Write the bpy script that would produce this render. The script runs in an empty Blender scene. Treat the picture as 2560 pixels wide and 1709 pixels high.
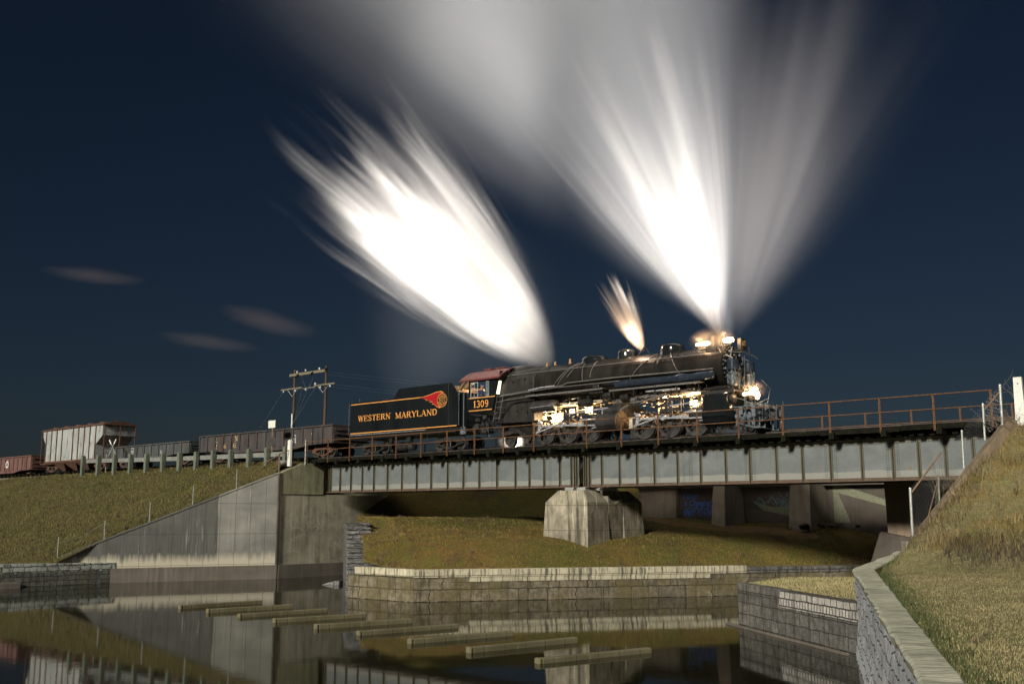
import bpy, math, random
import numpy as np
from mathutils import Vector, Matrix
from mathutils import noise as mnoise
random.seed(7); RNG = np.random.default_rng(7)
SC = bpy.context.scene
COL = SC.collection
R = math.radians

# ------------------------------------------------------------------ camera
HC = 4.14
cam_d = bpy.data.cameras.new('camera')
cam_d.sensor_width = 36.0
cam_d.lens = 2571.0 / 2560.0 * 36.0
cam_d.clip_start = 0.1
cam_d.clip_end = 6000
cam = bpy.data.objects.new('camera', cam_d)
COL.objects.link(cam)
cam.location = (0, 0, HC)
cam.rotation_euler = (R(90) + math.atan(427.5 / 2571.0), 0, 0)
SC.camera = cam

# ------------------------------------------------------------------ world, sun, exposure
SUN_DIR = Vector((-0.47, -0.77, 0.38)).normalized()      # towards the lamp
world = bpy.data.worlds.new('World')
SC.world = world
world.use_nodes = True
wn = world.node_tree
wn.nodes.clear()
w_out = wn.nodes.new('ShaderNodeOutputWorld')
w_bg = wn.nodes.new('ShaderNodeBackground')
w_sky = wn.nodes.new('ShaderNodeTexSky')
w_sky.sky_type = 'NISHITA'
w_sky.sun_disc = False
w_sky.sun_elevation = math.asin(SUN_DIR.z)
w_sky.sun_rotation = math.atan2(SUN_DIR.x, SUN_DIR.y)
w_sky.air_density = 1.0
w_sky.dust_density = 0.9
w_sky.ozone_density = 3.0
w_mul = wn.nodes.new('ShaderNodeMix')
w_mul.data_type = 'RGBA'
w_mul.blend_type = 'MULTIPLY'
w_mul.inputs[0].default_value = 1.0
w_mul.inputs[7].default_value = (0.82, 0.94, 1.12, 1)
wn.links.new(w_sky.outputs[0], w_mul.inputs[6])
wn.links.new(w_mul.outputs[2], w_bg.inputs[0])
wn.links.new(w_bg.outputs[0], w_out.inputs[0])
w_bg.inputs[1].default_value = 0.0034
sun_d = bpy.data.lights.new('floodlight_sun', 'SUN')
sun_d.energy = 2.5
sun_d.angle = R(9)
sun_d.color = (1.0, 0.93, 0.80)
sun = bpy.data.objects.new('sun', sun_d)
COL.objects.link(sun)
sun.rotation_euler = SUN_DIR.to_track_quat('Z', 'Y').to_euler()
SC.view_settings.view_transform = 'Standard'
SC.view_settings.look = 'None'
SC.view_settings.exposure = 0.85
SC.view_settings.gamma = 1.0
SC.render.engine = 'CYCLES'
SC.cycles.use_denoising = True
SC.cycles.max_bounces = 6
SC.cycles.diffuse_bounces = 2
SC.cycles.glossy_bounces = 3
SC.cycles.transmission_bounces = 3
SC.cycles.volume_bounces = 0
SC.cycles.transparent_max_bounces = 12
SC.cycles.volume_step_rate = 1.0
SC.cycles.volume_max_steps = 220
SC.cycles.caustics_reflective = False
SC.cycles.caustics_refractive = False
SC.cycles.sample_clamp_indirect = 6

# ------------------------------------------------------------------ bridge frame: s along the track (towards the right and the viewer), q across (away), z up
TH = math.atan2(2867, math.hypot(2571, 427.5))
R0 = -(math.pi / 2 - TH)
D0 = 44.8
UX, UY = math.sin(TH), -math.cos(TH)
def F(s, q, z=0.0):
    return Vector((s * UX + (D0 + q) * math.cos(TH), s * UY + (D0 + q) * math.sin(TH), z))
def W2F(x, y):
    return x * UX + y * UY, x * math.cos(TH) + y * math.sin(TH) - D0

# ------------------------------------------------------------------ materials
def new_mat(name):
    m = bpy.data.materials.new(name)
    m.use_nodes = True
    nt = m.node_tree
    b = nt.nodes['Principled BSDF']
    return m, nt, b
def nd(nt, t, **kw):
    n = nt.nodes.new(t)
    for k, v in kw.items():
        setattr(n, k, v)
    return n
def coord(nt, scale=(1, 1, 1), kind='Object', rot=(0, 0, 0)):
    tc = nd(nt, 'ShaderNodeTexCoord')
    mp = nd(nt, 'ShaderNodeMapping')
    mp.inputs['Scale'].default_value = scale
    mp.inputs['Rotation'].default_value = rot
    nt.links.new(tc.outputs[kind], mp.inputs[0])
    return mp.outputs[0]
def noise(nt, vec, scale, detail=4, rough=0.6, dist=0.0):
    n = nd(nt, 'ShaderNodeTexNoise')
    n.inputs['Scale'].default_value = scale
    n.inputs['Detail'].default_value = detail
    n.inputs['Roughness'].default_value = rough
    n.inputs['Distortion'].default_value = dist
    nt.links.new(vec, n.inputs['Vector'])
    return n.outputs['Fac']
def ramp(nt, fac, stops):
    r = nd(nt, 'ShaderNodeValToRGB')
    el = r.color_ramp.elements
    while len(el) > 1:
        el.remove(el[-1])
    el[0].position = stops[0][0]
    c = stops[0][1]
    el[0].color = c if len(c) == 4 else (*c, 1)
    for p, c in stops[1:]:
        e = el.new(p)
        e.color = c if len(c) == 4 else (*c, 1)
    nt.links.new(fac, r.inputs[0])
    return r.outputs[0]
def mix(nt, fac, a, b, mode='MIX'):
    m = nd(nt, 'ShaderNodeMix', data_type='RGBA', blend_type=mode)
    for sock, v in ((m.inputs[0], fac), (m.inputs[6], a), (m.inputs[7], b)):
        if hasattr(v, 'links') or hasattr(v, 'is_linked'):
            nt.links.new(v, sock)
        elif isinstance(v, (int, float)):
            sock.default_value = v
        else:
            sock.default_value = (*v, 1) if len(v) == 3 else v
    return m.outputs[2]
def mth(nt, op, a, b=None, c=None, clamp=False):
    m = nd(nt, 'ShaderNodeMath', operation=op, use_clamp=clamp)
    for i, v in enumerate((a, b, c)):
        if v is None:
            continue
        if hasattr(v, 'is_linked'):
            nt.links.new(v, m.inputs[i])
        else:
            m.inputs[i].default_value = v
    return m.outputs[0]
def bump(nt, b, h, strength=0.3, dist=0.02):
    bp = nd(nt, 'ShaderNodeBump')
    bp.inputs['Strength'].default_value = strength
    bp.inputs['Distance'].default_value = dist
    nt.links.new(h, bp.inputs['Height'])
    nt.links.new(bp.outputs[0], b.inputs['Normal'])
def sepxyz(nt, vec):
    s = nd(nt, 'ShaderNodeSeparateXYZ')
    nt.links.new(vec, s.inputs[0])
    return s.outputs
def comb(nt, x, y, z):
    c = nd(nt, 'ShaderNodeCombineXYZ')
    for i, v in enumerate((x, y, z)):
        if hasattr(v, 'is_linked'):
            nt.links.new(v, c.inputs[i])
        else:
            c.inputs[i].default_value = v
    return c.outputs[0]

def paint(name, c, rough=0.4, metal=0.0, var=0.25, scale=3.0, rust=0.0, rustc=(0.16, 0.07, 0.03), bmp=0.05, streak=False, spec=0.5):
    m, nt, b = new_mat(name)
    v = coord(nt, (1, 1, 0.25) if streak else (1, 1, 1))
    n = noise(nt, v, scale, 6, 0.65)
    dark = tuple(x * (1 - var) for x in c)
    lite = tuple(min(1, x * (1 + var)) for x in c)
    col = ramp(nt, n, [(0.3, dark), (0.7, lite)])
    if rust > 0:
        n2 = noise(nt, v, scale * 2.3, 8, 0.7)
        f = ramp(nt, n2, [(0.62 - rust * 0.35, (0, 0, 0)), (0.72 - rust * 0.3, (1, 1, 1))])
        col = mix(nt, f, col, rustc)
    nt.links.new(col, b.inputs['Base Color'])
    b.inputs['Metallic'].default_value = metal
    b.inputs['Specular IOR Level'].default_value = spec
    r = ramp(nt, n, [(0.3, (rough * 0.75,) * 3), (0.7, (min(1, rough * 1.3),) * 3)])
    nt.links.new(r, b.inputs['Roughness'])
    if bmp:
        bump(nt, b, noise(nt, v, scale * 8, 4), bmp * 4, 0.01)
    return m
def emit(name, c, s):
    m, nt, b = new_mat(name)
    b.inputs['Base Color'].default_value = (*c, 1)
    b.inputs['Emission Color'].default_value = (*c, 1)
    b.inputs['Emission Strength'].default_value = s
    return m

M = {}
M['loco_black'] = paint('loco_black', (0.030, 0.029, 0.028), 0.42, 0.0, 0.35, 2.2, rust=0.0, streak=True)
M['boiler_black'] = paint('boiler_black', (0.015, 0.013, 0.011), 0.40, 0.0, 0.40, 1.6, streak=True, spec=0.28)
M['firebox_grey'] = paint('firebox_grey', (0.024, 0.023, 0.021), 0.55, 0.0, 0.5, 2.6, streak=True, spec=0.25)
M['gloss_black'] = paint('gloss_black', (0.010, 0.012, 0.013), 0.10, 0.0, 0.3, 1.2, bmp=0.01, streak=True)
M['gear_steel'] = paint('gear_steel', (0.062, 0.060, 0.058), 0.38, 0.7, 0.5, 7)
M['pipe_grey'] = paint('pipe_grey', (0.15, 0.145, 0.14), 0.36, 0.2, 0.3, 6)
M['bright_steel'] = paint('bright_steel', (0.42, 0.43, 0.46), 0.28, 0.35, 0.25, 6)
M['tube_blue'] = paint('tube_blue', (0.055, 0.075, 0.105), 0.18, 0.6, 0.4, 3)
M['pump_grey'] = paint('pump_grey', (0.17, 0.195, 0.21), 0.35, 0.5, 0.4, 9)
M['front_grey'] = paint('front_grey', (0.13, 0.16, 0.185), 0.45, 0.2, 0.4, 7)
M['wheel_grey'] = paint('wheel_grey', (0.050, 0.047, 0.045), 0.5, 0.3, 0.4, 5)
M['tyre_steel'] = paint('tyre_steel', (0.13, 0.125, 0.12), 0.34, 0.75, 0.3, 5)
M['inner_frame'] = paint('inner_frame', (0.42, 0.36, 0.26), 0.6, 0.0, 0.6, 5)
M['roof_red'] = paint('roof_red', (0.115, 0.027, 0.022), 0.5, 0.0, 0.25, 3)
M['gold'] = paint('gold', (0.66, 0.30, 0.075), 0.45, 0.0, 0.1, 8)
M['emblem_red'] = paint('emblem_red', (0.36, 0.010, 0.016), 0.4, 0.0, 0.1, 8)
M['window_blue'] = paint('window_blue', (0.30, 0.36, 0.38), 0.5, 0.0, 0.15, 8)
M['cab_inside'] = paint('cab_inside', (0.42, 0.45, 0.50), 0.6, 0.0, 0.2, 5)
M['brass'] = paint('brass', (0.30, 0.19, 0.09), 0.45, 0.4, 0.3, 6)
M['rust_rail'] = paint('rust_rail', (0.155, 0.070, 0.027), 0.8, 0.0, 0.45, 9, rust=0.35, rustc=(0.06, 0.027, 0.013))
M['tie_wood'] = paint('tie_wood', (0.009, 0.009, 0.007), 0.95, 0.0, 0.6, 4, rust=0.25, rustc=(0.022, 0.028, 0.008), bmp=0.15, spec=0.08)
M['rail_steel'] = paint('rail_steel', (0.11, 0.09, 0.08), 0.5, 0.6, 0.3, 5)
M['galv'] = paint('galv', (0.50, 0.53, 0.50), 0.38, 0.5, 0.2, 12)
M['galv_dull'] = paint('galv_dull', (0.25, 0.265, 0.25), 0.6, 0.1, 0.3, 12)
M['rust_pipe'] = paint('rust_pipe', (0.20, 0.13, 0.08), 0.7, 0.1, 0.4, 12)
M['gondola_black'] = paint('gondola_black', (0.050, 0.047, 0.048), 0.75, 0.0, 0.45, 1.8, rust=0.25, rustc=(0.10, 0.045, 0.03), streak=True)
M['gondola_grey'] = paint('gondola_grey', (0.060, 0.067, 0.068), 0.75, 0.0, 0.4, 1.8, rust=0.12, streak=True)
M['maroon'] = paint('maroon', (0.135, 0.070, 0.065), 0.75, 0.0, 0.35, 1.8, rust=0.2, streak=True)
M['hopper_grey'] = paint('hopper_grey', (0.34, 0.37, 0.365), 0.6, 0.0, 0.25, 1.6, rust=0.22, rustc=(0.19, 0.11, 0.07), streak=True)
M['hopper_rust'] = paint('hopper_rust', (0.105, 0.052, 0.034), 0.8, 0.0, 0.4, 4)
M['pole_wood'] = paint('pole_wood', (0.075, 0.045, 0.030), 0.85, 0.0, 0.4, 4, streak=True)
M['arm_wood'] = paint('arm_wood', (0.17, 0.15, 0.10), 0.85, 0.0, 0.35, 5)
M['insulator'] = paint('insulator', (0.75, 0.78, 0.80), 0.2, 0.0, 0.1, 5)
M['wire'] = paint('wire', (0.16, 0.18, 0.20), 0.5, 0.3, 0.1, 5)
M['post_green'] = paint('post_green', (0.125, 0.145, 0.11), 0.85, 0.0, 0.35, 4, rust=0.1, rustc=(0.10, 0.08, 0.05), streak=True)
M['beam_grey'] = paint('beam_grey', (0.19, 0.20, 0.185), 0.85, 0.0, 0.3, 3)
M['white_paint'] = paint('white_paint', (0.74, 0.76, 0.70), 0.5, 0.0, 0.12, 5)
M['sign_dark'] = paint('sign_dark', (0.05, 0.045, 0.04), 0.6)
M['letter_yellow'] = paint('letter_yellow', (0.50, 0.36, 0.16), 0.7, 0.0, 0.5, 12)
M['letter_white'] = paint('letter_white', (0.60, 0.62, 0.62), 0.7, 0.0, 0.4, 12)
M['letter_grey'] = paint('letter_grey', (0.20, 0.24, 0.26), 0.7, 0.0, 0.3, 12)
M['graffiti_blue'] = paint('graffiti_blue', (0.05, 0.17, 0.55), 0.6, 0.0, 0.4, 9)
M['graffiti_teal'] = paint('graffiti_teal', (0.10, 0.20, 0.24), 0.6, 0.0, 0.4, 9)
M['graffiti_beam_pale'] = paint('graffiti_beam_pale', (0.17, 0.18, 0.12), 0.7, 0.0, 0.3, 6)
M['skin'] = paint('skin', (0.42, 0.23, 0.17), 0.55, 0, 0.08)
M['shirt'] = paint('shirt', (0.04, 0.065, 0.13), 0.85, 0, 0.2)
M['cap'] = paint('cap', (0.06, 0.10, 0.22), 0.85, 0, 0.2)
M['ballast'] = paint('ballast', (0.16, 0.15, 0.13), 0.95, 0, 0.6, 9, bmp=0.3)
M['lamp_warm'] = emit('lamp_warm', (1.0, 0.66, 0.33), 16)
M['lamp_orange'] = emit('lamp_orange', (1.0, 0.60, 0.30), 12)
M['twig'] = paint('twig', (0.20, 0.145, 0.11), 0.9, 0, 0.4, 6)

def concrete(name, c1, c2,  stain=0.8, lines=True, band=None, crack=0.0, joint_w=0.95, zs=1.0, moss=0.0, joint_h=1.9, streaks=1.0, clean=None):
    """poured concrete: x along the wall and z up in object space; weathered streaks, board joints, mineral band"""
    m, nt, b = new_mat(name)
    o = coord(nt)
    x, y, z = sepxyz(nt, o)
    xx = mth(nt, 'ADD', x, mth(nt, 'MULTIPLY', y, 1.0))
    big = noise(nt, coord(nt, (0.35 * zs, 0.35 * zs, 0.5 * (1 + (zs - 1) * 0.3))), 1.0, 5, 0.6, 0.6)
    col = ramp(nt, big, [(0.30, c2), (0.68, c1)])
    st = noise(nt, comb(nt, mth(nt, 'MULTIPLY', xx, 3.2), 0.0, mth(nt, 'MULTIPLY', z, 0.22)), 1.0, 7, 0.72)
    sfac = ramp(nt, st, [(0.36, (1, 1, 1)), (0.60, (0, 0, 0))])
    patch = ramp(nt, noise(nt, coord(nt, (0.16 * zs, 0.16 * zs, 0.3)), 1.0, 3), [(0.35, (0.15,) * 3), (0.62, (1, 1, 1))])
    f = mth(nt, 'MULTIPLY', mth(nt, 'MULTIPLY', sfac, patch), stain)
    if clean:
        gx_ = mth(nt, 'ADD', x, mth(nt, 'MULTIPLY', mth(nt, 'SUBTRACT', big, 0.5), 1.0))
        old = mth(nt, 'LESS_THAN', x, clean)
        col = mix(nt, mth(nt, 'MULTIPLY', old, 0.78), col, tuple(v * 0.55 for v in c2))
        f = mth(nt, 'MULTIPLY', f, mth(nt, 'ADD', 0.35, mth(nt, 'MULTIPLY', old, 0.65)))
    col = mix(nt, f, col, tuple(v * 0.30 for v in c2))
    pale = noise(nt, comb(nt, mth(nt, 'MULTIPLY', xx, 5.0), 3.3, mth(nt, 'MULTIPLY', z, 0.3)), 1.0, 6, 0.7)
    pf = mth(nt, 'MULTIPLY', ramp(nt, pale, [(0.60, (0, 0, 0)), (0.72, (1, 1, 1))]), 0.55 * streaks)
    col = mix(nt, pf, col, tuple(min(1, v * 1.7) for v in c1))
    if moss:
        mf = mth(nt, 'MULTIPLY', ramp(nt, noise(nt, o, 0.9, 6), [(0.48, (0, 0, 0)), (0.62, (1, 1, 1))]), moss)
        col = mix(nt, mf, col, (0.075, 0.085, 0.03))
    hgt = noise(nt, o, 14.0, 6, 0.7)
    if crack:
        vo = nd(nt, 'ShaderNodeTexVoronoi', feature='DISTANCE_TO_EDGE')
        vo.inputs['Scale'].default_value = 1.15
        cv = nd(nt, 'ShaderNodeVectorMath', operation='ADD')
        nt.links.new(o, cv.inputs[0])
        nn = nd(nt, 'ShaderNodeTexNoise')
        nn.inputs['Scale'].default_value = 2.0
        nt.links.new(o, nn.inputs['Vector'])
        sc = nd(nt, 'ShaderNodeVectorMath', operation='SCALE')
        sc.inputs['Scale'].default_value = 0.55
        nt.links.new(nn.outputs['Color'], sc.inputs[0])
        nt.links.new(sc.outputs[0], cv.inputs[1])
        nt.links.new(cv.outputs[0], vo.inputs['Vector'])
        ce = ramp(nt, vo.outputs['Distance'], [(0.0, (1, 1, 1)), (0.045, (0, 0, 0))])
        cm = ramp(nt, noise(nt, coord(nt, (0.5, 0.5, 0.6)), 1.3, 3), [(0.44, (0, 0, 0)), (0.60, (1, 1, 1))])
        col = mix(nt, mth(nt, 'MULTIPLY', mth(nt, 'MULTIPLY', ce, cm), crack), col, (0.55, 0.52, 0.42))
    if band:
        z0, z1, bc = band
        wob = mth(nt, 'MULTIPLY', mth(nt, 'SUBTRACT', st, 0.5), 1.5)
        zz = mth(nt, 'ADD', z, wob)
        up = mth(nt, 'SUBTRACT', 1.0, mth(nt, 'DIVIDE', mth(nt, 'SUBTRACT', zz, z0), z1 - z0, clamp=True), clamp=True)
        lo = mth(nt, 'GREATER_THAN', z, z0)
        bf = mth(nt, 'MULTIPLY', mth(nt, 'MULTIPLY', ramp(nt, up, [(0.1, (0, 0, 0)), (0.65, (1, 1, 1))]), lo), 0.85)
        col = mix(nt, bf, col, bc)
    if lines:
        for src, w in ((xx, joint_w), (z, joint_h)):
            fr = mth(nt, 'FRACT', mth(nt, 'DIVIDE', src, w))
            ln = mth(nt, 'LESS_THAN', mth(nt, 'ABSOLUTE', mth(nt, 'SUBTRACT', fr, 0.5)), 0.018 / w)
            col = mix(nt, mth(nt, 'MULTIPLY', ln, 0.55), col, tuple(v * 0.3 for v in c2))
    nt.links.new(col, b.inputs['Base Color'])
    b.inputs['Roughness'].default_value = 0.9
    b.inputs['Specular IOR Level'].default_value = 0.25
    bump(nt, b, hgt, 0.5, 0.03)
    return m

def masonry(name, c1, c2, mortar, bw, bh, msize=0.012, top=None, dark=0.6, squash=1.0, distort=0.05, moss=(0.08, 0.085, 0.03), mossf=0.3, bs=0.6, sf=4.0, sd=None):
    """coursed stone: bricks in object x,z"""
    m, nt, b = new_mat(name)
    o = coord(nt)
    x, y, z = sepxyz(nt, o)
    xx = mth(nt, 'ADD', x, y)
    nz = nd(nt, 'ShaderNodeTexNoise')
    nz.inputs['Scale'].default_value = 3.0
    nt.links.new(o, nz.inputs['Vector'])
    r_, g_, b_ = sepxyz(nt, nz.outputs['Color'])
    v = comb(nt, mth(nt, 'ADD', xx, mth(nt, 'MULTIPLY', mth(nt, 'SUBTRACT', r_, 0.5), distort * 4)),
             mth(nt, 'ADD', z, mth(nt, 'MULTIPLY', mth(nt, 'SUBTRACT', g_, 0.5), distort * 2)), 0.0)
    bk = nd(nt, 'ShaderNodeTexBrick')
    bk.inputs['Scale'].default_value = 1.0
    bk.inputs['Mortar Size'].default_value = msize
    bk.inputs['Mortar Smooth'].default_value = 0.2
    bk.inputs['Brick Width'].default_value = bw
    bk.inputs['Row Height'].default_value = bh
    bk.offset = 0.43
    bk.squash = squash
    bk.squash_frequency = 2
    bk.inputs['Color1'].default_value = (*c1, 1)
    bk.inputs['Color2'].default_value = (*c2, 1)
    bk.inputs['Mortar'].default_value = (*mortar, 1)
    nt.links.new(v, bk.inputs['Vector'])
    col = bk.outputs['Color']
    n = noise(nt, o, 4.0, 8, 0.75)
    col = mix(nt, mth(nt, 'MULTIPLY', ramp(nt, n, [(0.42, (1, 1, 1)), (0.6, (0, 0, 0))]), dark), col, tuple(v2 * 0.35 for v2 in c2))
    st = noise(nt, comb(nt, mth(nt, 'MULTIPLY', xx, sf), 0.0, mth(nt, 'MULTIPLY', z, 0.5)), 1.0, 6, 0.7)
    col = mix(nt, mth(nt, 'MULTIPLY', ramp(nt, st, [(0.51, (0, 0, 0)), (0.60, (1, 1, 1))]), dark if sd is None else sd), col, (0.035, 0.034, 0.03))
    if mossf:
        col = mix(nt, mth(nt, 'MULTIPLY', ramp(nt, noise(nt, o, 0.8, 5), [(0.45, (0, 0, 0)), (0.6, (1, 1, 1))]), mossf), col, moss)
    if top:
        z0, tc = top
        tf = mth(nt, 'MULTIPLY', mth(nt, 'GREATER_THAN', mth(nt, 'ADD', z, mth(nt, 'MULTIPLY', mth(nt, 'SUBTRACT', n, 0.5), 0.5)), z0), mth(nt, 'SUBTRACT', 1.0, bk.outputs['Fac'], clamp=True))
        col = mix(nt, mth(nt, 'MULTIPLY', tf, ramp(nt, noise(nt, o, 2.2, 5), [(0.4, (0.25,) * 3), (0.55, (1, 1, 1))])), col, tc)
    nt.links.new(col, b.inputs['Base Color'])
    b.inputs['Roughness'].default_value = 0.88
    b.inputs['Specular IOR Level'].default_value = 0.3
    h = mth(nt, 'ADD', mth(nt, 'MULTIPLY', bk.outputs['Fac'], -1.2), mth(nt, 'MULTIPLY', noise(nt, o, 6.0, 8, 0.75), 1.0))
    bump(nt, b, h, bs, 0.06)
    return m

M['conc_wing'] = concrete('conc_wing', (0.34, 0.34, 0.30), (0.20, 0.20, 0.19), 0.95, True, (0.86, 1.75, (0.60, 0.56, 0.44)), clean=12.7)
M['conc_abut'] = concrete('conc_abut', (0.56, 0.53, 0.41), (0.36, 0.34, 0.26), 0.8, False, None, crack=1.0, moss=0.25, zs=1.8)
M['conc_foot'] = concrete('conc_foot', (0.20, 0.175, 0.15), (0.13, 0.12, 0.10), 0.5, False)
M['conc_pier'] = concrete('conc_pier', (0.50, 0.45, 0.34), (0.18, 0.165, 0.13), 1.0, True, None, joint_w=1.4, joint_h=1.3, crack=0.35, moss=0.35, streaks=1.8, zs=3.2)
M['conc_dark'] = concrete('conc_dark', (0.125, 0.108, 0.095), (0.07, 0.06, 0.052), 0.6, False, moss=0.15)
M['conc_butt'] = concrete('conc_butt', (0.44, 0.39, 0.31), (0.28, 0.25, 0.20), 0.6, False, moss=0.2)
def coping_mat():
    m, nt, b = new_mat('conc_coping')
    o = coord(nt, (1, 1, 1), rot=(0, 0, R(16.7)))
    x, y, z = sepxyz(nt, o)
    big = noise(nt, o, 0.7, 5, 0.6, 0.4)
    col = ramp(nt, big, [(0.32, (0.42, 0.43, 0.32)), (0.66, (0.68, 0.68, 0.54))])
    gr = noise(nt, comb(nt, mth(nt, 'MULTIPLY', x, 3.0), mth(nt, 'MULTIPLY', y, 13.0), z), 1.0, 8, 0.75, 0.4)
    col = mix(nt, ramp(nt, gr, [(0.36, (0.8,) * 3), (0.56, (0, 0, 0))]), col, (0.12, 0.125, 0.095))
    band = noise(nt, comb(nt, mth(nt, 'MULTIPLY', x, 0.5), mth(nt, 'MULTIPLY', y, 2.2), z), 1.0, 4, 0.6, 0.6)
    col = mix(nt, ramp(nt, band, [(0.56, (0, 0, 0)), (0.68, (0.6,) * 3)]), col, (0.17, 0.18, 0.16))
    gm = noise(nt, comb(nt, mth(nt, 'MULTIPLY', x, 5.0), mth(nt, 'MULTIPLY', y, 16.0), 5.0), 1.0, 6, 0.75)
    col = mix(nt, ramp(nt, gm, [(0.60, (0, 0, 0)), (0.68, (0.7,) * 3)]), col, (0.66, 0.66, 0.52))
    yy = mth(nt, 'ADD', y, mth(nt, 'MULTIPLY', mth(nt, 'SUBTRACT', big, 0.5), 0.5))
    fr = mth(nt, 'FRACT', mth(nt, 'DIVIDE', yy, 1.55))
    ln = mth(nt, 'LESS_THAN', mth(nt, 'ABSOLUTE', mth(nt, 'SUBTRACT', fr, 0.5)), 0.010)
    col = mix(nt, mth(nt, 'MULTIPLY', ln, 0.8), col, (0.06, 0.07, 0.04))
    nt.links.new(col, b.inputs['Base Color'])
    b.inputs['Roughness'].default_value = 0.92
    b.inputs['Specular IOR Level'].default_value = 0.2
    bump(nt, b, mth(nt, 'SUBTRACT', mth(nt, 'ADD', gr, mth(nt, 'MULTIPLY', gm, 0.5)), mth(nt, 'MULTIPLY', ln, 1.5)), 0.45, 0.03)
    return m
M['conc_coping'] = coping_mat()
M['conc_log'] = concrete('conc_log', (0.24, 0.215, 0.13), (0.13, 0.115, 0.07), 0.3, True, joint_w=0.8, joint_h=50, moss=0.3)
M['conc_right'] = concrete('conc_right', (0.26, 0.20, 0.14), (0.17, 0.135, 0.09), 0.6, False, moss=0.3)
M['stone_front'] = masonry('stone_front', (0.29, 0.25, 0.175), (0.17, 0.15, 0.105), (0.035, 0.03, 0.02), 1.45, 0.56, 0.020, dark=0.6, moss=(0.12, 0.10, 0.04), mossf=0.6, bs=1.0, distort=0.07)
M['stone_cope'] = masonry('stone_cope', (0.66, 0.61, 0.45), (0.52, 0.48, 0.35), (0.10, 0.09, 0.06), 0.62, 0.6, 0.014, dark=0.35, mossf=0.12, distort=0.01, bs=0.4, sf=7.0, sd=0.80)
M['stone_end'] = masonry('stone_end', (0.27, 0.27, 0.27), (0.16, 0.16, 0.16), (0.04, 0.04, 0.04), 0.6, 0.27, 0.02, dark=0.5, distort=0.22, mossf=0.15, bs=1.0)
M['stone_spit'] = masonry('stone_spit', (0.23, 0.22, 0.20), (0.15, 0.145, 0.135), (0.035, 0.035, 0.033), 1.0, 0.42, 0.016, dark=0.6, mossf=0.1, bs=1.0, distort=0.05, squash=0.6)
M['stone_rubble'] = masonry('stone_rubble', (0.20, 0.21, 0.19), (0.12, 0.125, 0.11), (0.03, 0.03, 0.025), 0.62, 0.28, 0.022, top=(0.80, (0.42, 0.46, 0.42)), dark=0.6, distort=0.08, mossf=0.3, squash=0.6)
M['stone_white'] = masonry('stone_white', (0.64, 0.62, 0.58), (0.50, 0.47, 0.42), (0.04, 0.04, 0.035), 0.40, 0.25, 0.026, dark=0.5, distort=0.035, mossf=0.0, squash=0.5)
M['stone_big'] = masonry('stone_big', (0.70, 0.73, 0.76), (0.55, 0.58, 0.62), (0.10, 0.10, 0.11), 0.9, 0.34, 0.018, dark=0.25, distort=0.10, mossf=0.0, bs=0.8)

def girder_mat():
    m, nt, b = new_mat('girder_paint')
    o = coord(nt)
    x, y, z = sepxyz(nt, o)
    n = noise(nt, coord(nt, (0.5, 0.5, 0.6)), 1.6, 6, 0.65, 0.4)
    col = ramp(nt, n, [(0.3, (0.100, 0.118, 0.122)), (0.7, (0.170, 0.190, 0.190))])
    st = noise(nt, comb(nt, mth(nt, 'MULTIPLY', x, 5.0), 0.0, mth(nt, 'MULTIPLY', z, 0.5)), 1.0, 6, 0.7)
    col = mix(nt, mth(nt, 'MULTIPLY', ramp(nt, st, [(0.52, (0, 0, 0)), (0.68, (1, 1, 1))]), 0.35), col, (0.12, 0.11, 0.085))
    # lit strip below the deck shadow, painted along the web foot, peeled uneven edge
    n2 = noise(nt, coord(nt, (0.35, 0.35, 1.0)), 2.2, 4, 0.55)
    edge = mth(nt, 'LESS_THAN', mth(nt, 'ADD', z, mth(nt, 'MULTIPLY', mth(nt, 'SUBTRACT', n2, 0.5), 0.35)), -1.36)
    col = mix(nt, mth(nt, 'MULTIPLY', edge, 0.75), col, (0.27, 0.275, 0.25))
    # bare rust spots
    n3 = noise(nt, o, 2.4, 5, 0.6)
    col = mix(nt, mth(nt, 'MULTIPLY', ramp(nt, n3, [(0.70, (0, 0, 0)), (0.73, (1, 1, 1))]), 0.8), col, (0.20, 0.10, 0.035))
    nt.links.new(col, b.inputs['Base Color'])
    b.inputs['Roughness'].default_value = 0.55
    b.inputs['Metallic'].default_value = 0.0
    bump(nt, b, noise(nt, o, 9.0, 5), 0.25, 0.01)
    return m
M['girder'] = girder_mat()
M['stiff'] = paint('stiffener_paint', (0.075, 0.071, 0.046), 0.65, 0.0, 0.35, 4, rust=0.25, rustc=(0.10, 0.06, 0.03), streak=True)
M['flange_rust'] = paint('flange_rust', (0.10, 0.070, 0.050), 0.75, 0.0, 0.45, 4, rust=0.3, rustc=(0.13, 0.062, 0.032))
M['flange_top'] = paint('flange_top', (0.23, 0.235, 0.19), 0.7, 0.0, 0.3, 5, rust=0.15)

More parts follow.
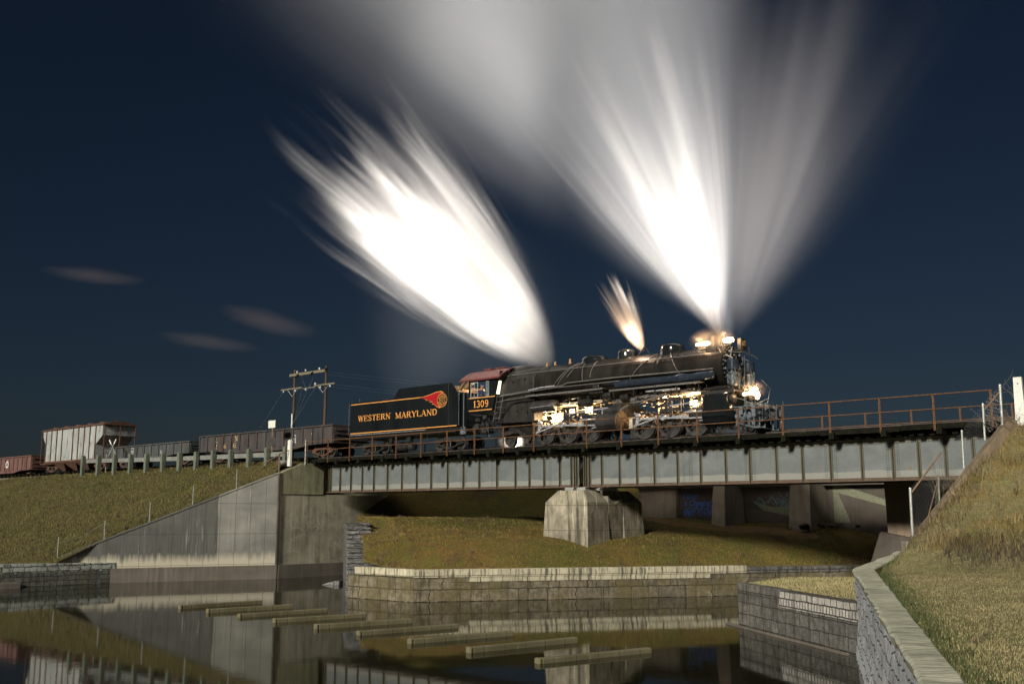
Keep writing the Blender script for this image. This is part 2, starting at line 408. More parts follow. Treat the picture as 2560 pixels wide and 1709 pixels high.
def grass_mat(name, straw, green, dirt=(0.10, 0.07, 0.04), s=0.25, gbias=0.5, blade=False):
    m, nt, b = new_mat(name)
    g = nd(nt, 'ShaderNodeNewGeometry')
    def n_at(sc, det=5, off=0.0, d=0.3):
        n = nd(nt, 'ShaderNodeTexNoise')
        n.inputs['Scale'].default_value = sc
        n.inputs['Detail'].default_value = det
        n.inputs['Roughness'].default_value = 0.62
        n.inputs['Distortion'].default_value = d
        va = nd(nt, 'ShaderNodeVectorMath', operation='ADD')
        va.inputs[1].default_value = (off, off * 2, 0)
        nt.links.new(g.outputs['Position'], va.inputs[0])
        nt.links.new(va.outputs[0], n.inputs['Vector'])
        return n.outputs['Fac']
    big = n_at(s)
    mid = n_at(s * 7, 6, 11.0, 0.8)
    col = ramp(nt, mth(nt, 'ADD', mth(nt, 'MULTIPLY', big, 0.6), mth(nt, 'MULTIPLY', mid, 0.4)), [(gbias - 0.10, straw), (gbias + 0.08, green)])
    pt = n_at(s * 2.3, 5, 23.0, 0.9)
    col = mix(nt, ramp(nt, pt, [(0.54, (0, 0, 0)), (0.64, (0.7,) * 3)]), col, tuple(v * 0.55 + 0.02 for v in dirt))
    pt2 = n_at(s * 3.1, 5, 41.0, 0.9)
    col = mix(nt, ramp(nt, pt2, [(0.55, (0, 0, 0)), (0.63, (0.75,) * 3)]), col, tuple(min(1, v * 1.45) for v in (straw if blade else green)))
    if blade:
        at = nd(nt, 'ShaderNodeAttribute', attribute_name='tint')
        col = mix(nt, mth(nt, 'MULTIPLY', at.outputs['Fac'], 0.75), col, tuple(min(1, v * 1.75) for v in straw))
        nt.links.new(col, b.inputs['Base Color'])
        b.inputs['Roughness'].default_value = 0.8
        b.inputs['Specular IOR Level'].default_value = 0.15
    else:
        fine = n_at(9.0, 8, 3.0, 1.0)
        col = mix(nt, ramp(nt, fine, [(0.36, (0.85,) * 3), (0.52, (0, 0, 0))]), col, dirt)
        fine2 = n_at(16.0, 8, 7.0, 0.5)
        col = mix(nt, ramp(nt, fine2, [(0.53, (0, 0, 0)), (0.66, (0.75,) * 3)]), col, tuple(min(1, v * 1.7) for v in straw))
        nt.links.new(col, b.inputs['Base Color'])
        b.inputs['Roughness'].default_value = 0.95
        b.inputs['Specular IOR Level'].default_value = 0.1
        bump(nt, b, mth(nt, 'ADD', fine, mth(nt, 'MULTIPLY', fine2, 0.6)), 0.9, 0.10)
    return m
M['g_left'] = grass_mat('g_left', (0.110, 0.092, 0.036), (0.070, 0.080, 0.025), gbias=0.50)
M['g_left_b'] = grass_mat('g_left_b', (0.130, 0.108, 0.045), (0.076, 0.088, 0.026), gbias=0.52, blade=True)
M['g_mead'] = grass_mat('g_mead', (0.185, 0.125, 0.038), (0.085, 0.098, 0.022), gbias=0.49, s=0.16)
M['g_mead_b'] = grass_mat('g_mead_b', (0.210, 0.145, 0.046), (0.092, 0.108, 0.024), gbias=0.49, s=0.16, blade=True)
M['g_right'] = grass_mat('g_right', (0.270, 0.232, 0.120), (0.165, 0.170, 0.070), gbias=0.53, s=0.3, dirt=(0.17, 0.14, 0.08))
M['g_right_b'] = grass_mat('g_right_b', (0.320, 0.280, 0.150), (0.200, 0.205, 0.085), gbias=0.53, s=0.3, blade=True)
M['g_bank'] = grass_mat('g_bank', (0.170, 0.120, 0.055), (0.125, 0.118, 0.018), gbias=0.50, s=0.35)
M['g_bank_b'] = grass_mat('g_bank_b', (0.30, 0.215, 0.10), (0.235, 0.215, 0.030), gbias=0.50, s=0.35, blade=True)

def water_mat():
    m, nt, b = new_mat('water')
    b.inputs['Base Color'].default_value = (0.012, 0.012, 0.005, 1)
    b.inputs['Roughness'].default_value = 0.045
    b.inputs['IOR'].default_value = 1.33
    n = noise(nt, coord(nt, (1.0, 1.0, 1.0)), 1.3, 3, 0.5)
    bump(nt, b, n, 0.05, 0.03)
    return m
M['water'] = water_mat()

# ------------------------------------------------------------------ mesh builder
class MB:
    def __init__(self):
        self.v = []; self.f = []
    def add(self, vs, fs):
        o = len(self.v)
        self.v += [tuple(p) for p in vs]
        self.f += [tuple(i + o for i in f) for f in fs]
        return self
    def box(self, x0, x1, y0, y1, z0, z1):
        if x0 > x1: x0, x1 = x1, x0
        if y0 > y1: y0, y1 = y1, y0
        if z0 > z1: z0, z1 = z1, z0
        return self.add([(x0, y0, z0), (x1, y0, z0), (x1, y1, z0), (x0, y1, z0), (x0, y0, z1), (x1, y0, z1), (x1, y1, z1), (x0, y1, z1)],
                        [(0, 3, 2, 1), (4, 5, 6, 7), (0, 1, 5, 4), (1, 2, 6, 5), (2, 3, 7, 6), (3, 0, 4, 7)])
    def hexa(self, b4, t4):
        return self.add(list(b4) + list(t4), [(0, 3, 2, 1), (4, 5, 6, 7), (0, 1, 5, 4), (1, 2, 6, 5), (2, 3, 7, 6), (3, 0, 4, 7)])
    def prism(self, pts, y0, y1, plane='xz'):
        """polygon pts in x,z pushed along y (or x,y along z)"""
        n = len(pts)
        a = sum(pts[i][0] * pts[(i + 1) % n][1] - pts[(i + 1) % n][0] * pts[i][1] for i in range(n))
        if a < 0:
            pts = pts[::-1]
        if plane == 'xz':
            lo = [(p[0], y0, p[1]) for p in pts]; hi = [(p[0], y1, p[1]) for p in pts]
            fs = [tuple(range(n)), tuple(range(2 * n - 1, n - 1, -1))] + [(i, i + n, (i + 1) % n + n, (i + 1) % n) for i in range(n)]
        elif plane == 'yz':
            lo = [(y0, p[0], p[1]) for p in pts]; hi = [(y1, p[0], p[1]) for p in pts]
            fs = [tuple(range(n - 1, -1, -1)), tuple(range(n, 2 * n))] + [(i, (i + 1) % n, (i + 1) % n + n, i + n) for i in range(n)]
        else:
            lo = [(p[0], p[1], y0) for p in pts]; hi = [(p[0], p[1], y1) for p in pts]
            fs = [tuple(range(n - 1, -1, -1)), tuple(range(n, 2 * n))] + [(i, (i + 1) % n, (i + 1) % n + n, i + n) for i in range(n)]
        return self.add(lo + hi, fs)
    def cyl(self, p0, p1, r0, r1=None, n=12, caps=True):
        if r1 is None: r1 = r0
        p0 = Vector(p0); p1 = Vector(p1)
        d = (p1 - p0)
        if d.length < 1e-6: return self
        d.normalize()
        a = d.orthogonal().normalized(); b = d.cross(a)
        vs = []
        for p, r in ((p0, r0), (p1, r1)):
            for i in range(n):
                t = 2 * math.pi * i / n
                vs.append(p + (a * math.cos(t) + b * math.sin(t)) * r)
        fs = [(i, (i + 1) % n, (i + 1) % n + n, i + n) for i in range(n)]
        if caps:
            fs += [tuple(range(n - 1, -1, -1)), tuple(range(n, 2 * n))]
        return self.add(vs, fs)
    def tube(self, path, r, n=6):
        path = [Vector(p) for p in path]
        for a, b in zip(path[:-1], path[1:]):
            self.cyl(a, b, r, r, n)
        return self
    def sphere(self, c, r, sz=1.0, n=10, m=6):
        c = Vector(c)
        vs = [c + Vector((0, 0, -r * sz))]; fs = []
        for j in range(1, m):
            ph = -math.pi / 2 + math.pi * j / m
            for i in range(n):
                t = 2 * math.pi * i / n
                vs.append(c + Vector((math.cos(t) * math.cos(ph) * r, math.sin(t) * math.cos(ph) * r, math.sin(ph) * r * sz)))
        vs.append(c + Vector((0, 0, r * sz)))
        for i in range(n):
            fs.append((0, 1 + (i + 1) % n, 1 + i))
            fs.append((len(vs) - 1, 1 + (m - 2) * n + i, 1 + (m - 2) * n + (i + 1) % n))
        for j in range(m - 2):
            for i in range(n):
                a = 1 + j * n + i; b = 1 + j * n + (i + 1) % n
                fs.append((a, b, b + n, a + n))
        return self.add(vs, fs)
    def lathe(self, prof, c, axis='z', n=24, sx=1.0, sy=1.0):
        """prof: (h, r) list, around axis through c"""
        c = Vector(c); vs = []; fs = []
        for h, r in prof:
            for i in range(n):
                t = 2 * math.pi * i / n
                u, w = math.cos(t) * r * sx, math.sin(t) * r * sy
                if axis == 'z': vs.append(c + Vector((u, w, h)))
                elif axis == 'x': vs.append(c + Vector((h, u, w)))
                else: vs.append(c + Vector((w, h, u)))
        for j in range(len(prof) - 1):
            for i in range(n):
                fs.append((j * n + i, j * n + (i + 1) % n, (j + 1) * n + (i + 1) % n, (j + 1) * n + i))
        fs.append(tuple(range(n - 1, -1, -1)))
        fs.append(tuple(range((len(prof) - 1) * n, len(prof) * n)))
        return self.add(vs, fs)
    def ring(self, c, r0, r1, y0, y1, n=32, axis='y'):
        """annulus, hole r0, rim r1, along axis"""
        c = Vector(c); vs = []; fs = []
        for y in (y0, y1):
            for r in (r0, r1):
                for i in range(n):
                    t = 2 * math.pi * i / n
                    if axis == 'y': vs.append(c + Vector((math.cos(t) * r, y, math.sin(t) * r)))
                    else: vs.append(c + Vector((y, math.cos(t) * r, math.sin(t) * r)))
        for i in range(n):
            j = (i + 1) % n
            fs += [(i, j, j + n, i + n), (i + 2 * n, i + 3 * n, j + 3 * n, j + 2 * n), (i + n, j + n, j + 3 * n, i + 3 * n), (i, i + 2 * n, j + 2 * n, j)]
        return self.add(vs, fs)
    def build(self, name, mat, parent=None, org=(0, 0, 0), smooth=False, bevel=0.0):
        me = bpy.data.meshes.new(name)
        ox, oy, oz = org
        me.from_pydata([(x - ox, y - oy, z - oz) for x, y, z in self.v], [], self.f)
        me.update()
        if smooth:
            me.shade_smooth()
            me.set_sharp_from_angle(angle=R(38))
        o = bpy.data.objects.new(name, me)
        COL.objects.link(o)
        for m_ in (mat if isinstance(mat, (list, tuple)) else [mat]):
            me.materials.append(m_)
        if parent is not None:
            o.parent = parent
        if bevel:
            b = o.modifiers.new('bevel', 'BEVEL')
            b.width = bevel; b.segments = 2; b.limit_method = 'ANGLE'
        return o

def tag(o, label=None, cat=None, group=None, kind=None):
    if label: o['label'] = label
    if cat: o['category'] = cat
    if group: o['group'] = group
    if kind: o['kind'] = kind
    return o
def thing(name, label, cat, s, q, z, group=None, rz=0.0):
    o = bpy.data.objects.new(name, None)
    o.empty_display_size = 0.3
    COL.objects.link(o)
    o.location = F(s, q, z)
    o.rotation_euler = (0, 0, R0 + rz)
    return tag(o, label, cat, group)
def wthing(name, label, cat, loc, rz=0.0, group=None):
    o = bpy.data.objects.new(name, None)
    COL.objects.link(o)
    o.location = loc
    o.rotation_euler = (0, 0, rz)
    return tag(o, label, cat, group)
def copy_tree(o, parent=None):
    c = o.copy()
    COL.objects.link(c)
    if parent is not None:
        c.parent = parent
    for ch in list(o.children):
        copy_tree(ch, c)
    return c
def point(name, loc, e, c, r=0.1, parent=None):
    l = bpy.data.lights.new(name, 'POINT')
    l.energy = e; l.color = c; l.shadow_soft_size = r
    o = bpy.data.objects.new(name, l)
    COL.objects.link(o)
    o.location = loc
    return o

# ------------------------------------------------------------------ lettering: bold serif strokes, unit height
def arc(cx, cy, rx, ry, a0, a1, n=10):
    return [(cx + rx * math.cos(R(a0 + (a1 - a0) * i / n)), cy + ry * math.sin(R(a0 + (a1 - a0) * i / n))) for i in range(n + 1)]
T, H_ = 0.17, 0.075
GL = {
 'W': (1.05, [([(0.05, 1), (0.30, 0)], T), ([(0.30, 0), (0.52, 1)], H_), ([(0.48, 1), (0.73, 0)], T), ([(0.73, 0), (0.97, 1)], H_)], [(-0.05, 0.2, 1), (0.38, 0.6, 1), (0.86, 1.06, 1)]),
 'E': (0.78, [([(0.15, 0), (0.15, 1)], T), ([(0.1, 0.965), (0.72, 0.965)], H_), ([(0.15, 0.52), (0.52, 0.52)], H_), ([(0.1, 0.035), (0.74, 0.035)], H_), ([(0.7, 0), (0.7, 0.26)], H_), ([(0.68, 1), (0.68, 0.76)], H_), ([(0.52, 0.38), (0.52, 0.66)], H_)], []),
 'S': (0.68, [(arc(0.33, 0.745, 0.24, 0.225, 20, 270) , 0.12), (arc(0.33, 0.275, 0.26, 0.245, 90, -165), 0.13), ([(0.57, 1), (0.57, 0.74)], 0.05), ([(0.06, 0), (0.06, 0.28)], 0.05)], []),
 'T': (0.80, [([(0.4, 0), (0.4, 1)], T), ([(0.03, 0.965), (0.77, 0.965)], H_), ([(0.05, 1), (0.05, 0.74)], H_), ([(0.75, 1), (0.75, 0.74)], H_)], [(0.22, 0.58, 0)]),
 'R': (0.86, [([(0.15, 0), (0.15, 1)], T), ([(0.1, 0.965), (0.42, 0.965)] , H_), (arc(0.42, 0.74, 0.2, 0.225, 90, -90), 0.15), ([(0.15, 0.5), (0.42, 0.5)], H_), ([(0.42, 0.5), (0.74, 0.0)], T)], [(0.0, 0.32, 0), (0.62, 0.9, 0)]),
 'N': (0.90, [([(0.14, 0), (0.14, 1)], H_), ([(0.10, 1), (0.76, 0)], T), ([(0.76, 0), (0.76, 1)], H_)], [(0.0, 0.3, 0), (-0.02, 0.22, 1), (0.62, 0.92, 1)]),
 'M': (1.05, [([(0.14, 0), (0.14, 1)], H_), ([(0.12, 1), (0.5, 0.05)], T), ([(0.5, 0.05), (0.86, 1)], H_), ([(0.88, 0), (0.88, 1)], T)], [(0.0, 0.3, 0), (0.70, 1.06, 0), (-0.02, 0.2, 1), (0.85, 1.06, 1)]),
 'A': (0.88, [([(0.08, 0), (0.44, 1)], H_), ([(0.42, 1), (0.76, 0)], T), ([(0.2, 0.34), (0.62, 0.34)], H_)], [(-0.04, 0.24, 0), (0.58, 0.92, 0)]),
 'Y': (0.84, [([(0.05, 1), (0.42, 0.46)], T), ([(0.42, 0.46), (0.78, 1)], H_), ([(0.42, 0), (0.42, 0.48)], T)], [(0.24, 0.6, 0), (-0.06, 0.24, 1), (0.64, 0.9, 1)]),
 'L': (0.74, [([(0.15, 0), (0.15, 1)], T), ([(0.1, 0.035), (0.7, 0.035)], H_), ([(0.68, 0), (0.68, 0.28)], H_)], [(0.0, 0.32, 1)]),
 'D': (0.88, [([(0.15, 0), (0.15, 1)], T), ([(0.1, 0.965), (0.4, 0.965)], H_), (arc(0.4, 0.5, 0.34, 0.46, 90, -90), 0.15), ([(0.1, 0.035), (0.4, 0.035)], H_)], []),
 '1': (0.55, [([(0.28, 0), (0.28, 1)], 0.2), ([(0.28, 0.97), (0.08, 0.8)], H_)], [(0.08, 0.48, 0)]),
 '3': (0.70, [(arc(0.30, 0.75, 0.24, 0.22, 150, -90), 0.13), (arc(0.30, 0.28, 0.27, 0.25, 90, -155), 0.15)], []),
 '0': (0.74, [(arc(0.34, 0.5, 0.25, 0.45, 0, 360, 20), 0.15)], []),
 '9': (0.72, [(arc(0.33, 0.70, 0.24, 0.26, 0, 360, 16), 0.14), (arc(0.30, 0.50, 0.28, 0.46, 25, -120), 0.13)], []),
 '2': (0.66, [(arc(0.30, 0.74, 0.22, 0.22, 160, -30), 0.13), ([(0.50, 0.63), (0.06, 0.06)], 0.12), ([(0.04, 0.05), (0.56, 0.05)], 0.1)], []),
 '4': (0.66, [([(0.42, 0), (0.42, 1)], 0.13), ([(0.42, 1), (0.04, 0.32)], 0.09), ([(0.02, 0.30), (0.6, 0.30)], 0.1)], []),
 '5': (0.66, [([(0.12, 0.95), (0.52, 0.95)], 0.1), ([(0.12, 0.98), (0.12, 0.55)], 0.1), (arc(0.28, 0.32, 0.25, 0.28, 110, -150), 0.13)], []),
 '6': (0.66, [(arc(0.30, 0.30, 0.23, 0.26, 0, 360, 16), 0.13), (arc(0.36, 0.45, 0.30, 0.50, 180, 80), 0.12)], []),
 'F': (0.70, [([(0.15, 0), (0.15, 1)], T), ([(0.1, 0.965), (0.66, 0.965)], H_), ([(0.15, 0.5), (0.5, 0.5)], H_)], [(0, 0.3, 0)]),
 'G': (0.8, [(arc(0.4, 0.5, 0.32, 0.45, 50, 330), 0.13), ([(0.68, 0.1), (0.68, 0.45)], 0.12)], []),
 'H': (0.9, [([(0.15, 0), (0.15, 1)], T), ([(0.72, 0), (0.72, 1)], T), ([(0.15, 0.5), (0.72, 0.5)], H_)], []),
 'I': (0.4, [([(0.2, 0), (0.2, 1)], T)], []),
 ' ': (0.62, [], []),
}
def letters(mb, text, h, put, space=0.06, wscale=1.0):
    """put(u, v) -> 3D point and normal offset for glyph coordinates"""
    x = 0.0
    for ch in text:
        w, strokes, serifs = GL[ch]
        segs = [(p, t) for p, t in strokes] + [([(a, y), (b, y)], 0.07) for a, b, y in [(s0, s1, (0.035 if y0 == 0 else 0.965)) for s0, s1, y0 in serifs]]
        for k, (pts, t) in enumerate(segs):
            lift = 0.0006 * (k % 5)
            n = len(pts)
            lft, rgt = [], []
            for i in range(n):
                a = pts[max(0, i - 1)]; b = pts[min(n - 1, i + 1)]
                dx, dy = b[0] - a[0], b[1] - a[1]
                L = math.hypot(dx, dy) or 1
                ox, oy = -dy / L * t / 2, dx / L * t / 2
                lft.append((pts[i][0] + ox, pts[i][1] + oy)); rgt.append((pts[i][0] - ox, pts[i][1] - oy))
            vs = [put((x + p[0]) * h * wscale, p[1] * h, lift) for p in lft + rgt]
            mb.add(vs, [(i, i + n, i + n + 1, i + 1) for i in range(n - 1)])
        x += w + space
    return x * h * wscale
def text_width(text, space=0.06):
    return sum(GL[c][0] + space for c in text)

# ================================================================== THE SETTING
def grid_mesh(name, P, mat, nu, nv, parent=None, smooth=True):
    vs = [P(i / nu, j / nv) for j in range(nv + 1) for i in range(nu + 1)]
    fs = [(j * (nu + 1) + i, j * (nu + 1) + i + 1, (j + 1) * (nu + 1) + i + 1, (j + 1) * (nu + 1) + i) for j in range(nv) for i in range(nu)]
    me = bpy.data.meshes.new(name)
    me.from_pydata([tuple(v) for v in vs], [], fs)
    me.update()
    if me.polygons and sum(p.normal.z for p in me.polygons) < 0:
        me.flip_normals()
    if smooth: me.shade_smooth()
    me.materials.append(mat)
    o = bpy.data.objects.new(name, me)
    COL.objects.link(o)
    return o
def vnoise(x, y, s=1.0):
    return mnoise.noise(Vector((x * 0.6 * s, y * 0.6 * s, 0.3))) + 0.5 * mnoise.noise(Vector((x * 1.5 * s, y * 1.5 * s, 4.7)))

# water and the land far around
wt = MB().add([(-400, -60, 0), (400, -60, 0), (400, 500, 0), (-400, 500, 0)], [(0, 1, 2, 3)])
tag(wt.build('water', M['water']), kind='structure')
gd = MB().add([(-3000, -3000, -1.5), (3000, -3000, -1.5), (3000, 3000, -1.5), (-3000, 3000, -1.5)], [(0, 1, 2, 3)])
tag(gd.build('ground', M['g_left']), kind='structure')

# left embankment; edge(t) follows the abutment, the wing wall and the rubble wall
A0 = (-56.84, 4.86); A1 = (-60.49, 13.91)
def left_edge(t):
    if t < 4.86: return -57.2
    if t < 13.91: return A0[0] + (t - 4.86) / (13.91 - 4.86) * (A1[0] - A0[0]) - 0.25
    return A1[0] - 0.3 - (t - 13.91) * 0.1
def left_h(s, t):
    far = max(0.0, -57 - s)
    top = 7.62 - 0.003 * far
    top -= 0.004 * max(0.0, far - 30)
    if t < -6.0:
        z = top - 0.5 * (-6.0 - t)
    else:
        z = top - 0.440 * max(0.0, t - 3.2)
    z = max(z, 1.22 + 0.02 * max(0, t - 19))
    z = max(z, -1.0)
    z += 0.05 * vnoise(s, t, 0.8)
    # meet the top of the wall in front
    if t < 4.86: wz = 7.36
    elif t < 17.3: wz = 6.72 - 0.404 * (t - 4.86) * 1.0783 - 0.02
    else: wz = 1.20
    if t > 13.91: wz = min(wz, max(1.15, wz))
    k = min(1.0, max(0.0, (left_edge(t) - s)) / 1.2)
    return wz * (1 - k) + z * k
def left_P(u, v):
    t = -40 + 100 * v
    if v < 0.3: t = -40 + (v / 0.3) * 36
    else: t = -4 + (v - 0.3) / 0.7 * 64
    e = left_edge(t)
    s = e - (u ** 2.2) * 150
    p = F(s, -t)
    return (p.x, p.y, left_h(s, t))
tag(grid_mesh('grass_embankment', left_P, M['g_left'], 110, 120), kind='structure')

# meadow between the stone walls and the bridge
P1, P2 = Vector((-8.19, 52.53)), Vector((-4.67, 49.74))
WD = Vector((16.12, 4.05)).normalized(); WN = Vector((-WD.y, WD.x))
P4 = P2 + WD * 52
def meadow_h(x, y, d):
    d = max(0.0, d)
    z = 1.42 + 1.15 * (1 - math.exp(-d / 1.1)) + min(1.28, 0.098 * d)
    s, q = W2F(x, y)
    qt = 13 - max(0.0, -45 - s) * 0.95
    if q > qt: z += min(2.9, (q - qt) * 0.56)
    z += 0.45 * min(1, max(0, (x - 13) / 5)) * (1 - math.exp(-d / 2.0))
    return z + 0.07 * vnoise(x, y, 0.7)
def mead_P(u, v):
    u2 = u
    if u2 < 0.12:
        k = u2 / 0.12
        base = P1 + Vector((0.75, 0.1)) + (P2 - P1 - Vector((0.75, 0.1))) * max(k, 0)
    else:
        base = P2 + WD * ((u2 - 0.12) / 0.88 * 52)
    # directions fan from the end wall to the long wall
    dirv = (Vector((-0.165, 0.98)) * max(0, 1 - u2 * 2) + WN * min(1, u2 * 2)).normalized()
    d = (v ** 2.0) * 75
    d1 = d + 0.30
    p = base + dirv * d1
    rel = p - P2
    dd = rel.dot(WN)
    if rel.dot(WD) < 0:
        e = (P2 - P1).normalized(); n2 = Vector((-e.y, e.x))
        dd = min(dd + 0.5, 99) if dd > 0 else 0.1
        dd = max(0.0, (p - P1).dot(n2)) if (p - P1).dot(n2) > 0 else dd
    return (p.x, p.y, meadow_h(p.x, p.y, max(0.0, dd - 0.34)) + (-0.10 if v == 0 else 0.0))
meadow = tag(grid_mesh('meadow', mead_P, M['g_mead'], 120, 110), kind='structure')

# right bank: big wall edge, flat lawn, embankment climbing to the track
BW = [(0.6, -1.0), (4.30, 11.2), (10.75, 33.2), (14.75, 39.4)]       # inner top edge of the big wall in plan
BR = [(1.20, -1.0), (4.78, 11.3), (11.36, 32.95), (15.02, 39.05)]      # outer edge (lawn side)
def right_edge(t):
    pts = [W2F(*p) for p in BR]
    pts = [(s, -q) for s, q in pts] + [(-12.4, 3.2), (-12.4, -40)]
    pts = sorted(((t_, s_) for s_, t_ in pts))
    return float(np.interp(t, [p[0] for p in pts], [p[1] for p in pts]))
def right_h(s, t):
    ds = max(0.0, -12.3 - s); dt = max(0.0, t - 3.3)
    emb = 7.42 - math.sqrt((1.22 * ds) ** 2 + (0.56 * dt) ** 2) + 0.10 * vnoise(s * 1.6, t * 1.6) + 0.07 * vnoise(s * 4.1, t * 3.7)
    e = right_edge(t); off = max(0.0, s - e)
    cz = float(np.interp(t, [5.6, 12.5], [2.82, 2.42]))
    flat = cz - 0.20 + min(0.45, off * 0.05) + 0.03 * vnoise(s, t)
    ez = float(np.interp(t, [3.0, 5.4, 8.0, 14.0], [7.45, 3.35, 2.6, 2.3]))
    emb = min(emb, ez + 1.1 * max(0.0, off - 0.1) + 0.06 * vnoise(s * 2, t * 2))
    k = 0.35 if off > 1.5 or t > 14 else 0.08
    return max(emb, flat) + k * 0.25 * math.exp(-abs(emb - flat) / k)
def right_P(u, v):
    t = 52 - 80 * v
    e = right_edge(t) - 0.12
    s = e + (u ** 1.8) * 75
    p = F(s, -t)
    return (p.x, p.y, right_h(s, t))
tag(grid_mesh('grass_bank', right_P, M['g_right'], 130, 260), kind='structure')

def path_P(u, v):
    s = -41.5 + 16.5 * u; q = 8.6 + 3.3 * v - 1.4 * u + 0.5 * math.sin(u * 9 + v * 2) * (1 - v)
    p = F(s, q)
    dd = (Vector((p.x, p.y)) - P2).dot(WN)
    return (p.x, p.y, meadow_h(p.x, p.y, max(0.0, dd - 0.34)) + 0.05 * math.sin(v * math.pi) * math.sin(min(1, u * 4) * math.pi / 2) * min(1, (1 - u) * 5) - 0.02)
tag(grid_mesh('dirt_path', path_P, grass_mat('g_dirt', (0.27, 0.165, 0.075), (0.15, 0.12, 0.04), dirt=(0.13, 0.085, 0.045), gbias=0.55, s=0.4), 60, 16), kind='structure')

# the spit of lawn behind the low grey wall
S0, S1 = (8.60, 40.2), (10.33, 31.4)
sp = MB().add([(8.75, 40.2, 1.44), (10.4, 31.9, 1.44), (10.9, 33.2, 1.46), (14.8, 39.6, 1.5), (15.4, 45.2, 1.42), (11.6, 44.6, 1.40), (9.6, 42.6, 1.42)], [(0, 1, 2, 3, 4, 5, 6)])
tag(sp.build('spit_lawn', M['g_right']), kind='structure')

# ------------------------------------------------------------------ walls (local x along the wall, z up)
def wall_thing(name, label, cat, p0, p1, parts, group=None, z=0.0):
    """parts: (name, material, x0, x1, depth0, depth1, z0, z1 or [(x,z) top profile]); depth runs behind the face"""
    p0 = Vector(p0); p1 = Vector(p1)
    d = p1 - p0
    rz = math.atan2(d.y, d.x)
    e = wthing(name, label, cat, (p0.x, p0.y, z), rz, group)
    for n, m, x0, x1, y0, y1, z0, z1 in parts:
        mb = MB()
        if isinstance(z1, list):
            mb.prism([(x1, z0), (x0, z0)] + z1, y0, y1)
        else:
            mb.box(x0, x1, y0, y1, z0, z1)
        mb.build(n, m, e, bevel=0.02)
    return e
def w3(s, t):
    p = F(s, -t); return (p.x, p.y)
WA = w3(*A0)
wdir = Vector((-23.98 + 15.19, 63.55 - 67.79)).normalized()
WEnd = (WA[0] + wdir.x * 16.5, WA[1] + wdir.y * 16.5)
# wing wall: x from its far-left end (0) to the corner (16.5)
e = wall_thing('wing_wall', 'tall splayed concrete wall with sloping top, pale band near its foot, left of the bridge seat', 'retaining wall', WEnd, WA, [
    ('wall_face', M['conc_wing'], 0.0, 16.5, 0.0, 0.45, -1.2, [(0.0, 0.03), (3.55, 1.50), (16.5, 6.72)]),
    ('footing', M['conc_foot'], 5.0, 16.5, -0.14, -0.002, -1.3, 0.86)])
mb = MB()
mb.prism([(3.5, 1.48), (16.46, 6.705), (16.46, 6.79), (3.5, 1.56)], -0.04, 0.50)
mb.build('coping', M['conc_wing'], e)
# abutment face: perpendicular to the bridge
AB = F(-56.84, -4.86); AC = F(-56.84, 8.5)
e = wall_thing('abutment', 'moss-stained concrete bridge seat with white cracks under the left end of the girders', 'abutment', (AB.x, AB.y), (AC.x, AC.y), [
    ('wall_face', M['conc_abut'], 0.0, 13.3, 0.0, 1.6, -1.2, 5.36),
    ('upper_block', concrete('conc_upper', (0.40, 0.39, 0.25), (0.26, 0.26, 0.17), 0.9, False, moss=0.35), 0.0, 3.55, -0.05, 1.0, 5.362, [(0.0, 6.72), (1.75, 7.42), (3.55, 7.42)]),
    ('footing', M['conc_foot'], 0.05, 6.0, -0.14, -0.002, -1.3, 0.86)])
mb = MB().box(3.552, 9.5, 0.55, 1.6, 5.362, 7.25)
mb.build('back_wall', M['conc_abut'], e)
mb = MB().box(-0.10, 0.06, -0.10, 0.03, -0.5, 6.72)
mb.build('joint_strip', M['conc_dark'], e)

# low rubble wall at the far left
RW0 = (-23.95, 63.50); rd = Vector((-28.73 + 23.98, 59.18 - 63.55)).normalized()
RW1 = (RW0[0] + rd.x * 30, RW0[1] + rd.y * 30)
wall_thing('rubble_wall', 'low dark rubble wall topped with pale squared stones at the far left water edge', 'stone wall', RW1, RW0, [
    ('wall_face', M['stone_rubble'], 0, 30, 0.0, 0.5, -1.0, [(0, 1.42), (24, 1.30), (30, 1.20)])])
mb = MB().box(0, 1.3, -0.75, -0.01, -0.3, 0.32)
e2 = wthing('concrete_ledge', 'small brown concrete block in the water against the rubble wall at the left edge', 'ledge', (RW0[0] + rd.x * 6.6, RW0[1] + rd.y * 6.6, 0), math.atan2(-rd.y, -rd.x))
MB().box(-3.5, 1.0, -0.8, -0.02, -0.3, 0.30).build('block', M['conc_foot'], e2, bevel=0.03)

# end wall stepping up towards the abutment
EB = (-11.35, 70.6)
p0 = Vector(EB); p1 = Vector((P1.x, P1.y))
d = p1 - p0; L = d.length
e = wthing('stepped_stone_wall', 'rough grey stone end wall climbing in steps beside the meadow', 'stone wall', (p0.x, p0.y, 0), math.atan2(d.y, d.x))
tops = [(0.0, 3.55)]
steps = []
zc = 3.56; xc = L - 7.6
steps.append((0.0, xc, 3.56))
ns = 9
for i in range(ns):
    x2 = xc + 7.6 / ns * (1 if i < ns - 1 else 1.0)
    steps.append((xc, x2, 3.56 - (i + 1) * (3.56 - 1.50) / ns))
    xc = x2
mb = MB()
srg = random.Random(21)
for i, (x0, x1, z1) in enumerate(steps):
    j = 0.07 * i + srg.uniform(-0.12, 0.14)
    mb.box(x0, x1 + 0.001 * i, srg.uniform(-0.07, 0.05), 1.25 + j, -1.0 + 0.004 * i, z1 - 0.12)
mb.build('wall_face', M['stone_end'], e, bevel=0.06)
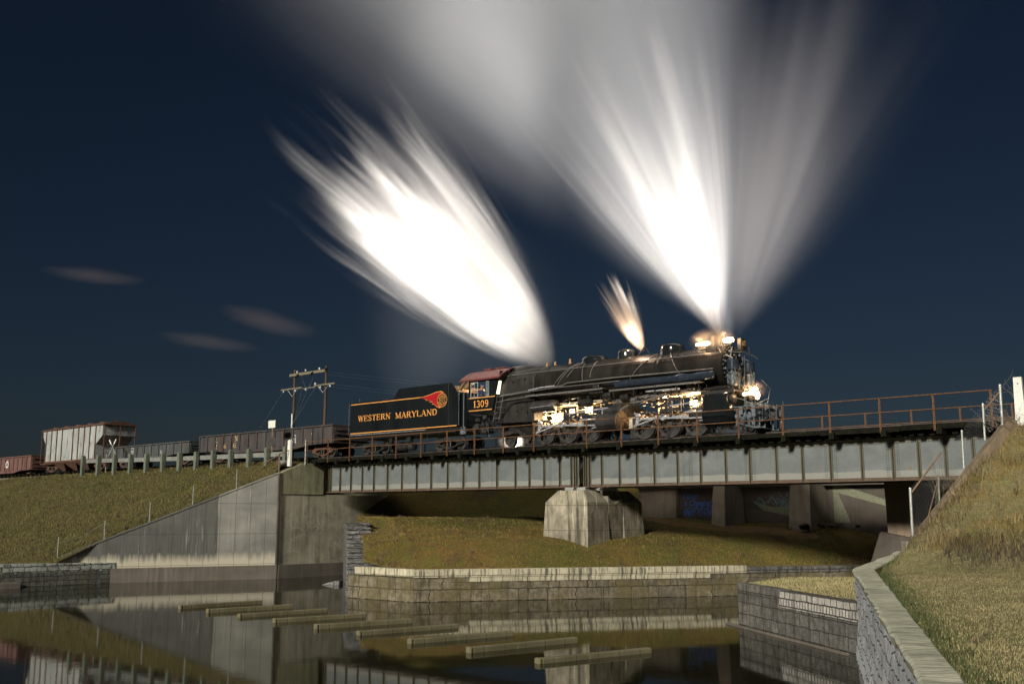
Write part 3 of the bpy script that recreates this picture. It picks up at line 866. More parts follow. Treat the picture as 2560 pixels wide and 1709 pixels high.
for i, (x0, x1, z1) in enumerate(steps):
    j = 0.07 * i + srg.uniform(-0.12, 0.12)
    w = 0.0
    y = -0.03
    while y < 1.3 + j - 0.1:
        y2 = min(1.3 + j, y + srg.uniform(0.6, 1.2))
        zt_ = z1 + srg.uniform(-0.05, 0.05)
        MB().hexa([(x0, y, z1 - 0.118), (x1 + srg.uniform(0.02, 0.14), y, z1 - 0.118), (x1 + srg.uniform(0.02, 0.14), y2 - 0.02, z1 - 0.118), (x0, y2 - 0.02, z1 - 0.118)],
                  [(x0, y, zt_), (x1 + srg.uniform(0.0, 0.1), y, zt_ - 0.02), (x1 + srg.uniform(0.0, 0.1), y2 - 0.02, zt_ + srg.uniform(-0.03, 0.02)), (x0, y2 - 0.02, zt_)]).build('coping_slab', M['stone_end'], e, bevel=0.035)
        y = y2
# front canal walls
L12 = (P2 - P1).length
e = wall_thing('short_canal_wall', 'short angled stretch of pale-capped ashlar wall at the foot of the stepped wall', 'stone wall', (P1.x, P1.y), (P2.x, P2.y), [
    ('wall_face', M['stone_front'], 0, L12, 0.03, 0.6, -1.0, 1.16),
    ('coping', M['stone_cope'], 0.45, L12 - 0.001, -0.03, 0.62, 1.162, 1.52)])
p3 = P2 + WD * 23.4; pe = P2 + WD * 50
e = wall_thing('long_canal_wall', 'long ashlar canal wall with pale coping blocks below the meadow and pier', 'stone wall', (P2.x, P2.y), (pe.x, pe.y), [
    ('wall_face', M['stone_front'], 0.002, 50, 0.03, 0.6, -1.0, 0.90),
    ('string_course', M['stone_cope'], 2.6, 15.2, -0.01, 0.60, 0.902, 1.12),
    ('coping', M['stone_cope'], 0.002, 17.2, -0.04, 0.64, 1.122, 1.50)])
MB().box(15.2, 50, 0.012, 0.6, 0.902, 1.12).build('lower_course', M['stone_front'], e)
MB().box(0.002, 2.6, 0.012, 0.6, 0.902, 1.12).build('lower_course', M['stone_front'], e)
MB().box(17.21, 50, -0.01, 0.62, 1.122, 1.44).build('mossy_coping', M['stone_spit'], e, bevel=0.03)

# low grey wall of the spit (local x from far end to the big wall)
e = wall_thing('spit_wall', 'low grey block wall with white-faced stones along its top running into the right wall', 'stone wall', S0, S1, [
    ('wall_face', M['stone_spit'], 0, 8.97, 0.02, 0.5, -1.0, 1.18),
    ('coping', M['stone_spit'], 0.0, 3.6, -0.02, 0.5, 1.182, 1.52),
    ('white_stones', M['stone_white'], 3.602, 8.97, -0.03, 0.5, 0.93, 1.50)])
MB().box(-0.02, 0.45, 0.0, 0.7, -1.0, 1.15).build('end_face', M['stone_spit'], e, bevel=0.03)
# back face of the spit
bp = [(8.62, 40.3), (9.5, 42.6), (11.6, 44.7), (15.4, 45.3)]
mb = MB()
for a, b in zip(bp[:-1], bp[1:]):
    mb.add([(a[0], a[1], -1), (b[0], b[1], -1), (b[0], b[1], 1.40), (a[0], a[1], 1.44)], [(0, 1, 2, 3)])
tag(mb.build('spit_back_wall', M['stone_spit']), 'mossy back face of the grassy spit beyond the low grey wall', 'stone wall')

# big wall on the right with coping
def big_wall():
    e = wthing('river_wall', 'big pale stone wall with flat concrete coping running from the lower right corner up to the bridge', 'retaining wall', (0, 0, 0))
    zt = [2.38, 2.40, 2.42, 2.82]
    def lerp_path(path, k):
        out = []
        for i in range(len(path) - 1):
            n = (30, 60, 16)[i]
            for j in range(n):
                f = j / n
                out.append((path[i][0] * (1 - f) + path[i + 1][0] * f, path[i][1] * (1 - f) + path[i + 1][1] * f, zt[i] * (1 - f) + zt[i + 1] * f))
        out.append((*path[-1], zt[-1]))
        return out
    a = lerp_path(BW, 0); b = lerp_path(BR, 0)
    rg = random.Random(3)
    mb = MB(); vs = []; fs = []
    for i, (p, q) in enumerate(zip(a, b)):
        jj = rg.uniform(-0.02, 0.02); j2 = rg.uniform(-0.045, 0.045); jz = rg.uniform(-0.012, 0.012)
        vs += [(p[0] + 0.03 + j2, p[1], p[2] - 0.16), (p[0] - 0.015 + j2, p[1], p[2] - 0.035 + jz), (p[0] + 0.03 + j2, p[1], p[2] + jz),
               (q[0] - 0.03 + jj, q[1], q[2] + jz), (q[0] + jj, q[1], q[2] - 0.03), (q[0] + jj, q[1], q[2] - 0.8)]
    n = len(a)
    for i in range(n - 1):
        for k in range(5):
            fs.append((i * 6 + k, (i + 1) * 6 + k, (i + 1) * 6 + k + 1, i * 6 + k + 1))
    fs.append((0, 1, 2, 3, 4, 5)); fs.append(tuple((n - 1) * 6 + k for k in (5, 4, 3, 2, 1, 0)))
    mb.add(vs, fs)
    mb.build('coping', M['conc_coping'], e)
    # inner face, subdivided and rough, in world space
    for nm, i0, i1, mat in (('wall_face', 0, 2, M['stone_big']), ('far_wall_face', 2, 3, M['stone_spit'])):
        for seg in range(i0, i1):
            p, q = Vector(BW[seg]), Vector(BW[seg + 1])
            dv = (q - p); LL = dv.length
            nx = int(LL * 5); nz = 12
            vs = []; fs = []
            for j in range(nz + 1):
                for i in range(nx + 1):
                    z = -1.0 + j / nz * (2.22 + (0 if seg < 2 else 0.0) + 1.0)
                    if seg == 2: z = -1 + j / nz * (3.25 + 0.4 * i / nx)
                    y = 0.05 + rg.uniform(-0.035, 0.035) - (0.12 * max(0, 1.0 - z) if seg < 2 else 0)
                    vs.append((i / nx * LL, -(-y), z))
            for j in range(nz):
                for i in range(nx):
                    a_ = j * (nx + 1) + i
                    fs.append((a_, a_ + nx + 1, a_ + nx + 2, a_ + 1))
            me = bpy.data.meshes.new(nm)
            # the face looks towards the water: local +y is to the left of the wall direction
            me.from_pydata([(x, -y + 0.0, z) for x, y, z in vs], [], fs)
            me.update(); me.shade_smooth()
            me.materials.append(mat)
            o = bpy.data.objects.new(nm, me); COL.objects.link(o)
            o.location = (p.x, p.y, 0); o.rotation_euler = (0, 0, math.atan2(dv.y, dv.x))
            o.parent = e
    return e
big_wall()

# wing wall on the right bank: sloping concrete strip and end pillar
def right_wing():
    a = F(-15.35, -5.6); b = F(-12.45, -3.1)
    d = Vector((b.x - a.x, b.y - a.y)); L = d.length
    e = wthing('sloping_wing_wall', 'brown sloping concrete wall with end pillar below the right end of the bridge', 'retaining wall', (a.x, a.y, 0), math.atan2(d.y, d.x))
    mb = MB().prism([(0, 1.5), (0, 3.28), (0.25, 3.5), (L, 7.62), (L + 0.9, 7.66), (L + 0.9, 1.5)], -0.30, 0.22)
    mb.build('wall_face', M['conc_right'], e, bevel=0.03)
    MB().box(-0.30, 0.28, -0.30, 0.30, 1.4, 3.10).build('end_pillar', M['conc_butt'], e, bevel=0.04)
right_wing()
# abutment at the right end and the pier beyond the bridge
e = thing('right_abutment', 'dark concrete bridge seat standing behind the sloping wall under the right end', 'abutment', -13.2, 0, 0)
MB().box(-0.4, 2.6, -2.4, 3.4, 0.5, 5.36).build('seat', M['conc_right'], e, bevel=0.03)
MB().box(0.5, 2.6, -2.4, 3.4, 5.362, 7.15).build('back_wall', M['conc_right'], e, bevel=0.03)
e = thing('concrete_pylon', 'broad dark brown concrete support with ragged foot just left of the sloping wall', 'bridge support', -20.3, 4.0, 0)
mb = MB().hexa([(0.25, -0.25, 0.5), (3.6, -0.25, 0.5), (3.6, 3.0, 0.5), (0.25, 3.0, 0.5)], [(0, 0, 6.0), (3.3, 0, 6.0), (3.3, 3.0, 6.0), (0, 3.0, 6.0)])
mb.build('shaft', concrete('conc_pylon', (0.44, 0.34, 0.25), (0.28, 0.215, 0.16), 0.6, False), e, bevel=0.05)
mb = MB().hexa([(-1.0, -0.9, 0.5), (3.6, -0.9, 0.5), (3.6, 3.0, 0.5), (-1.0, 3.0, 0.5)], [(-0.2, -0.3, 3.3), (3.6, -0.3, 2.6), (3.6, 3.0, 2.6), (-0.2, 3.0, 3.3)])
mb.build('foot', M['conc_dark'], e, bevel=0.1)

# retaining wall with buttresses under and beyond the bridge
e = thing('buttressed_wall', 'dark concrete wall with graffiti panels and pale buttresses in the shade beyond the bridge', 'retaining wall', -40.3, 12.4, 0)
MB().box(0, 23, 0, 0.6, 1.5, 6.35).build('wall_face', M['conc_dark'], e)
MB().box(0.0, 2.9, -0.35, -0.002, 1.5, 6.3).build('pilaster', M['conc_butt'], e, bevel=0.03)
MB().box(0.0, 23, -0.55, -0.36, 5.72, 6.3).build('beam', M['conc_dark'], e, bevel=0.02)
for s0, w in ((-33.55, 0.95), (-28.45, 1.35)):
    x = s0 + 40.3
    mb = MB().hexa([(x, -2.7, 1.5), (x + w + 0.15, -2.7, 1.5), (x + w + 0.15, -0.002, 1.5), (x, -0.002, 1.5)],
                   [(x, -2.0, 6.25), (x + w - 0.15, -2.0, 6.25), (x + w - 0.15, -0.002, 6.25), (x, -0.002, 6.25)])
    mb.build('buttress', M['conc_butt'], e, bevel=0.05)
mb = MB()
def scrawl(mb, pts, w, y=-0.006):
    n = len(pts); l = []; r = []
    for i in range(n):
        a = pts[max(0, i - 1)]; b = pts[min(n - 1, i + 1)]
        dx, dz = b[0] - a[0], b[1] - a[1]; LL = math.hypot(dx, dz) or 1
        l.append((pts[i][0] - dz / LL * w / 2, y, pts[i][1] + dx / LL * w / 2)); r.append((pts[i][0] + dz / LL * w / 2, y, pts[i][1] - dx / LL * w / 2))
    mb.add(l + r, [(i, i + 1, i + 1 + n, i + n) for i in range(n - 1)])
def txt_obj(text, size, mat, parent, loc, name='graffiti', rot=(math.pi / 2, 0, 0), shear=0.0, off=0.0):
    cu = bpy.data.curves.new('t', 'FONT')
    cu.body = text; cu.size = size; cu.shear = shear; cu.offset = off; cu.resolution_u = 3
    to = bpy.data.objects.new('t', cu)
    me = bpy.data.meshes.new_from_object(to)
    bpy.data.objects.remove(to)
    me.name = name
    me.materials.clear(); me.materials.append(mat)
    o = bpy.data.objects.new(name, me); COL.objects.link(o)
    o.parent = parent; o.location = loc; o.rotation_euler = rot
    return o
txt_obj('Your', 0.62, M['graffiti_blue'], e, (3.1, -0.012, 5.05), shear=0.3, off=0.015)
txt_obj('a Cheater', 0.50, M['graffiti_blue'], e, (3.3, -0.012, 4.62), shear=0.3, off=0.012)
txt_obj('Jenny', 0.46, M['graffiti_blue'], e, (5.35, -0.012, 4.95), shear=0.3, off=0.01)
txt_obj('Punk', 0.55, M['graffiti_teal'], e, (10.1, -0.012, 4.55), shear=0.3, off=0.012)
mb = MB()
for k in range(26):
    x0 = 3.1 + random.random() * 3.6; z0 = 4.0 + random.random() * 0.5
    pts = [(x0 + i * 0.09, z0 + 0.16 * math.sin(i * 1.5 + k) + 0.02 * k % 0.1) for i in range(6)]
    scrawl(mb, pts, 0.05, -0.008 - 0.0004 * k)
mb.build('scrawl', M['graffiti_blue'], e)
mb = MB()
for k in range(14):
    x0 = 8.3 + random.random() * 2.6; z0 = 4.2 + random.random() * 1.0
    pts = [(x0 + i * 0.12, z0 + 0.2 * math.sin(i * 1.1 + k * 2)) for i in range(7)]
    scrawl(mb, pts, 0.045, -0.010 - 0.0004 * k)
mb.build('scrawl', M['graffiti_teal'], e)
mb = MB().add([(8.2, -0.006, 4.9), (9.6, -0.006, 4.5), (11.2, -0.006, 4.6), (11.2, -0.006, 3.9), (9.0, -0.006, 4.3)], [(0, 1, 2, 3, 4)])
mb.build('pale_patch', M['graffiti_beam_pale'], e)
mb = MB().add([(13.5, -0.004, 5.95), (14.2, -0.004, 5.7), (17.6, -0.004, 4.55), (18.6, -0.004, 4.0), (13.8, -0.004, 5.3), (14.5, -0.004, 3.6), (13.5, -0.004, 3.6)], [(0, 1, 4), (1, 2, 4), (2, 3, 4), (0, 4, 5, 6)])
mb.build('pale_patch', M['graffiti_beam_pale'], e)  # light beam falling across the wall, painted as a diagonal pale patch
txt_obj('VO', 0.4, M['graffiti_beam_pale'], e, (19.2, -0.012, 4.3))
for k, (ss, qq, r) in enumerate(((-27.3, 9.6, 0.34), (-26.4, 9.9, 0.22), (-25.6, 9.5, 0.28), (-24.3, 9.8, 0.20))):
    mb = MB().sphere((0, 0, 0), r, 0.5, 6, 4)
    mb.v = [(x + random.uniform(-.3, .3) * r, y + random.uniform(-.3, .3) * r, z + random.uniform(-.25, .25) * r) for x, y, z in mb.v]
    p = F(ss, qq)
    o = mb.build('rock', M['conc_dark'])
    o.location = (p.x, p.y, 3.45); o.rotation_euler = (0, 0, random.random() * 3)
    o.scale = (1.5, 0.9, 1)
    tag(o, ('largest dark rock, leftmost in the row at the foot of the right-hand buttress', 'small dark rock just right of the largest one below the right-hand buttress', 'middle-sized jagged rock third in the row below the buttressed wall', 'smallest rock, rightmost of the row below the buttressed wall')[k], 'rock', 'rocks at the foot of the buttressed wall')

# ------------------------------------------------------------------ central pier
def pier():
    e = thing('bridge_pier', 'pale concrete pier with two chamfered humps standing in the meadow under the girder joint', 'bridge pier', -34.85, 0, 0)
    w, zt, zb = 1.42, 5.34, 2.1
    def hump(y0, y1, flip, name):
        c = 0.55; zc = 4.72; bt = 0.14
        yb0, yb1 = (y0 - bt, y1) if not flip else (y0, y1 + bt)
        cy0, cy1 = (c * 0.75, 0.0) if not flip else (0.0, c * 0.75)
        vs = [(-w - bt, yb0, zb), (w + bt, yb0, zb), (w + bt, yb1, zb), (-w - bt, yb1, zb),
              (-w, y0, zc), (w, y0, zc), (w, y1, zc), (-w, y1, zc),
              (-w + c, y0 + cy0, zt), (w - c, y0 + cy0, zt), (w - c, y1 - cy1, zt), (-w + c, y1 - cy1, zt)]
        fs = [(0, 3, 2, 1), (8, 9, 10, 11)]
        for a in (0, 4):
            fs += [(a, a + 1, a + 5, a + 4), (a + 1, a + 2, a + 6, a + 5), (a + 2, a + 3, a + 7, a + 6), (a + 3, a, a + 4, a + 7)]
        MB().add(vs, fs).build(name, M['conc_pier'], e, bevel=0.04)
    hump(-2.25, -0.45, False, 'near_hump')
    hump(0.85, 2.65, True, 'far_hump')
    # web between the humps with a V saddle
    mb = MB().prism([(-0.452, zb), (0.852, zb), (0.852, 5.0), (0.2, 4.62), (-0.452, 5.05)], -w - 0.02, w + 0.02, 'yz')
    mb.build('saddle', M['conc_pier'], e, bevel=0.03)
    for y in (-1.15, 1.15):
        for x in (-0.42, 0.38):
            MB().box(x - 0.28, x + 0.28, y - 0.3, y + 0.3, 5.342, 5.50).build('bearing', M['galv'], e, bevel=0.01)
pier()

# ------------------------------------------------------------------ concrete beams lying in the water
logs = [((-14.64, 46.51), (-11.7, 49.3)), ((-12.86, 44.58), (-9.75, 46.92)), ((-11.02, 42.63), (-7.9, 45.14)), ((-9.16, 40.69), (-5.95, 42.89)), ((-7.16, 38.51), (-3.88, 40.69)),
        ((-5.32, 36.55), (-2.01, 38.93)), ((-3.33, 34.24), (0.01, 36.55)), ((-1.33, 32.06), (2.08, 34.67)), ((0.69, 29.81), (4.16, 32.2))]
ordn = ['farthest', 'second farthest', 'third from the far end', 'fourth from the far end, darkest', 'middle', 'fourth from the near end', 'third from the near end', 'second nearest', 'nearest and largest-looking']
for i, (a, b) in enumerate(logs):
    a = Vector(a); b = Vector(b); d = b - a; L = d.length
    e = wthing('concrete_beam', ordn[i] + ' of the nine mossy concrete beams in the water', 'beam', (a.x, a.y, 0.0), math.atan2(d.y, d.x), 'concrete beams lying in the water')
    MB().box(0.12, L, -0.12, 0.12, -0.4, 0.155 + 0.012 * math.sin(i * 2.1)).build('beam_body', M['conc_log'], e, bevel=0.035)
    MB().box(0.0, 0.11, -0.13, 0.13, -0.4, 0.165 + 0.012 * math.sin(i * 2.1)).build('end_cap', M['conc_log'], e, bevel=0.04)

# plank, flat rock
e = MB().box(0, 8.9, -0.10, 0.05, -0.02, 0.05)
o = e.build('floating_plank', M['conc_foot'], bevel=0.01)
d = Vector(S1) - Vector(S0); nrm = Vector((-d.y, d.x)).normalized()
o.location = (S0[0] - 0.4, S0[1] + 0.0, 0.02); o.rotation_euler = (0, 0, math.atan2(d.y, d.x))
tag(o, 'long brown plank floating along the foot of the low grey wall', 'plank')
o = MB().prism([(-0.25, -0.1), (1.25, -0.1), (1.25, 0.30), (0.85, 0.26), (0.3, 0.10)], 0, 0.9).build('flat_rock', M['stone_end'], bevel=0.05)
o.location = (-11.35, 61.8, -0.05); o.rotation_euler = (0, 0, -0.1)
tag(o, 'flat grey rock sticking out of the water left of the stepped wall', 'rock')

# ================================================================== THE BRIDGE
ZR = 7.90                      # top of rail
bridge = thing('plate_girder_bridge', 'long grey-blue riveted plate girder bridge carrying the steam train', 'bridge', -35, 0, 7.3)
BO = (-35, 0, 7.3)
def bbuild(mb, n, m, **k):
    return mb.build(n, m, bridge, BO, **k)
for y in (-1.15, 1.15):
    for s0, s1 in ((-56.45, -34.80), (-34.50, -13.6)):
        yy = y
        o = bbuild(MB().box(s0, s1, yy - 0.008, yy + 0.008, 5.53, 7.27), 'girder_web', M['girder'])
        bbuild(MB().box(s0, s1, yy - 0.19, yy + 0.19, 7.272, 7.31), 'top_flange', M['flange_top'])
        bbuild(MB().box(s0, s1, yy - 0.19, yy + 0.19, 5.495, 5.528), 'bottom_flange', M['flange_rust'])
        sg = -1
        bbuild(MB().box(s0, s1, yy - 0.03, yy - 0.009, 7.11, 7.271), 'top_angle', M['flange_top'])
        bbuild(MB().box(s0, s1, yy - 0.03, yy - 0.009, 5.529, 5.65), 'bottom_angle', M['flange_rust'])
stf = [-56.35, -56.15, -55.16, -54.02, -52.86, -51.69, -50.36, -48.98, -47.61, -46.31, -44.87, -43.54, -42.22, -40.8, -39.37, -38.32, -37.23, -36.11, -35.3, -35.07, -34.92, -34.38, -34.25, -34.05, -33.24, -32.08, -30.98, -29.91, -28.52, -27.19, -25.79, -24.49, -23.12, -21.82, -20.47, -19.03, -17.66, -16.55, -15.45, -14.34]
for s in stf:
    mb = MB().box(s - 0.012, s + 0.012, -1.28, -1.1735, 5.530, 7.270)
    mb.box(s - 0.085, s + 0.085, -1.173, -1.161, 5.655, 7.105)
    bbuild(mb, 'stiffener', M['stiff'])
# rivets: rows along the flange angles, columns at the spliced stiffeners
mb = MB()
def rivet(s, z, y=-1.181, r=0.017):
    mb.add([(s - r, y, z - r), (s + r, y, z - r), (s + r, y, z + r), (s - r, y, z + r), (s, y - 0.014, z)], [(0, 1, 4), (1, 2, 4), (2, 3, 4), (3, 0, 4)])
s = -56.3
k = 0
while s < -13.7:
    if not -34.8 < s < -34.5:
        rivet(s, 7.225 if k % 2 else 7.16); rivet(s, 5.575 if k % 2 else 5.62)
    s += 0.10; k += 1
for s in (-50.36, -43.54, -41.0, -37.0, -29.91, -27.95, -24.49, -20.47, -17.66):
    for j in range(19):
        for dx in (-0.28, -0.2, 0.10, 0.18, 0.26):
            rivet(s + dx, 5.72 + j * 0.075, -1.160)
tag(bbuild(mb, 'rivets', M['stiff']), kind='stuff')
# splice plates
for s in (-50.36, -43.54, -29.91, -24.49, -20.47):
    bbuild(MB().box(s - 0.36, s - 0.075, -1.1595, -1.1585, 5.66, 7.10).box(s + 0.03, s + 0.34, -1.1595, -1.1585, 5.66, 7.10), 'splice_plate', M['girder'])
# lateral bracing between the girders
for i, s in enumerate(np.arange(-55.5, -14.5, 2.9)):
    bbuild(MB().box(s - 0.05, s + 0.05, -1.12, 1.12, 5.62, 5.72).box(s - 0.05, s + 0.05, -1.12, 1.12, 7.05, 7.15), 'cross_brace', M['flange_rust'])
# ties
rg = random.Random(11)
tie_s = np.arange(-57.6, -12.2, 0.46)
me_cache = {}
for i, s in enumerate(tie_s):
    lng = (i % 5 == 2)
    key = ('long' if lng else 'short', i % 3)
    q0 = -2.26 if lng else -1.72 + 0.03 * (i % 3)
    if key not in me_cache:
        o = MB().box(-0.12, 0.12, q0, 3.9 if lng else 1.72, 7.315, 7.58 + 0.008 * (i % 3)).build('tie', M['tie_wood'], bridge, (0, 0, 7.3), bevel=0.015)
        me_cache[key] = o
    else:
        o = me_cache[key].copy(); COL.objects.link(o); o.parent = bridge
    o.location = (s + 35 + rg.uniform(-0.02, 0.02), 0, 0)
# fascia planks and guard timber along the near edge (uneven lengths)
s = -57.7
k = 0
while s < -12.3:
    L = rg.choice((3.0, 3.6, 4.2))
    e_ = min(s + L - 0.03, -12.3)
    bbuild(MB().box(s, e_, -2.10 + 0.015 * (k % 3), -1.98, 7.50 + 0.03 * (k % 2), 7.72 + 0.02 * ((k * 7) % 3)), 'fascia_plank', M['tie_wood'], bevel=0.012)
    s += L; k += 1
bbuild(MB().box(-57.7, -12.3, -1.975, -1.10, 7.600, 7.66), 'walkway_board', M['tie_wood'])
bbuild(MB().box(-57.7, -12.3, 1.10, 3.95, 7.602, 7.66), 'walkway_board', M['tie_wood'])
bbuild(MB().box(-57.7, -12.3, -0.40, -0.28, 7.602, 7.80), 'guard_rail', M['rail_steel'])

# railings
post_near = [-57.55 + 2.27 * i for i in range(10)] + [-33.44 + 2.25 * i for i in range(10)]
def railing(name, label, q, posts, z0, z1, zm, side):
    e = thing(name, label, 'railing', posts[0], q, z0)
    org = (posts[0], q, z0)
    for s in posts:
        w = 0.042
        mb = MB().box(s - w, s + w, q - 0.012, q + 0.012, z0, z1)
        mb.box(s - 0.012, s + 0.012, q - 0.05, q + 0.05, z0, z1 - 0.02)
        mb.build('post', M['rust_rail'], e, org)
    a, b = posts[0], posts[-1]
    MB().tube([(a, q - 0.03 * side, z1 - 0.03), (b, q - 0.03 * side, z1 - 0.03)], 0.024, 8).build('top_rail', M['rust_rail'], e, org)
    MB().tube([(a, q - 0.03 * side, zm), (b, q - 0.03 * side, zm)], 0.022, 8).build('middle_rail', M['rust_rail'], e, org)
    return e
railing('bridge_railing', 'rusty orange steel railing along the near edge of the bridge deck', -2.2, post_near, 7.46, 8.96, 8.33, 1)
fp = [-57.0 + 2.25 * i for i in range(21)]
railing('bridge_railing', 'rusty steel railing along the far edge of the bridge deck, behind the train', 4.0, fp, 7.67, 8.98, 8.36, -1)

# track
tr = thing('railroad_track', 'pair of dark steel rails carrying the train over bridge and embankment', 'track', -35, 0, 7.6)
TO = (-35, 0, 7.6)
for y in (-0.755, 0.755):
    MB().box(-135, 60, y - 0.036, y + 0.036, ZR - 0.05, ZR).box(-135, 60, y - 0.01, y + 0.01, ZR - 0.15, ZR - 0.05).box(-135, 60, y - 0.07, y + 0.07, ZR - 0.165, ZR - 0.15).build('rail', M['rail_steel'], tr, TO)
bed = MB().prism([(-2.3, 7.0), (2.3, 7.0), (1.5, 7.66), (-1.5, 7.66)], -140, -57.75, 'yz')
bed.prism([(-2.3, 7.0), (2.3, 7.0), (1.5, 7.70), (-1.5, 7.70)], -12.2, 62, 'yz')
o = bed.build('ballast', M['ballast'])
o.location = F(0, 0, 0); o.rotation_euler = (0, 0, R0)
tag(o, kind='structure')
for i in range(60):
    s = -58.3 - i * 0.9
    o = me_cache[('short', 0)].copy(); COL.objects.link(o); o.parent = tr
    o.location = (s + 35, 0, 0.06)
    o.name = 'tie'

# ================================================================== TRAIN
def wheel_mesh(r, spokes=0, tread=0.13, hubr=0.14, disc=True):
    """returns builders for tyre and centre, wheel facing -y, centre at origin"""
    ty = MB().ring((0, 0, 0), r * 0.86, r, -tread / 2, tread / 2, 36)
    ty.ring((0, 0, 0), r * 0.86, r + 0.03, tread / 2, tread / 2 + 0.03, 36)
    c = MB()
    c.ring((0, 0, 0), r * 0.78, r * 0.862, -tread * 0.36, tread * 0.36, 32)
    if spokes:
        for i in range(spokes):
            a = 2 * math.pi * i / spokes
            ca, sa = math.cos(a), math.sin(a)
            w0, w1 = 0.035, 0.022
            p = lambda rr, w, y: (ca * rr - sa * w, y, sa * rr + ca * w)
            c.add([p(0.1, -w0, -0.045), p(0.1, w0, -0.045), p(r * 0.8, w1, -0.03), p(r * 0.8, -w1, -0.03),
                   p(0.1, -w0, 0.04), p(0.1, w0, 0.04), p(r * 0.8, w1, 0.03), p(r * 0.8, -w1, 0.03)],
                  [(0, 3, 2, 1), (4, 5, 6, 7), (0, 1, 5, 4), (1, 2, 6, 5), (2, 3, 7, 6), (3, 0, 4, 7)])
    elif disc:
        c.lathe([(-0.03, r * 0.8), (-0.02, r * 0.55), (-0.05, hubr * 1.6), (0.03, hubr * 1.5), (0.02, r * 0.8)], (0, 0, 0), 'y', 28)
    c.cyl((0, -tread * 0.7, 0), (0, tread * 0.6, 0), hubr, hubr * 0.9, 18)
    return ty, c
def truck(parent, org, s, wheels, r, sidef, z=ZR, q=0.755, frame_mat='loco_black', wheel_mat='wheel_grey', far=True):
    """freight or tender truck: wheels with axle and a cast side frame on each side"""
    zc = z + r
    for dx in wheels:
        for y in ((-q, q) if far else (-q,)):
            ty, c = wheel_mesh(r, 0)
            sg = 1 if y < 0 else -1
            for b_, n_, m_ in ((ty, 'tyre', M['tyre_steel']), (c, 'wheel_centre', M[wheel_mat])):
                b_.v = [(vx + s + dx, vy * sg + y, vz + zc) for vx, vy, vz in b_.v]
            w = c.build('wheel', M[wheel_mat], parent, org, smooth=True)
            ty.build('tyre', M['tyre_steel'], w, (0, 0, 0), smooth=True)
            for ch in w.children:
                ch.data.transform(Matrix.Translation((-org[0], -org[1], -org[2])))
        MB().cyl((s + dx, -q, zc), (s + dx, q, zc), 0.075, 0.075, 10).build('axle', M['gear_steel'], parent, org)
    a = wheels[0] - 0.28; b = wheels[-1] + 0.28; m = (wheels[0] + wheels[-1]) / 2
    for y in (-q - 0.22, q + 0.10):
        mb = MB()
        top = [(a, zc + 0.10), (a + 0.3, zc + 0.26), (m - 0.3, zc + 0.36), (m + 0.3, zc + 0.36), (b - 0.3, zc + 0.26), (b, zc + 0.10), (b, zc - 0.06), (b - 0.34, zc + 0.02), (m + 0.32, zc + 0.16), (m + 0.26, zc - 0.20), (m - 0.26, zc - 0.20), (m - 0.32, zc + 0.16), (a + 0.34, zc + 0.02), (a, zc - 0.06)]
        # upper arch and lower tie bar built as convex pieces
        for q4 in ([0, 1, 12, 13], [1, 2, 11, 12], [2, 3, 8, 11], [3, 4, 7, 8], [4, 5, 6, 7]):
            mb.prism([(s + top[i][0], top[i][1]) for i in q4], y, y + 0.12)
        mb.prism([(s + a + 0.2, zc + 0.0), (s + m - 0.25, zc - 0.24), (s + m + 0.25, zc - 0.24), (s + b - 0.2, zc + 0.0), (s + b - 0.3, zc - 0.06), (s + m + 0.25, zc - 0.32), (s + m - 0.25, zc - 0.32), (s + a + 0.3, zc - 0.06)][:0] or [(s + m - 0.3, zc - 0.2), (s + m + 0.3, zc - 0.2), (s + m + 0.3, zc - 0.30), (s + m - 0.3, zc - 0.30)], y, y + 0.12)
        for sg in (-1, 1):
            x0 = s + m + sg * 0.3; x1 = s + (b - 0.15 if sg > 0 else a + 0.15)
            mb.prism([(x0, zc - 0.30), (x0, zc - 0.20), (x1, zc + 0.04), (x1, zc - 0.05)], y, y + 0.10)
        for dx in wheels:
            mb.box(s + dx - 0.13, s + dx + 0.13, y - 0.02, y + 0.14, zc - 0.12, zc + 0.15)
        mb.build('side_frame', M[frame_mat], parent, org)
        sp = MB()
        for dx in (-0.12, 0.12):
            sp.cyl((s + m + dx, y + 0.06, zc - 0.2), (s + m + dx, y + 0.06, zc + 0.16), 0.075, 0.075, 10)
        sp.build('spring', M['gear_steel'], parent, org, smooth=True)
    MB().box(s + m - 0.18, s + m + 0.18, -q, q, zc + 0.05, zc + 0.3).build('bolster', M[frame_mat], parent, org)

# ------------------------------------------------ locomotive
LO = (-33, 0, ZR)
loco = thing('steam_locomotive', 'black articulated steam locomotive numbered 1309 with red cab roof, glowing between its wheels', 'locomotive', *LO)
def lb(mb, n, m, smooth=False, bevel=0.0, parent=None):
    o = mb.build(n, M[m] if isinstance(m, str) else m, None, LO, smooth, bevel)
    o.parent = parent if parent is not None else loco
    return o
ZB = 11.33
boiler = lb(MB().lathe([(-39.2, 1.13), (-37.9, 1.12), (-33, 1.11), (-31.4, 1.09), (-29.2, 1.07), (-27.6, 1.065)], (0, 0, ZB), 'x', 56), 'boiler', 'boiler_black', True)
for s in (-38.6, -37.3, -35.9, -34.4, -32.9, -31.4, -29.9, -28.6):
    r = np.interp(s, [-39.2, -27.6], [1.14, 1.075])
    lb(MB().lathe([(-0.03, r - 0.02), (-0.03, r + 0.008), (0.03, r + 0.008), (0.03, r - 0.02)], (s, 0, ZB), 'x', 48), 'boiler_band', 'boiler_black', True, parent=boiler)
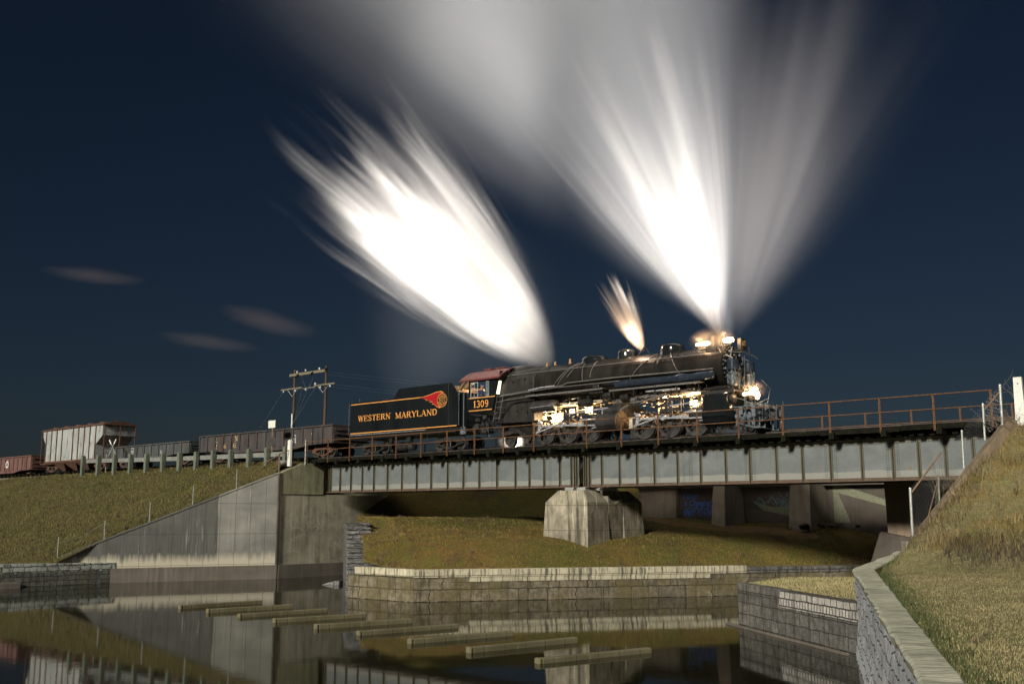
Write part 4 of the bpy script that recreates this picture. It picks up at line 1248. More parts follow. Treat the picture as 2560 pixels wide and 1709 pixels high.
smoke = lb(MB().lathe([(-27.6, 1.03), (-27.58, 1.08), (-25.95, 1.08), (-25.9, 1.02), (-25.88, 0.7), (-25.80, 0.55), (-25.76, 0.2)], (0, 0, ZB), 'x', 56), 'smokebox', 'boiler_black', True)
mb = MB()
for i in range(28):
    a = 2 * math.pi * i / 28
    mb.cyl((-25.95, math.cos(a) * 0.96, ZB + math.sin(a) * 0.96), (-25.84, math.cos(a) * 0.96, ZB + math.sin(a) * 0.96), 0.03, 0.03, 6)
    if i % 2: mb.box(-25.9, -25.80, math.cos(a) * 0.8 - 0.05, math.cos(a) * 0.8 + 0.05, ZB + math.sin(a) * 0.8 - 0.05, ZB + math.sin(a) * 0.8 + 0.05)
lb(mb, 'door_bolts', 'front_grey', parent=smoke)
# firebox: squarish lower body, belpaire-free wrapper
fb = MB().prism([(-1.14, 9.25), (1.14, 9.25), (1.16, 11.3), (1.10, 11.75), (0.78, 12.20), (0.35, 12.44), (-0.35, 12.44), (-0.78, 12.20), (-1.10, 11.75), (-1.16, 11.3)], -40.85, -38.0, 'yz')
lb(fb, 'firebox', 'firebox_grey', False, 0.05)
mb = MB()
for (s, z) in ((-39.9, 9.95), (-39.3, 9.9), (-38.9, 10.05), (-38.5, 9.8), (-39.6, 11.6), (-38.7, 11.7), (-38.2, 11.4)):
    mb.cyl((s, -1.13, z), (s, -1.20, z), 0.06, 0.05, 10)
lb(mb, 'washout_plug', 'gear_steel')
# turret cover ahead of the cab
lb(MB().lathe([(-1.3, 0.50), (-1.25, 0.60), (-0.1, 0.60), (0.35, 0.52), (0.9, 0.25), (1.0, 0.1)], (-39.2, 0, 12.10), 'x', 28), 'turret_cover', 'boiler_black', True)
# domes, stack, safety valves
def dome(name, s0, s1, ztop, mat='boiler_black'):
    sm = (s0 + s1) / 2; rx = (s1 - s0) / 2
    zb = 12.05
    hh = ztop - zb
    prof = [(0, 1.14), (0.30, 1.04), (0.36, 1.0), (hh - 0.24, 0.985), (hh - 0.15, 0.955), (hh - 0.08, 0.90), (hh - 0.03, 0.80), (hh, 0.62), (hh + 0.02, 0.25)]
    return lb(MB().lathe(prof, (sm, 0, zb), 'z', 36, rx, min(rx, 0.62)), name, mat, True)
dome('sand_dome', -35.35, -33.7, 12.72, 'gloss_black')
dome('steam_dome', -32.85, -31.75, 12.84, 'gloss_black')
dome('sand_dome', -30.1, -28.75, 12.82, 'gloss_black')
lb(MB().lathe([(0, 0.42), (0.12, 0.36), (0.16, 0.33), (0.50, 0.34), (0.58, 0.38), (0.62, 0.38), (0.62, 0.30), (0.3, 0.28)], (-26.75, 0, 12.30), 'z', 30), 'smokestack', 'boiler_black', True)
for s, y in ((-37.9, -0.1), (-37.5, 0.15), (-36.2, -0.1)):
    lb(MB().lathe([(0, 0.09), (0.15, 0.09), (0.16, 0.06), (0.30, 0.06), (0.33, 0.03)], (s, y, 12.40), 'z', 12), 'safety_valve', 'brass', True)
lb(MB().tube([(-31.55, -0.1, 12.35), (-31.05, -0.15, 12.86)], 0.055, 8).tube([(-31.02, -0.15, 12.8), (-30.7, -0.2, 12.4)], 0.012), 'whistle', 'gear_steel')
# bell at the front top
bl = lb(MB().lathe([(0, 0.19), (0.05, 0.17), (0.14, 0.12), (0.24, 0.10), (0.28, 0.04)], (-25.35, 0.0, 12.28), 'z', 20), 'bell', 'brass', True)
lb(MB().box(-25.45, -25.25, -0.26, -0.22, 12.1, 12.62).box(-25.45, -25.25, 0.22, 0.26, 12.1, 12.62).box(-25.42, -25.28, -0.26, 0.26, 12.58, 12.64).box(-25.9, -25.2, -0.24, 0.24, 12.06, 12.10), 'bell_yoke', 'gear_steel', parent=bl)
# clutter on top of the smokebox
rg = random.Random(5)
mb = MB()
for k in range(14):
    s = -27.4 + rg.random() * 1.5; y = -0.9 + rg.random() * 0.9
    zz = ZB + math.sqrt(max(0, 1.08 ** 2 - y * y))
    mb.cyl((s, y, zz - 0.05), (s, y, zz + 0.08 + 0.12 * rg.random()), 0.03 + 0.03 * rg.random(), 0.04, 8)
mb.tube([(-27.5, -0.75, 12.22), (-26.9, -0.78, 12.25), (-26.2, -0.80, 12.2), (-26.0, -0.95, 11.9)], 0.03)
mb.box(-26.9, -26.3, -0.85, -0.35, 12.0, 12.30)
lb(mb, 'top_fittings', 'gear_steel')
# handrail and boiler pipes
mb = MB().tube([(-40.2, -0.98, 12.02), (-38.0, -0.99, 12.03), (-33, -0.98, 12.0), (-28.5, -0.95, 11.95), (-26.1, -0.98, 11.92)], 0.022, 6)
for s in np.arange(-39.5, -26, 1.25):
    mb.cyl((s, -0.86, 12.03), (s, -0.99, 12.0), 0.02, 0.02, 6)
lb(mb, 'handrail', 'pipe_grey')
def on_boiler(s, ang, off=0.03):
    r = float(np.interp(s, [-39.2, -27.6], [1.13, 1.07])) + off
    return (s, -r * math.cos(R(ang)), ZB + r * math.sin(R(ang)))
def bpipe(s0, s1, a0, a1, r=0.02, n=10, mat='pipe_grey'):
    mb = MB().tube([on_boiler(s0 + (s1 - s0) * i / n, a0 + (a1 - a0) * i / n, r + 0.012) for i in range(n + 1)], r, 6)
    lb(mb, 'pipe', mat)
for args in ((-35.2, -36.6, 62, -12), (-35.1, -36.3, 62, -10), (-34.7, -34.5, 60, -8), (-33.9, -34.0, 60, 2), (-30.0, -31.4, 62, -15), (-29.2, -28.3, 62, -18), (-29.6, -29.7, 58, 20), (-34.9, -35.6, 60, 10)):
    bpipe(*args)
# long running pipes low on the boiler
lb(MB().tube([(-40.4, -1.28, 10.86), (-36.8, -1.30, 11.05), (-35.9, -1.30, 11.05), (-35.5, -1.28, 11.18), (-32.6, -1.28, 11.2), (-32.2, -1.24, 11.2), (-26.3, -1.22, 11.12)], 0.035, 8), 'air_pipe', 'pipe_grey', True)
lb(MB().tube([(-40.5, -1.34, 10.80), (-36.6, -1.34, 10.98), (-31.9, -1.34, 10.98)], 0.028, 8), 'air_pipe', 'pipe_grey', True)
lb(MB().tube([(-40.4, -1.30, 10.55), (-38.6, -1.30, 10.62), (-33.4, -1.30, 10.62)], 0.026, 8), 'air_pipe', 'pipe_grey', True)
lb(MB().tube([(-38.2, -1.36, 10.98), (-37.2, -1.37, 11.07), (-36.3, -1.36, 11.07)], 0.05, 8), 'polished_pipe', 'bright_steel', True)
# polished boiler feed tube and cone near the front
lb(MB().lathe([(-32.3, 0.17), (-32.28, 0.19), (-28.6, 0.19), (-28.3, 0.24), (-28.2, 0.26)], (0, -1.14, 10.83), 'x', 24), 'feed_tube', 'tube_blue', True)
lb(MB().lathe([(-28.2, 0.26), (-27.9, 0.20), (-27.5, 0.18), (-27.2, 0.22), (-26.3, 0.22), (-26.25, 0.15)], (0, -1.14, 10.83), 'x', 24), 'feed_tube', 'tube_blue', True)
# running board with its edge angle
lb(MB().box(-32.4, -26.9, -1.55, -1.02, 10.50, 10.53).box(-32.4, -26.9, -1.56, -1.545, 10.44, 10.532), 'running_board', 'pipe_grey')
lb(MB().box(-38.3, -32.9, -1.50, -1.1, 10.66, 10.69).box(-38.3, -32.9, -1.505, -1.49, 10.60, 10.692), 'running_board', 'pipe_grey')
for s in np.arange(-32.2, -27, 1.3):
    lb(MB().prism([(s, 10.50), (s + 0.05, 10.50), (s + 0.05, 10.1), (s, 10.1)], -1.5, -1.46), 'board_bracket', 'gear_steel')
lb(MB().tube([(-30.2, -1.35, 10.28), (-28.2, -1.35, 10.28)], 0.05, 10), 'polished_pipe', 'bright_steel', True)
# slanting receiver pipe
lb(MB().tube([(-32.4, -0.85, 9.95), (-31.2, -0.95, 9.95), (-28.9, -0.95, 10.22), (-27.2, -0.8, 10.2)], 0.15, 14), 'receiver_pipe', 'pipe_grey', True)
lb(MB().tube([(-32.0, -1.2, 9.45), (-31.3, -1.2, 9.75), (-29.2, -1.2, 9.98)], 0.05, 10), 'receiver_pipe', 'pipe_grey', True)
lb(MB().tube([(-31.9, -1.15, 10.1), (-31.4, -1.15, 10.12)], 0.19, 14), 'pipe_joint', 'gear_steel', True)
# air tanks
lb(MB().lathe([(-38.1, 0.1), (-38.05, 0.28), (-37.9, 0.34), (-36.5, 0.34), (-36.35, 0.28), (-36.3, 0.1)], (0, -1.15, 10.02), 'x', 26), 'air_tank', 'loco_black', True)
lb(MB().tube([(-38.0, -1.50, 9.96), (-36.5, -1.50, 10.0)], 0.018, 6), 'tank_rod', 'bright_steel')
lb(MB().lathe([(-34.75, 0.08), (-34.7, 0.20), (-34.6, 0.23), (-33.95, 0.23), (-33.9, 0.18), (-33.85, 0.08)], (0, -1.15, 10.0), 'x', 22), 'air_tank', 'gear_steel', True)
lb(MB().box(-33.9, -33.0, -1.35, -0.9, 10.45, 10.75).box(-33.7, -33.3, -1.3, -0.9, 10.75, 10.95).cyl((-33.1, -1.1, 10.3), (-32.6, -1.1, 10.3), 0.18, 0.18, 14), 'lubricator', 'gear_steel', bevel=0.02)
# frames
for y in (-0.45, 0.45):
    lb(MB().box(-32.3, -24.2, y - 0.05, y + 0.05, 8.55, 9.15), 'frame', 'inner_frame')
    lb(MB().box(-40.9, -32.6, y - 0.05, y + 0.05, 8.55, 9.15), 'frame', 'inner_frame')
for a_, b_ in ((-32.0, -26.9), (-38.3, -33.4)):
    lb(MB().box(a_, b_, -0.30, -0.24, 8.05, 8.75), 'brake_plate', 'wheel_grey')
lb(MB().box(-37.9, -33.3, -0.9, 0.9, 10.02, 10.15).box(-31.3, -27.2, -0.8, 0.8, 10.05, 10.2), 'belly_plate', 'inner_frame')
mb = MB()
rg = random.Random(8)
for a_, b_, c_, d_ in ((-38.0, -37.0, 9.0, 9.6), (-36.9, -36.5, 9.2, 9.7), (-36.0, -35.6, 9.6, 9.9), (-34.9, -34.4, 9.45, 10.2), (-31.2, -30.9, 9.0, 9.4), (-30.0, -29.5, 9.8, 10.05), (-29.1, -28.6, 9.95, 10.3), (-28.4, -28.0, 9.95, 10.25), (-28.2, -27.7, 9.4, 9.75)):
    lb(MB().box(a_, b_, -0.42, -0.36, c_, d_), 'glow_backplate', 'inner_frame', bevel=0.02)  # pale plates added behind the lamps to catch their glow
for k in range(76):
    front = k % 2
    s = (-31.2 + rg.random() * 4.0) if front else (-37.6 + rg.random() * 4.6)
    z = 8.9 + rg.random() * 1.15; y = -0.75 + rg.random() * 0.9
    w = 0.02 + 0.05 * rg.random()
    if rg.random() < 0.5: mb.box(s, s + 0.15 + 0.7 * rg.random(), y, y + w, z, z + w)
    else: mb.box(s, s + w, y, y + w, z - 0.15, z + 0.15 + 0.3 * rg.random())
tag(lb(mb, 'inner_gear', 'inner_frame'), kind='stuff')
mb = MB()
for k in range(130):
    front = k % 2
    s = (-31.6 + rg.random() * 4.8) if front else (-37.9 + rg.random() * 5.2)
    z = 9.1 + rg.random() * 1.25; y = -1.32 + rg.random() * 0.4
    w = 0.018 + 0.04 * rg.random()
    r_ = rg.random()
    if r_ < 0.4: mb.tube([(s, y, z), (s + 0.2 + 0.8 * rg.random(), y, z + 0.15 * (rg.random() - 0.3))], w * 0.8, 6)
    elif r_ < 0.7: mb.tube([(s, y, z - 0.2), (s + 0.1 * rg.random(), y, z + 0.25)], w * 0.8, 6)
    elif r_ < 0.85: mb.box(s, s + 0.1 + 0.2 * rg.random(), y, y + 0.1, z, z + 0.1 + 0.12 * rg.random())
    else: mb.cyl((s, y, z), (s, y + 0.1, z), 0.05 + 0.05 * rg.random(), None, 10)
tag(lb(mb, 'pipework', 'gear_steel'), kind='stuff')

# driving wheels
RD = 0.71
front_d = (-30.72, -29.14, -27.56); rear_d = (-37.40, -35.80, -34.20)
def driver(s, y, crank):
    ty, c = wheel_mesh(RD, 13, 0.14, 0.17)
    # counterweight opposite the crank pin
    a = crank + math.pi
    pts = [(math.cos(a + t) * RD * 0.80, math.sin(a + t) * RD * 0.80) for t in np.linspace(-0.95, 0.95, 12)]
    c.prism(pts + [(math.cos(a + 0.5) * RD * 0.42, math.sin(a + 0.5) * RD * 0.42), (math.cos(a - 0.5) * RD * 0.42, math.sin(a - 0.5) * RD * 0.42)], -0.065, 0.05)
    c.cyl((math.cos(crank) * 0.36, -0.20, math.sin(crank) * 0.36), (math.cos(crank) * 0.36, 0.0, math.sin(crank) * 0.36), 0.09, 0.11, 14)
    sg = 1 if y < 0 else -1
    for b_ in (ty, c):
        b_.v = [(vx + s, vy * sg + y, vz + ZR + RD) for vx, vy, vz in b_.v]
    w = lb(c, 'drive_wheel', 'wheel_grey', True)
    t_ = lb(ty, 'tyre', 'tyre_steel', True, parent=w)
    return w
CR = R(118)
for grp in (front_d, rear_d):
    for s in grp:
        driver(s, -0.80, CR)
        driver(s, 0.80, CR + math.pi / 2)
    for s in grp:
        lb(MB().cyl((s, -0.8, ZR + RD), (s, 0.8, ZR + RD), 0.1, 0.1, 12), 'axle', 'gear_steel')
    lb(MB().box(grp[0] - 0.9, grp[-1] + 0.8, -0.62, -0.55, ZR + RD + 0.05, ZR + RD + 0.45), 'spring_rigging', 'wheel_grey')
def bar(mb, a, b, h, y0, y1, hb=None):
    """flat rod between 2D points"""
    hb = hb or h
    dx, dz = b[0] - a[0], b[1] - a[1]; L = math.hypot(dx, dz); nx, nz = -dz / L, dx / L
    mb.prism([(a[0] + nx * h / 2, a[1] + nz * h / 2), (b[0] + nx * hb / 2, b[1] + nz * hb / 2), (b[0] - nx * hb / 2, b[1] - nz * hb / 2), (a[0] - nx * h / 2, a[1] - nz * h / 2)], y0, y1)
for gi, (grp, cyl_s) in enumerate(((front_d, -26.0), (rear_d, -32.7))):
    cz = ZR + RD
    pins = [(s + 0.36 * math.cos(CR), cz + 0.36 * math.sin(CR)) for s in grp]
    mb = MB()
    for a, b in zip(pins[:-1], pins[1:]):
        bar(mb, a, b, 0.11, -1.03, -0.97)
        bar(mb, (a[0], a[1] + 0.03), (b[0], b[1] + 0.03), 0.02, -1.045, -1.031)
    for p in pins:
        mb.cyl((p[0], -1.06, p[1]), (p[0], -0.95, p[1]), 0.14, None, 16)
    lb(mb, 'side_rod', 'bright_steel', bevel=0.008)
    ch = (grp[2] + 0.75, cz + 0.16)
    mb = MB()
    bar(mb, pins[1], ch, 0.16, -1.20, -1.12, 0.12)
    mb.cyl((pins[1][0], -1.24, pins[1][1]), (pins[1][0], -1.1, pins[1][1]), 0.16, None, 16)
    bar(mb, (pins[1][0] + 0.15, pins[1][1] + 0.04), (ch[0] - 0.1, ch[1] + 0.03), 0.02, -1.215, -1.201)
    lb(mb, 'main_rod', 'bright_steel', bevel=0.008)
    # eccentric crank and rod on the first driver like in the walschaerts gear
    ec = (pins[0][0] + 0.02, pins[0][1] + 0.05)
    mb = MB()
    bar(mb, (ec[0] - 0.12, ec[1] - 0.40), (ec[0] - 0.02, ec[1] + 0.14), 0.17, -1.16, -1.07)
    mb.cyl((ec[0] - 0.02, -1.2, ec[1] + 0.10), (ec[0] - 0.02, -1.05, ec[1] + 0.10), 0.15, None, 16)
    lb(mb, 'eccentric_crank', 'bright_steel', bevel=0.01)
    mb = MB()
    bar(mb, (ec[0] - 0.12, ec[1] - 0.42), (grp[1] - 0.10, cz + 0.42), 0.07, -1.30, -1.25)
    mb.cyl((ec[0] - 0.12, -1.32, ec[1] - 0.42), (ec[0] - 0.12, -1.2, ec[1] - 0.42), 0.08, None, 12)
    lb(mb, 'eccentric_rod', 'bright_steel')
    # link and hanger
    lx = grp[1] + 0.10
    mb = MB().box(lx - 0.10, lx + 0.85, -1.25, -1.17, cz + 0.62, cz + 0.72).box(lx - 0.10, lx + 0.05, -1.25, -1.17, cz + 0.55, cz + 1.25)
    mb.box(lx + 0.70, lx + 0.85, -1.25, -1.17, cz + 0.55, cz + 1.22).box(lx + 0.1, lx + 0.30, -1.22, -1.14, cz + 0.30, cz + 1.1)
    mb.box(lx - 0.10, lx + 0.85, -1.25, -1.17, cz + 1.13, cz + 1.24)
    lb(mb, 'link_hanger', 'loco_black', bevel=0.01)
    # crosshead guides
    mb = MB().box(grp[2] - 0.45, cyl_s - 0.2, -1.26, -1.10, cz + 0.42, cz + 0.52)
    lb(mb, 'crosshead_guide', 'bright_steel', bevel=0.008)
    mb = MB().box(grp[2] - 0.2, grp[2] + 1.0, -1.22, -1.12, cz + 0.22, cz + 0.415)
    for k in range(10):
        mb.cyl((grp[2] - 0.1 + k * 0.11, -1.24, cz + 0.38), (grp[2] - 0.1 + k * 0.11, -1.2, cz + 0.38), 0.016, None, 6)
    lb(mb, 'guide_yoke', 'gear_steel')
    mb = MB().box(ch[0] - 0.16, ch[0] + 0.16, -1.27, -1.08, cz - 0.12, cz + 0.41).cyl((ch[0], -1.34, ch[1]), (ch[0], -1.2, ch[1]), 0.10, None, 16)
    lb(mb, 'crosshead', 'gear_steel', bevel=0.015)
    lb(MB().cyl((ch[0], -1.17, cz + 0.13), (cyl_s, -1.17, cz + 0.13), 0.05, None, 12), 'piston_rod', 'bright_steel', True)
    mb = MB()
    bar(mb, (lx + 0.2, cz + 0.85), (cyl_s, cz + 1.02), 0.06, -1.30, -1.25)
    bar(mb, (ch[0], cz + 0.05), (ch[0] - 0.35, cz + 0.0), 0.05, -1.30, -1.26)
    bar(mb, (ch[0] + 0.42, cz + 1.05), (ch[0] + 0.30, cz - 0.05), 0.07, -1.34, -1.29)
    lb(mb, 'valve_rod', 'bright_steel')
# front low pressure cylinders (both sides): barrel, valve chest, jacket
for y in (-1.12, 1.12):
    sg = 1 if y < 0 else -1
    lb(MB().lathe([(-26.75, 0.50), (-26.72, 0.58), (-25.42, 0.58), (-25.38, 0.54), (-25.30, 0.48), (-25.22, 0.20)], (0, y, 8.82), 'x', 40), 'cylinder', 'gloss_black', True)
    lb(MB().prism([(y - 0.45 * sg, 8.95), (y - 0.50 * sg, 9.55), (y - 0.30 * sg, 9.88), (0, 9.92), (0, 8.9)], -26.7, -25.40, 'yz'), 'valve_chest', 'gloss_black', bevel=0.06)
    lb(MB().lathe([(-26.9, 0.2), (-26.85, 0.28), (-25.30, 0.28), (-25.25, 0.22), (-25.2, 0.1)], (0, y * 0.92, 9.62), 'x', 26), 'valve_chamber', 'loco_black', True)
    lb(MB().lathe([(-33.35, 0.44), (-33.3, 0.50), (-32.15, 0.50), (-32.10, 0.53), (-32.02, 0.53), (-31.98, 0.45), (-31.9, 0.2)], (0, y, 8.88), 'x', 40), 'cylinder', 'loco_black', True)
    hd = MB().lathe([(-32.0, 0.53), (-31.93, 0.52), (-31.90, 0.40), (-31.84, 0.18)], (0, y, 8.88), 'x', 36)
    for i in range(18):
        a = 2 * math.pi * i / 18
        hd.cyl((-31.95, y + math.cos(a) * 0.47, 8.88 + math.sin(a) * 0.47), (-31.88, y + math.cos(a) * 0.47, 8.88 + math.sin(a) * 0.47), 0.022, None, 6)
    lb(hd, 'cylinder_head', paint('head_brown', (0.11, 0.075, 0.045), 0.6, 0.2), True)
    lb(MB().lathe([(-33.4, 0.15), (-33.35, 0.23), (-32.0, 0.23), (-31.95, 0.15)], (0, y * 0.95, 9.50), 'x', 22), 'valve_chamber', 'loco_black', True)
lb(MB().box(-33.2, -32.2, -0.9, 0.9, 8.7, 9.9), 'cylinder_saddle', 'loco_black')
lb(MB().box(-26.6, -25.5, -0.8, 0.8, 8.7, 10.3), 'cylinder_saddle', 'loco_black')
lb(MB().box(-26.95, -25.1, -1.35, -0.6, 9.93, 10.0).box(-26.95, -25.1, -1.37, -1.34, 9.85, 10.02), 'step_board', 'loco_black')
# apron under the smokebox
lb(MB().box(-27.3, -25.6, -0.95, 0.95, 10.10, 10.26), 'smokebox_saddle', 'boiler_black', bevel=0.03)
# air pumps on the smokebox front
for y in (-0.78, 0.78):
    mb = MB().lathe([(0, 0.12), (0.02, 0.2), (0.10, 0.26), (0.46, 0.26), (0.48, 0.18), (0.58, 0.16), (0.62, 0.24), (0.66, 0.25), (0.70, 0.25), (0.70, 0.16), (0.76, 0.14)], (-25.45, y, 10.22), 'z', 22)
    for k in range(12):
        mb.lathe([(0, 0.22), (0.0, 0.29), (0.014, 0.29), (0.014, 0.22)], (-25.45, y, 10.30 + k * 0.034), 'z', 22)
    pm = lb(mb, 'air_pump', 'pump_grey', True)
    lb(MB().lathe([(0, 0.26), (0.02, 0.285), (0.50, 0.285), (0.52, 0.25), (0.56, 0.1)], (-25.45, y, 11.02), 'z', 22), 'steam_cylinder', 'tube_blue', True, parent=pm)
    mb = MB()
    for k in range(16):
        a = rg.random() * 6.28
        mb.box(-25.45 + 0.27 * math.cos(a) - 0.03, -25.45 + 0.27 * math.cos(a) + 0.04, y + 0.27 * math.sin(a) - 0.03, y + 0.27 * math.sin(a) + 0.03, 10.25 + rg.random() * 0.7, 10.34 + rg.random() * 0.7)
    mb.tube([(-25.25, y - 0.15, 10.3), (-25.2, y - 0.18, 10.8), (-25.35, y - 0.2, 11.6), (-25.8, y - 0.1, 11.8)], 0.022)
    mb.tube([(-25.2, y + 0.1, 10.1), (-25.2, y + 0.1, 10.9)], 0.03)
    lb(mb, 'pump_fittings', 'pump_grey', parent=pm)
mb = MB()
for k in range(34):
    s = -25.8 + rg.random() * 0.4; y = -1.05 + 2.1 * rg.random(); z = 10.0 + rg.random() * 1.9
    if rg.random() < 0.6: mb.tube([(s, y, z), (s + 0.05, y + 0.1 * (rg.random() - .5), z + 0.2 + 0.4 * rg.random())], 0.012 + 0.015 * rg.random())
    else: mb.box(s, s + 0.08, y, y + 0.12, z, z + 0.08)
mb.tube([(-25.4, -1.0, 11.85), (-25.2, -0.3, 11.95), (-25.2, 0.6, 11.9), (-25.1, 1.05, 11.75)], 0.03)
mb.tube([(-25.75, -0.2, 12.25), (-25.6, -0.6, 12.1), (-25.5, -0.9, 11.7)], 0.025)
lb(mb, 'front_piping', 'front_grey')
# front platform, braces, railings, coupler, pilot
mb = MB().box(-25.3, -24.12, -1.30, 1.30, 9.12, 9.17)
mb.box(-24.20, -24.02, -1.40, 1.40, 8.62, 9.11)
lb(mb, 'front_deck', 'front_grey', bevel=0.01)
mb = MB()
for y in (-1.38, -0.7, 0.0, 0.7, 1.38):
    mb.tube([(-24.0, y, 8.62), (-24.0, y, 9.55 if abs(y) > 1 else 9.25)], 0.018)
mb.tube([(-24.0, -1.38, 9.30), (-24.0, 1.38, 9.30)], 0.016)
mb.tube([(-24.0, -1.38, 8.75), (-23.95, 1.38, 8.75)], 0.018)
mb.tube([(-24.5, -1.32, 9.15), (-24.5, -1.32, 10.0), (-25.2, -1.30, 10.6)], 0.016)
mb.tube([(-24.1, -1.36, 9.2), (-24.6, -1.32, 9.45), (-25.1, -1.3, 9.6)], 0.018)
mb.tube([(-24.5, -0.9, 9.75), (-24.2, -1.0, 10.05), (-24.1, -1.15, 9.6), (-24.1, -1.2, 9.1)], 0.012)
mb.tube([(-24.2, 0.1, 9.15), (-24.1, 0.35, 10.1), (-24.25, -0.2, 10.5)], 0.012)
mb.tube([(-25.0, -0.6, 9.2), (-24.9, -0.6, 11.7)], 0.012)
mb.tube([(-24.6, -0.5, 9.2), (-24.2, 0.2, 9.6), (-24.1, 0.9, 9.25)], 0.02)
lb(mb, 'grab_irons', 'pump_grey')
mb = MB()
for k in range(80):
    s = -25.2 + rg.random() * 1.1; y = -1.34 + 0.4 * rg.random(); z = 8.35 + rg.random() * 0.75
    if rg.random() < 0.55: mb.box(s, s + 0.05 + 0.14 * rg.random(), y, y + 0.05, z, z + 0.05 + 0.25 * rg.random())
    else: mb.tube([(s, y, z), (s + 0.2 * (rg.random() - 0.5), y, z - 0.35)], 0.02)
for k in range(40):
    s = -24.1 + 0.08 * rg.random(); y = -1.3 + 2.6 * rg.random(); z = 8.3 + 0.8 * rg.random()
    if rg.random() < 0.5: mb.box(s, s + 0.08, y, y + 0.05 + 0.2 * rg.random(), z, z + 0.05 + 0.12 * rg.random())
    else: mb.tube([(s, y, z), (s + 0.03, y + 0.05, z + 0.3)], 0.015)
for k in range(24):
    s = -25.1 + rg.random() * 0.9; y = -1.2 + 2.4 * rg.random()
    mb.box(s, s + 0.08 + 0.15 * rg.random(), y, y + 0.12, 9.17, 9.21 + 0.22 * rg.random())
tag(lb(mb, 'deck_machinery', 'front_grey'), kind='stuff')
mb = MB().box(-24.05, -23.72, -1.50, -0.30, 8.06, 8.10).box(-24.05, -23.72, 0.30, 1.50, 8.06, 8.10)
for y in (-1.4, -0.9, -0.4, 0.4, 0.9, 1.4):
    mb.prism([(-24.08, 8.05), (-24.02, 8.05), (-24.04, 8.7), (-24.10, 8.7)], y - 0.03, y + 0.03)
for y in (-1.40, 1.38):
    mb.prism([(-25.0, 8.40), (-24.9, 8.32), (-24.0, 8.06), (-23.9, 8.12)], y - 0.03, y + 0.03)
lb(mb, 'pilot_footboard', 'pump_grey', bevel=0.006)
mb = MB()
for i in range(7):
    y = -1.2 + i * 0.12
    mb.prism([(-24.7, 8.85), (-24.62, 8.85), (-24.0, 8.14), (-24.08, 8.10)], y - 0.02, y + 0.02)
lb(mb, 'pilot_bars', 'front_grey')
lb(MB().box(-24.0, -23.7, -0.12, 0.12, 8.55, 8.85).cyl((-23.65, 0, 8.5), (-23.65, 0, 8.9), 0.14, None, 12), 'coupler', 'gear_steel', bevel=0.03)
# leading and trailing wheels
for s, r in ((-24.75, 0.40), (-40.1, 0.42)):
    for y in (-0.76, 0.76):
        ty, c = wheel_mesh(r, 0)
        sg = 1 if y < 0 else -1
        for b_ in (ty, c):
            b_.v = [(vx + s, vy * sg + y, vz + ZR + r) for vx, vy, vz in b_.v]
        w = lb(c, 'truck_wheel', 'wheel_grey', True)
        lb(ty, 'tyre', 'tyre_steel', True, parent=w)
lb(MB().prism([(-40.9, 8.5), (-39.4, 8.78), (-38.9, 8.6), (-38.3, 8.15), (-38.6, 8.05), (-39.3, 8.4), (-40.9, 8.35)][::-1][:0] or [(-40.9, 8.62), (-39.3, 8.85), (-39.3, 8.65), (-40.9, 8.42)], -1.15, -1.02).prism([(-39.3, 8.85), (-38.2, 8.35), (-38.3, 8.15), (-39.3, 8.65)], -1.15, -1.02), 'trailing_frame', 'firebox_grey', bevel=0.02)
lb(MB().prism([(-0.9, 9.3), (0.9, 9.3), (0.6, 8.5), (-0.6, 8.5)], -40.8, -38.4, 'yz'), 'ash_pan', 'firebox_grey', bevel=0.02)
lb(MB().box(-41.2, -37.6, -1.25, -1.18, 9.22, 9.28).tube([(-41.5, -1.3, 9.30), (-37.8, -1.3, 9.22)], 0.03).tube([(-38.4, -1.3, 9.2), (-38.55, -1.3, 10.9)], 0.015).tube([(-41.6, -1.3, 9.35), (-40.6, -1.3, 9.5), (-39.7, -1.3, 10.3), (-39.5, -1.3, 10.4), (-38.0, -1.3, 10.45)], 0.035), 'firebox_pipes', 'gear_steel')
mb = MB()
for k in range(80):
    s = -42.9 + rg.random() * 2.6; y = -1.35 + 0.7 * rg.random(); z = 8.9 + rg.random() * 0.85
    r_ = rg.random()
    if r_ < 0.4: mb.tube([(s, y, z), (s + 0.3 * (rg.random() - .5), y + 0.1, z - 0.5 * rg.random())], 0.02 + 0.02 * rg.random())
    elif r_ < 0.7: mb.cyl((s, y, z), (s, y + 0.15, z), 0.06 + 0.12 * rg.random(), None, 12)
    else: mb.box(s, s + 0.3 * rg.random(), y, y + 0.1, z, z + 0.2 * rg.random())
lb(mb, 'under_cab_gear', 'loco_black')
# cab
cab = MB()
x0, x1t, x1b = -42.76, -40.29, -40.85
zb, zt, zs = 9.98, 11.96, 10.86
wx0, wx1, wz0, wz1 = -42.60, -41.10, 10.86, 11.76
for y0, y1 in ((-1.58, -1.53), (1.53, 1.58)):
    lerp = lambda z: x1b + (x1t - x1b) * (z - zb) / (zt - zb)
    cab.prism([(x0, zb), (lerp(zb), zb), (lerp(wz0), wz0), (x0, wz0)], y0, y1)
    cab.prism([(x0, wz1), (lerp(wz1), wz1), (lerp(zt), zt), (x0, zt)], y0, y1)
    cab.prism([(x0, wz0), (wx0, wz0), (wx0, wz1), (x0, wz1)], y0, y1)
    cab.prism([(wx1, wz0), (lerp(wz0), wz0), (lerp(wz1), wz1), (wx1, wz1)], y0, y1)
cabo = lb(cab, 'cab', 'gloss_black')
lb(MB().box(-42.7, -40.6, -1.52, 1.52, 9.95, 10.0), 'cab_floor', 'loco_black', parent=cabo)
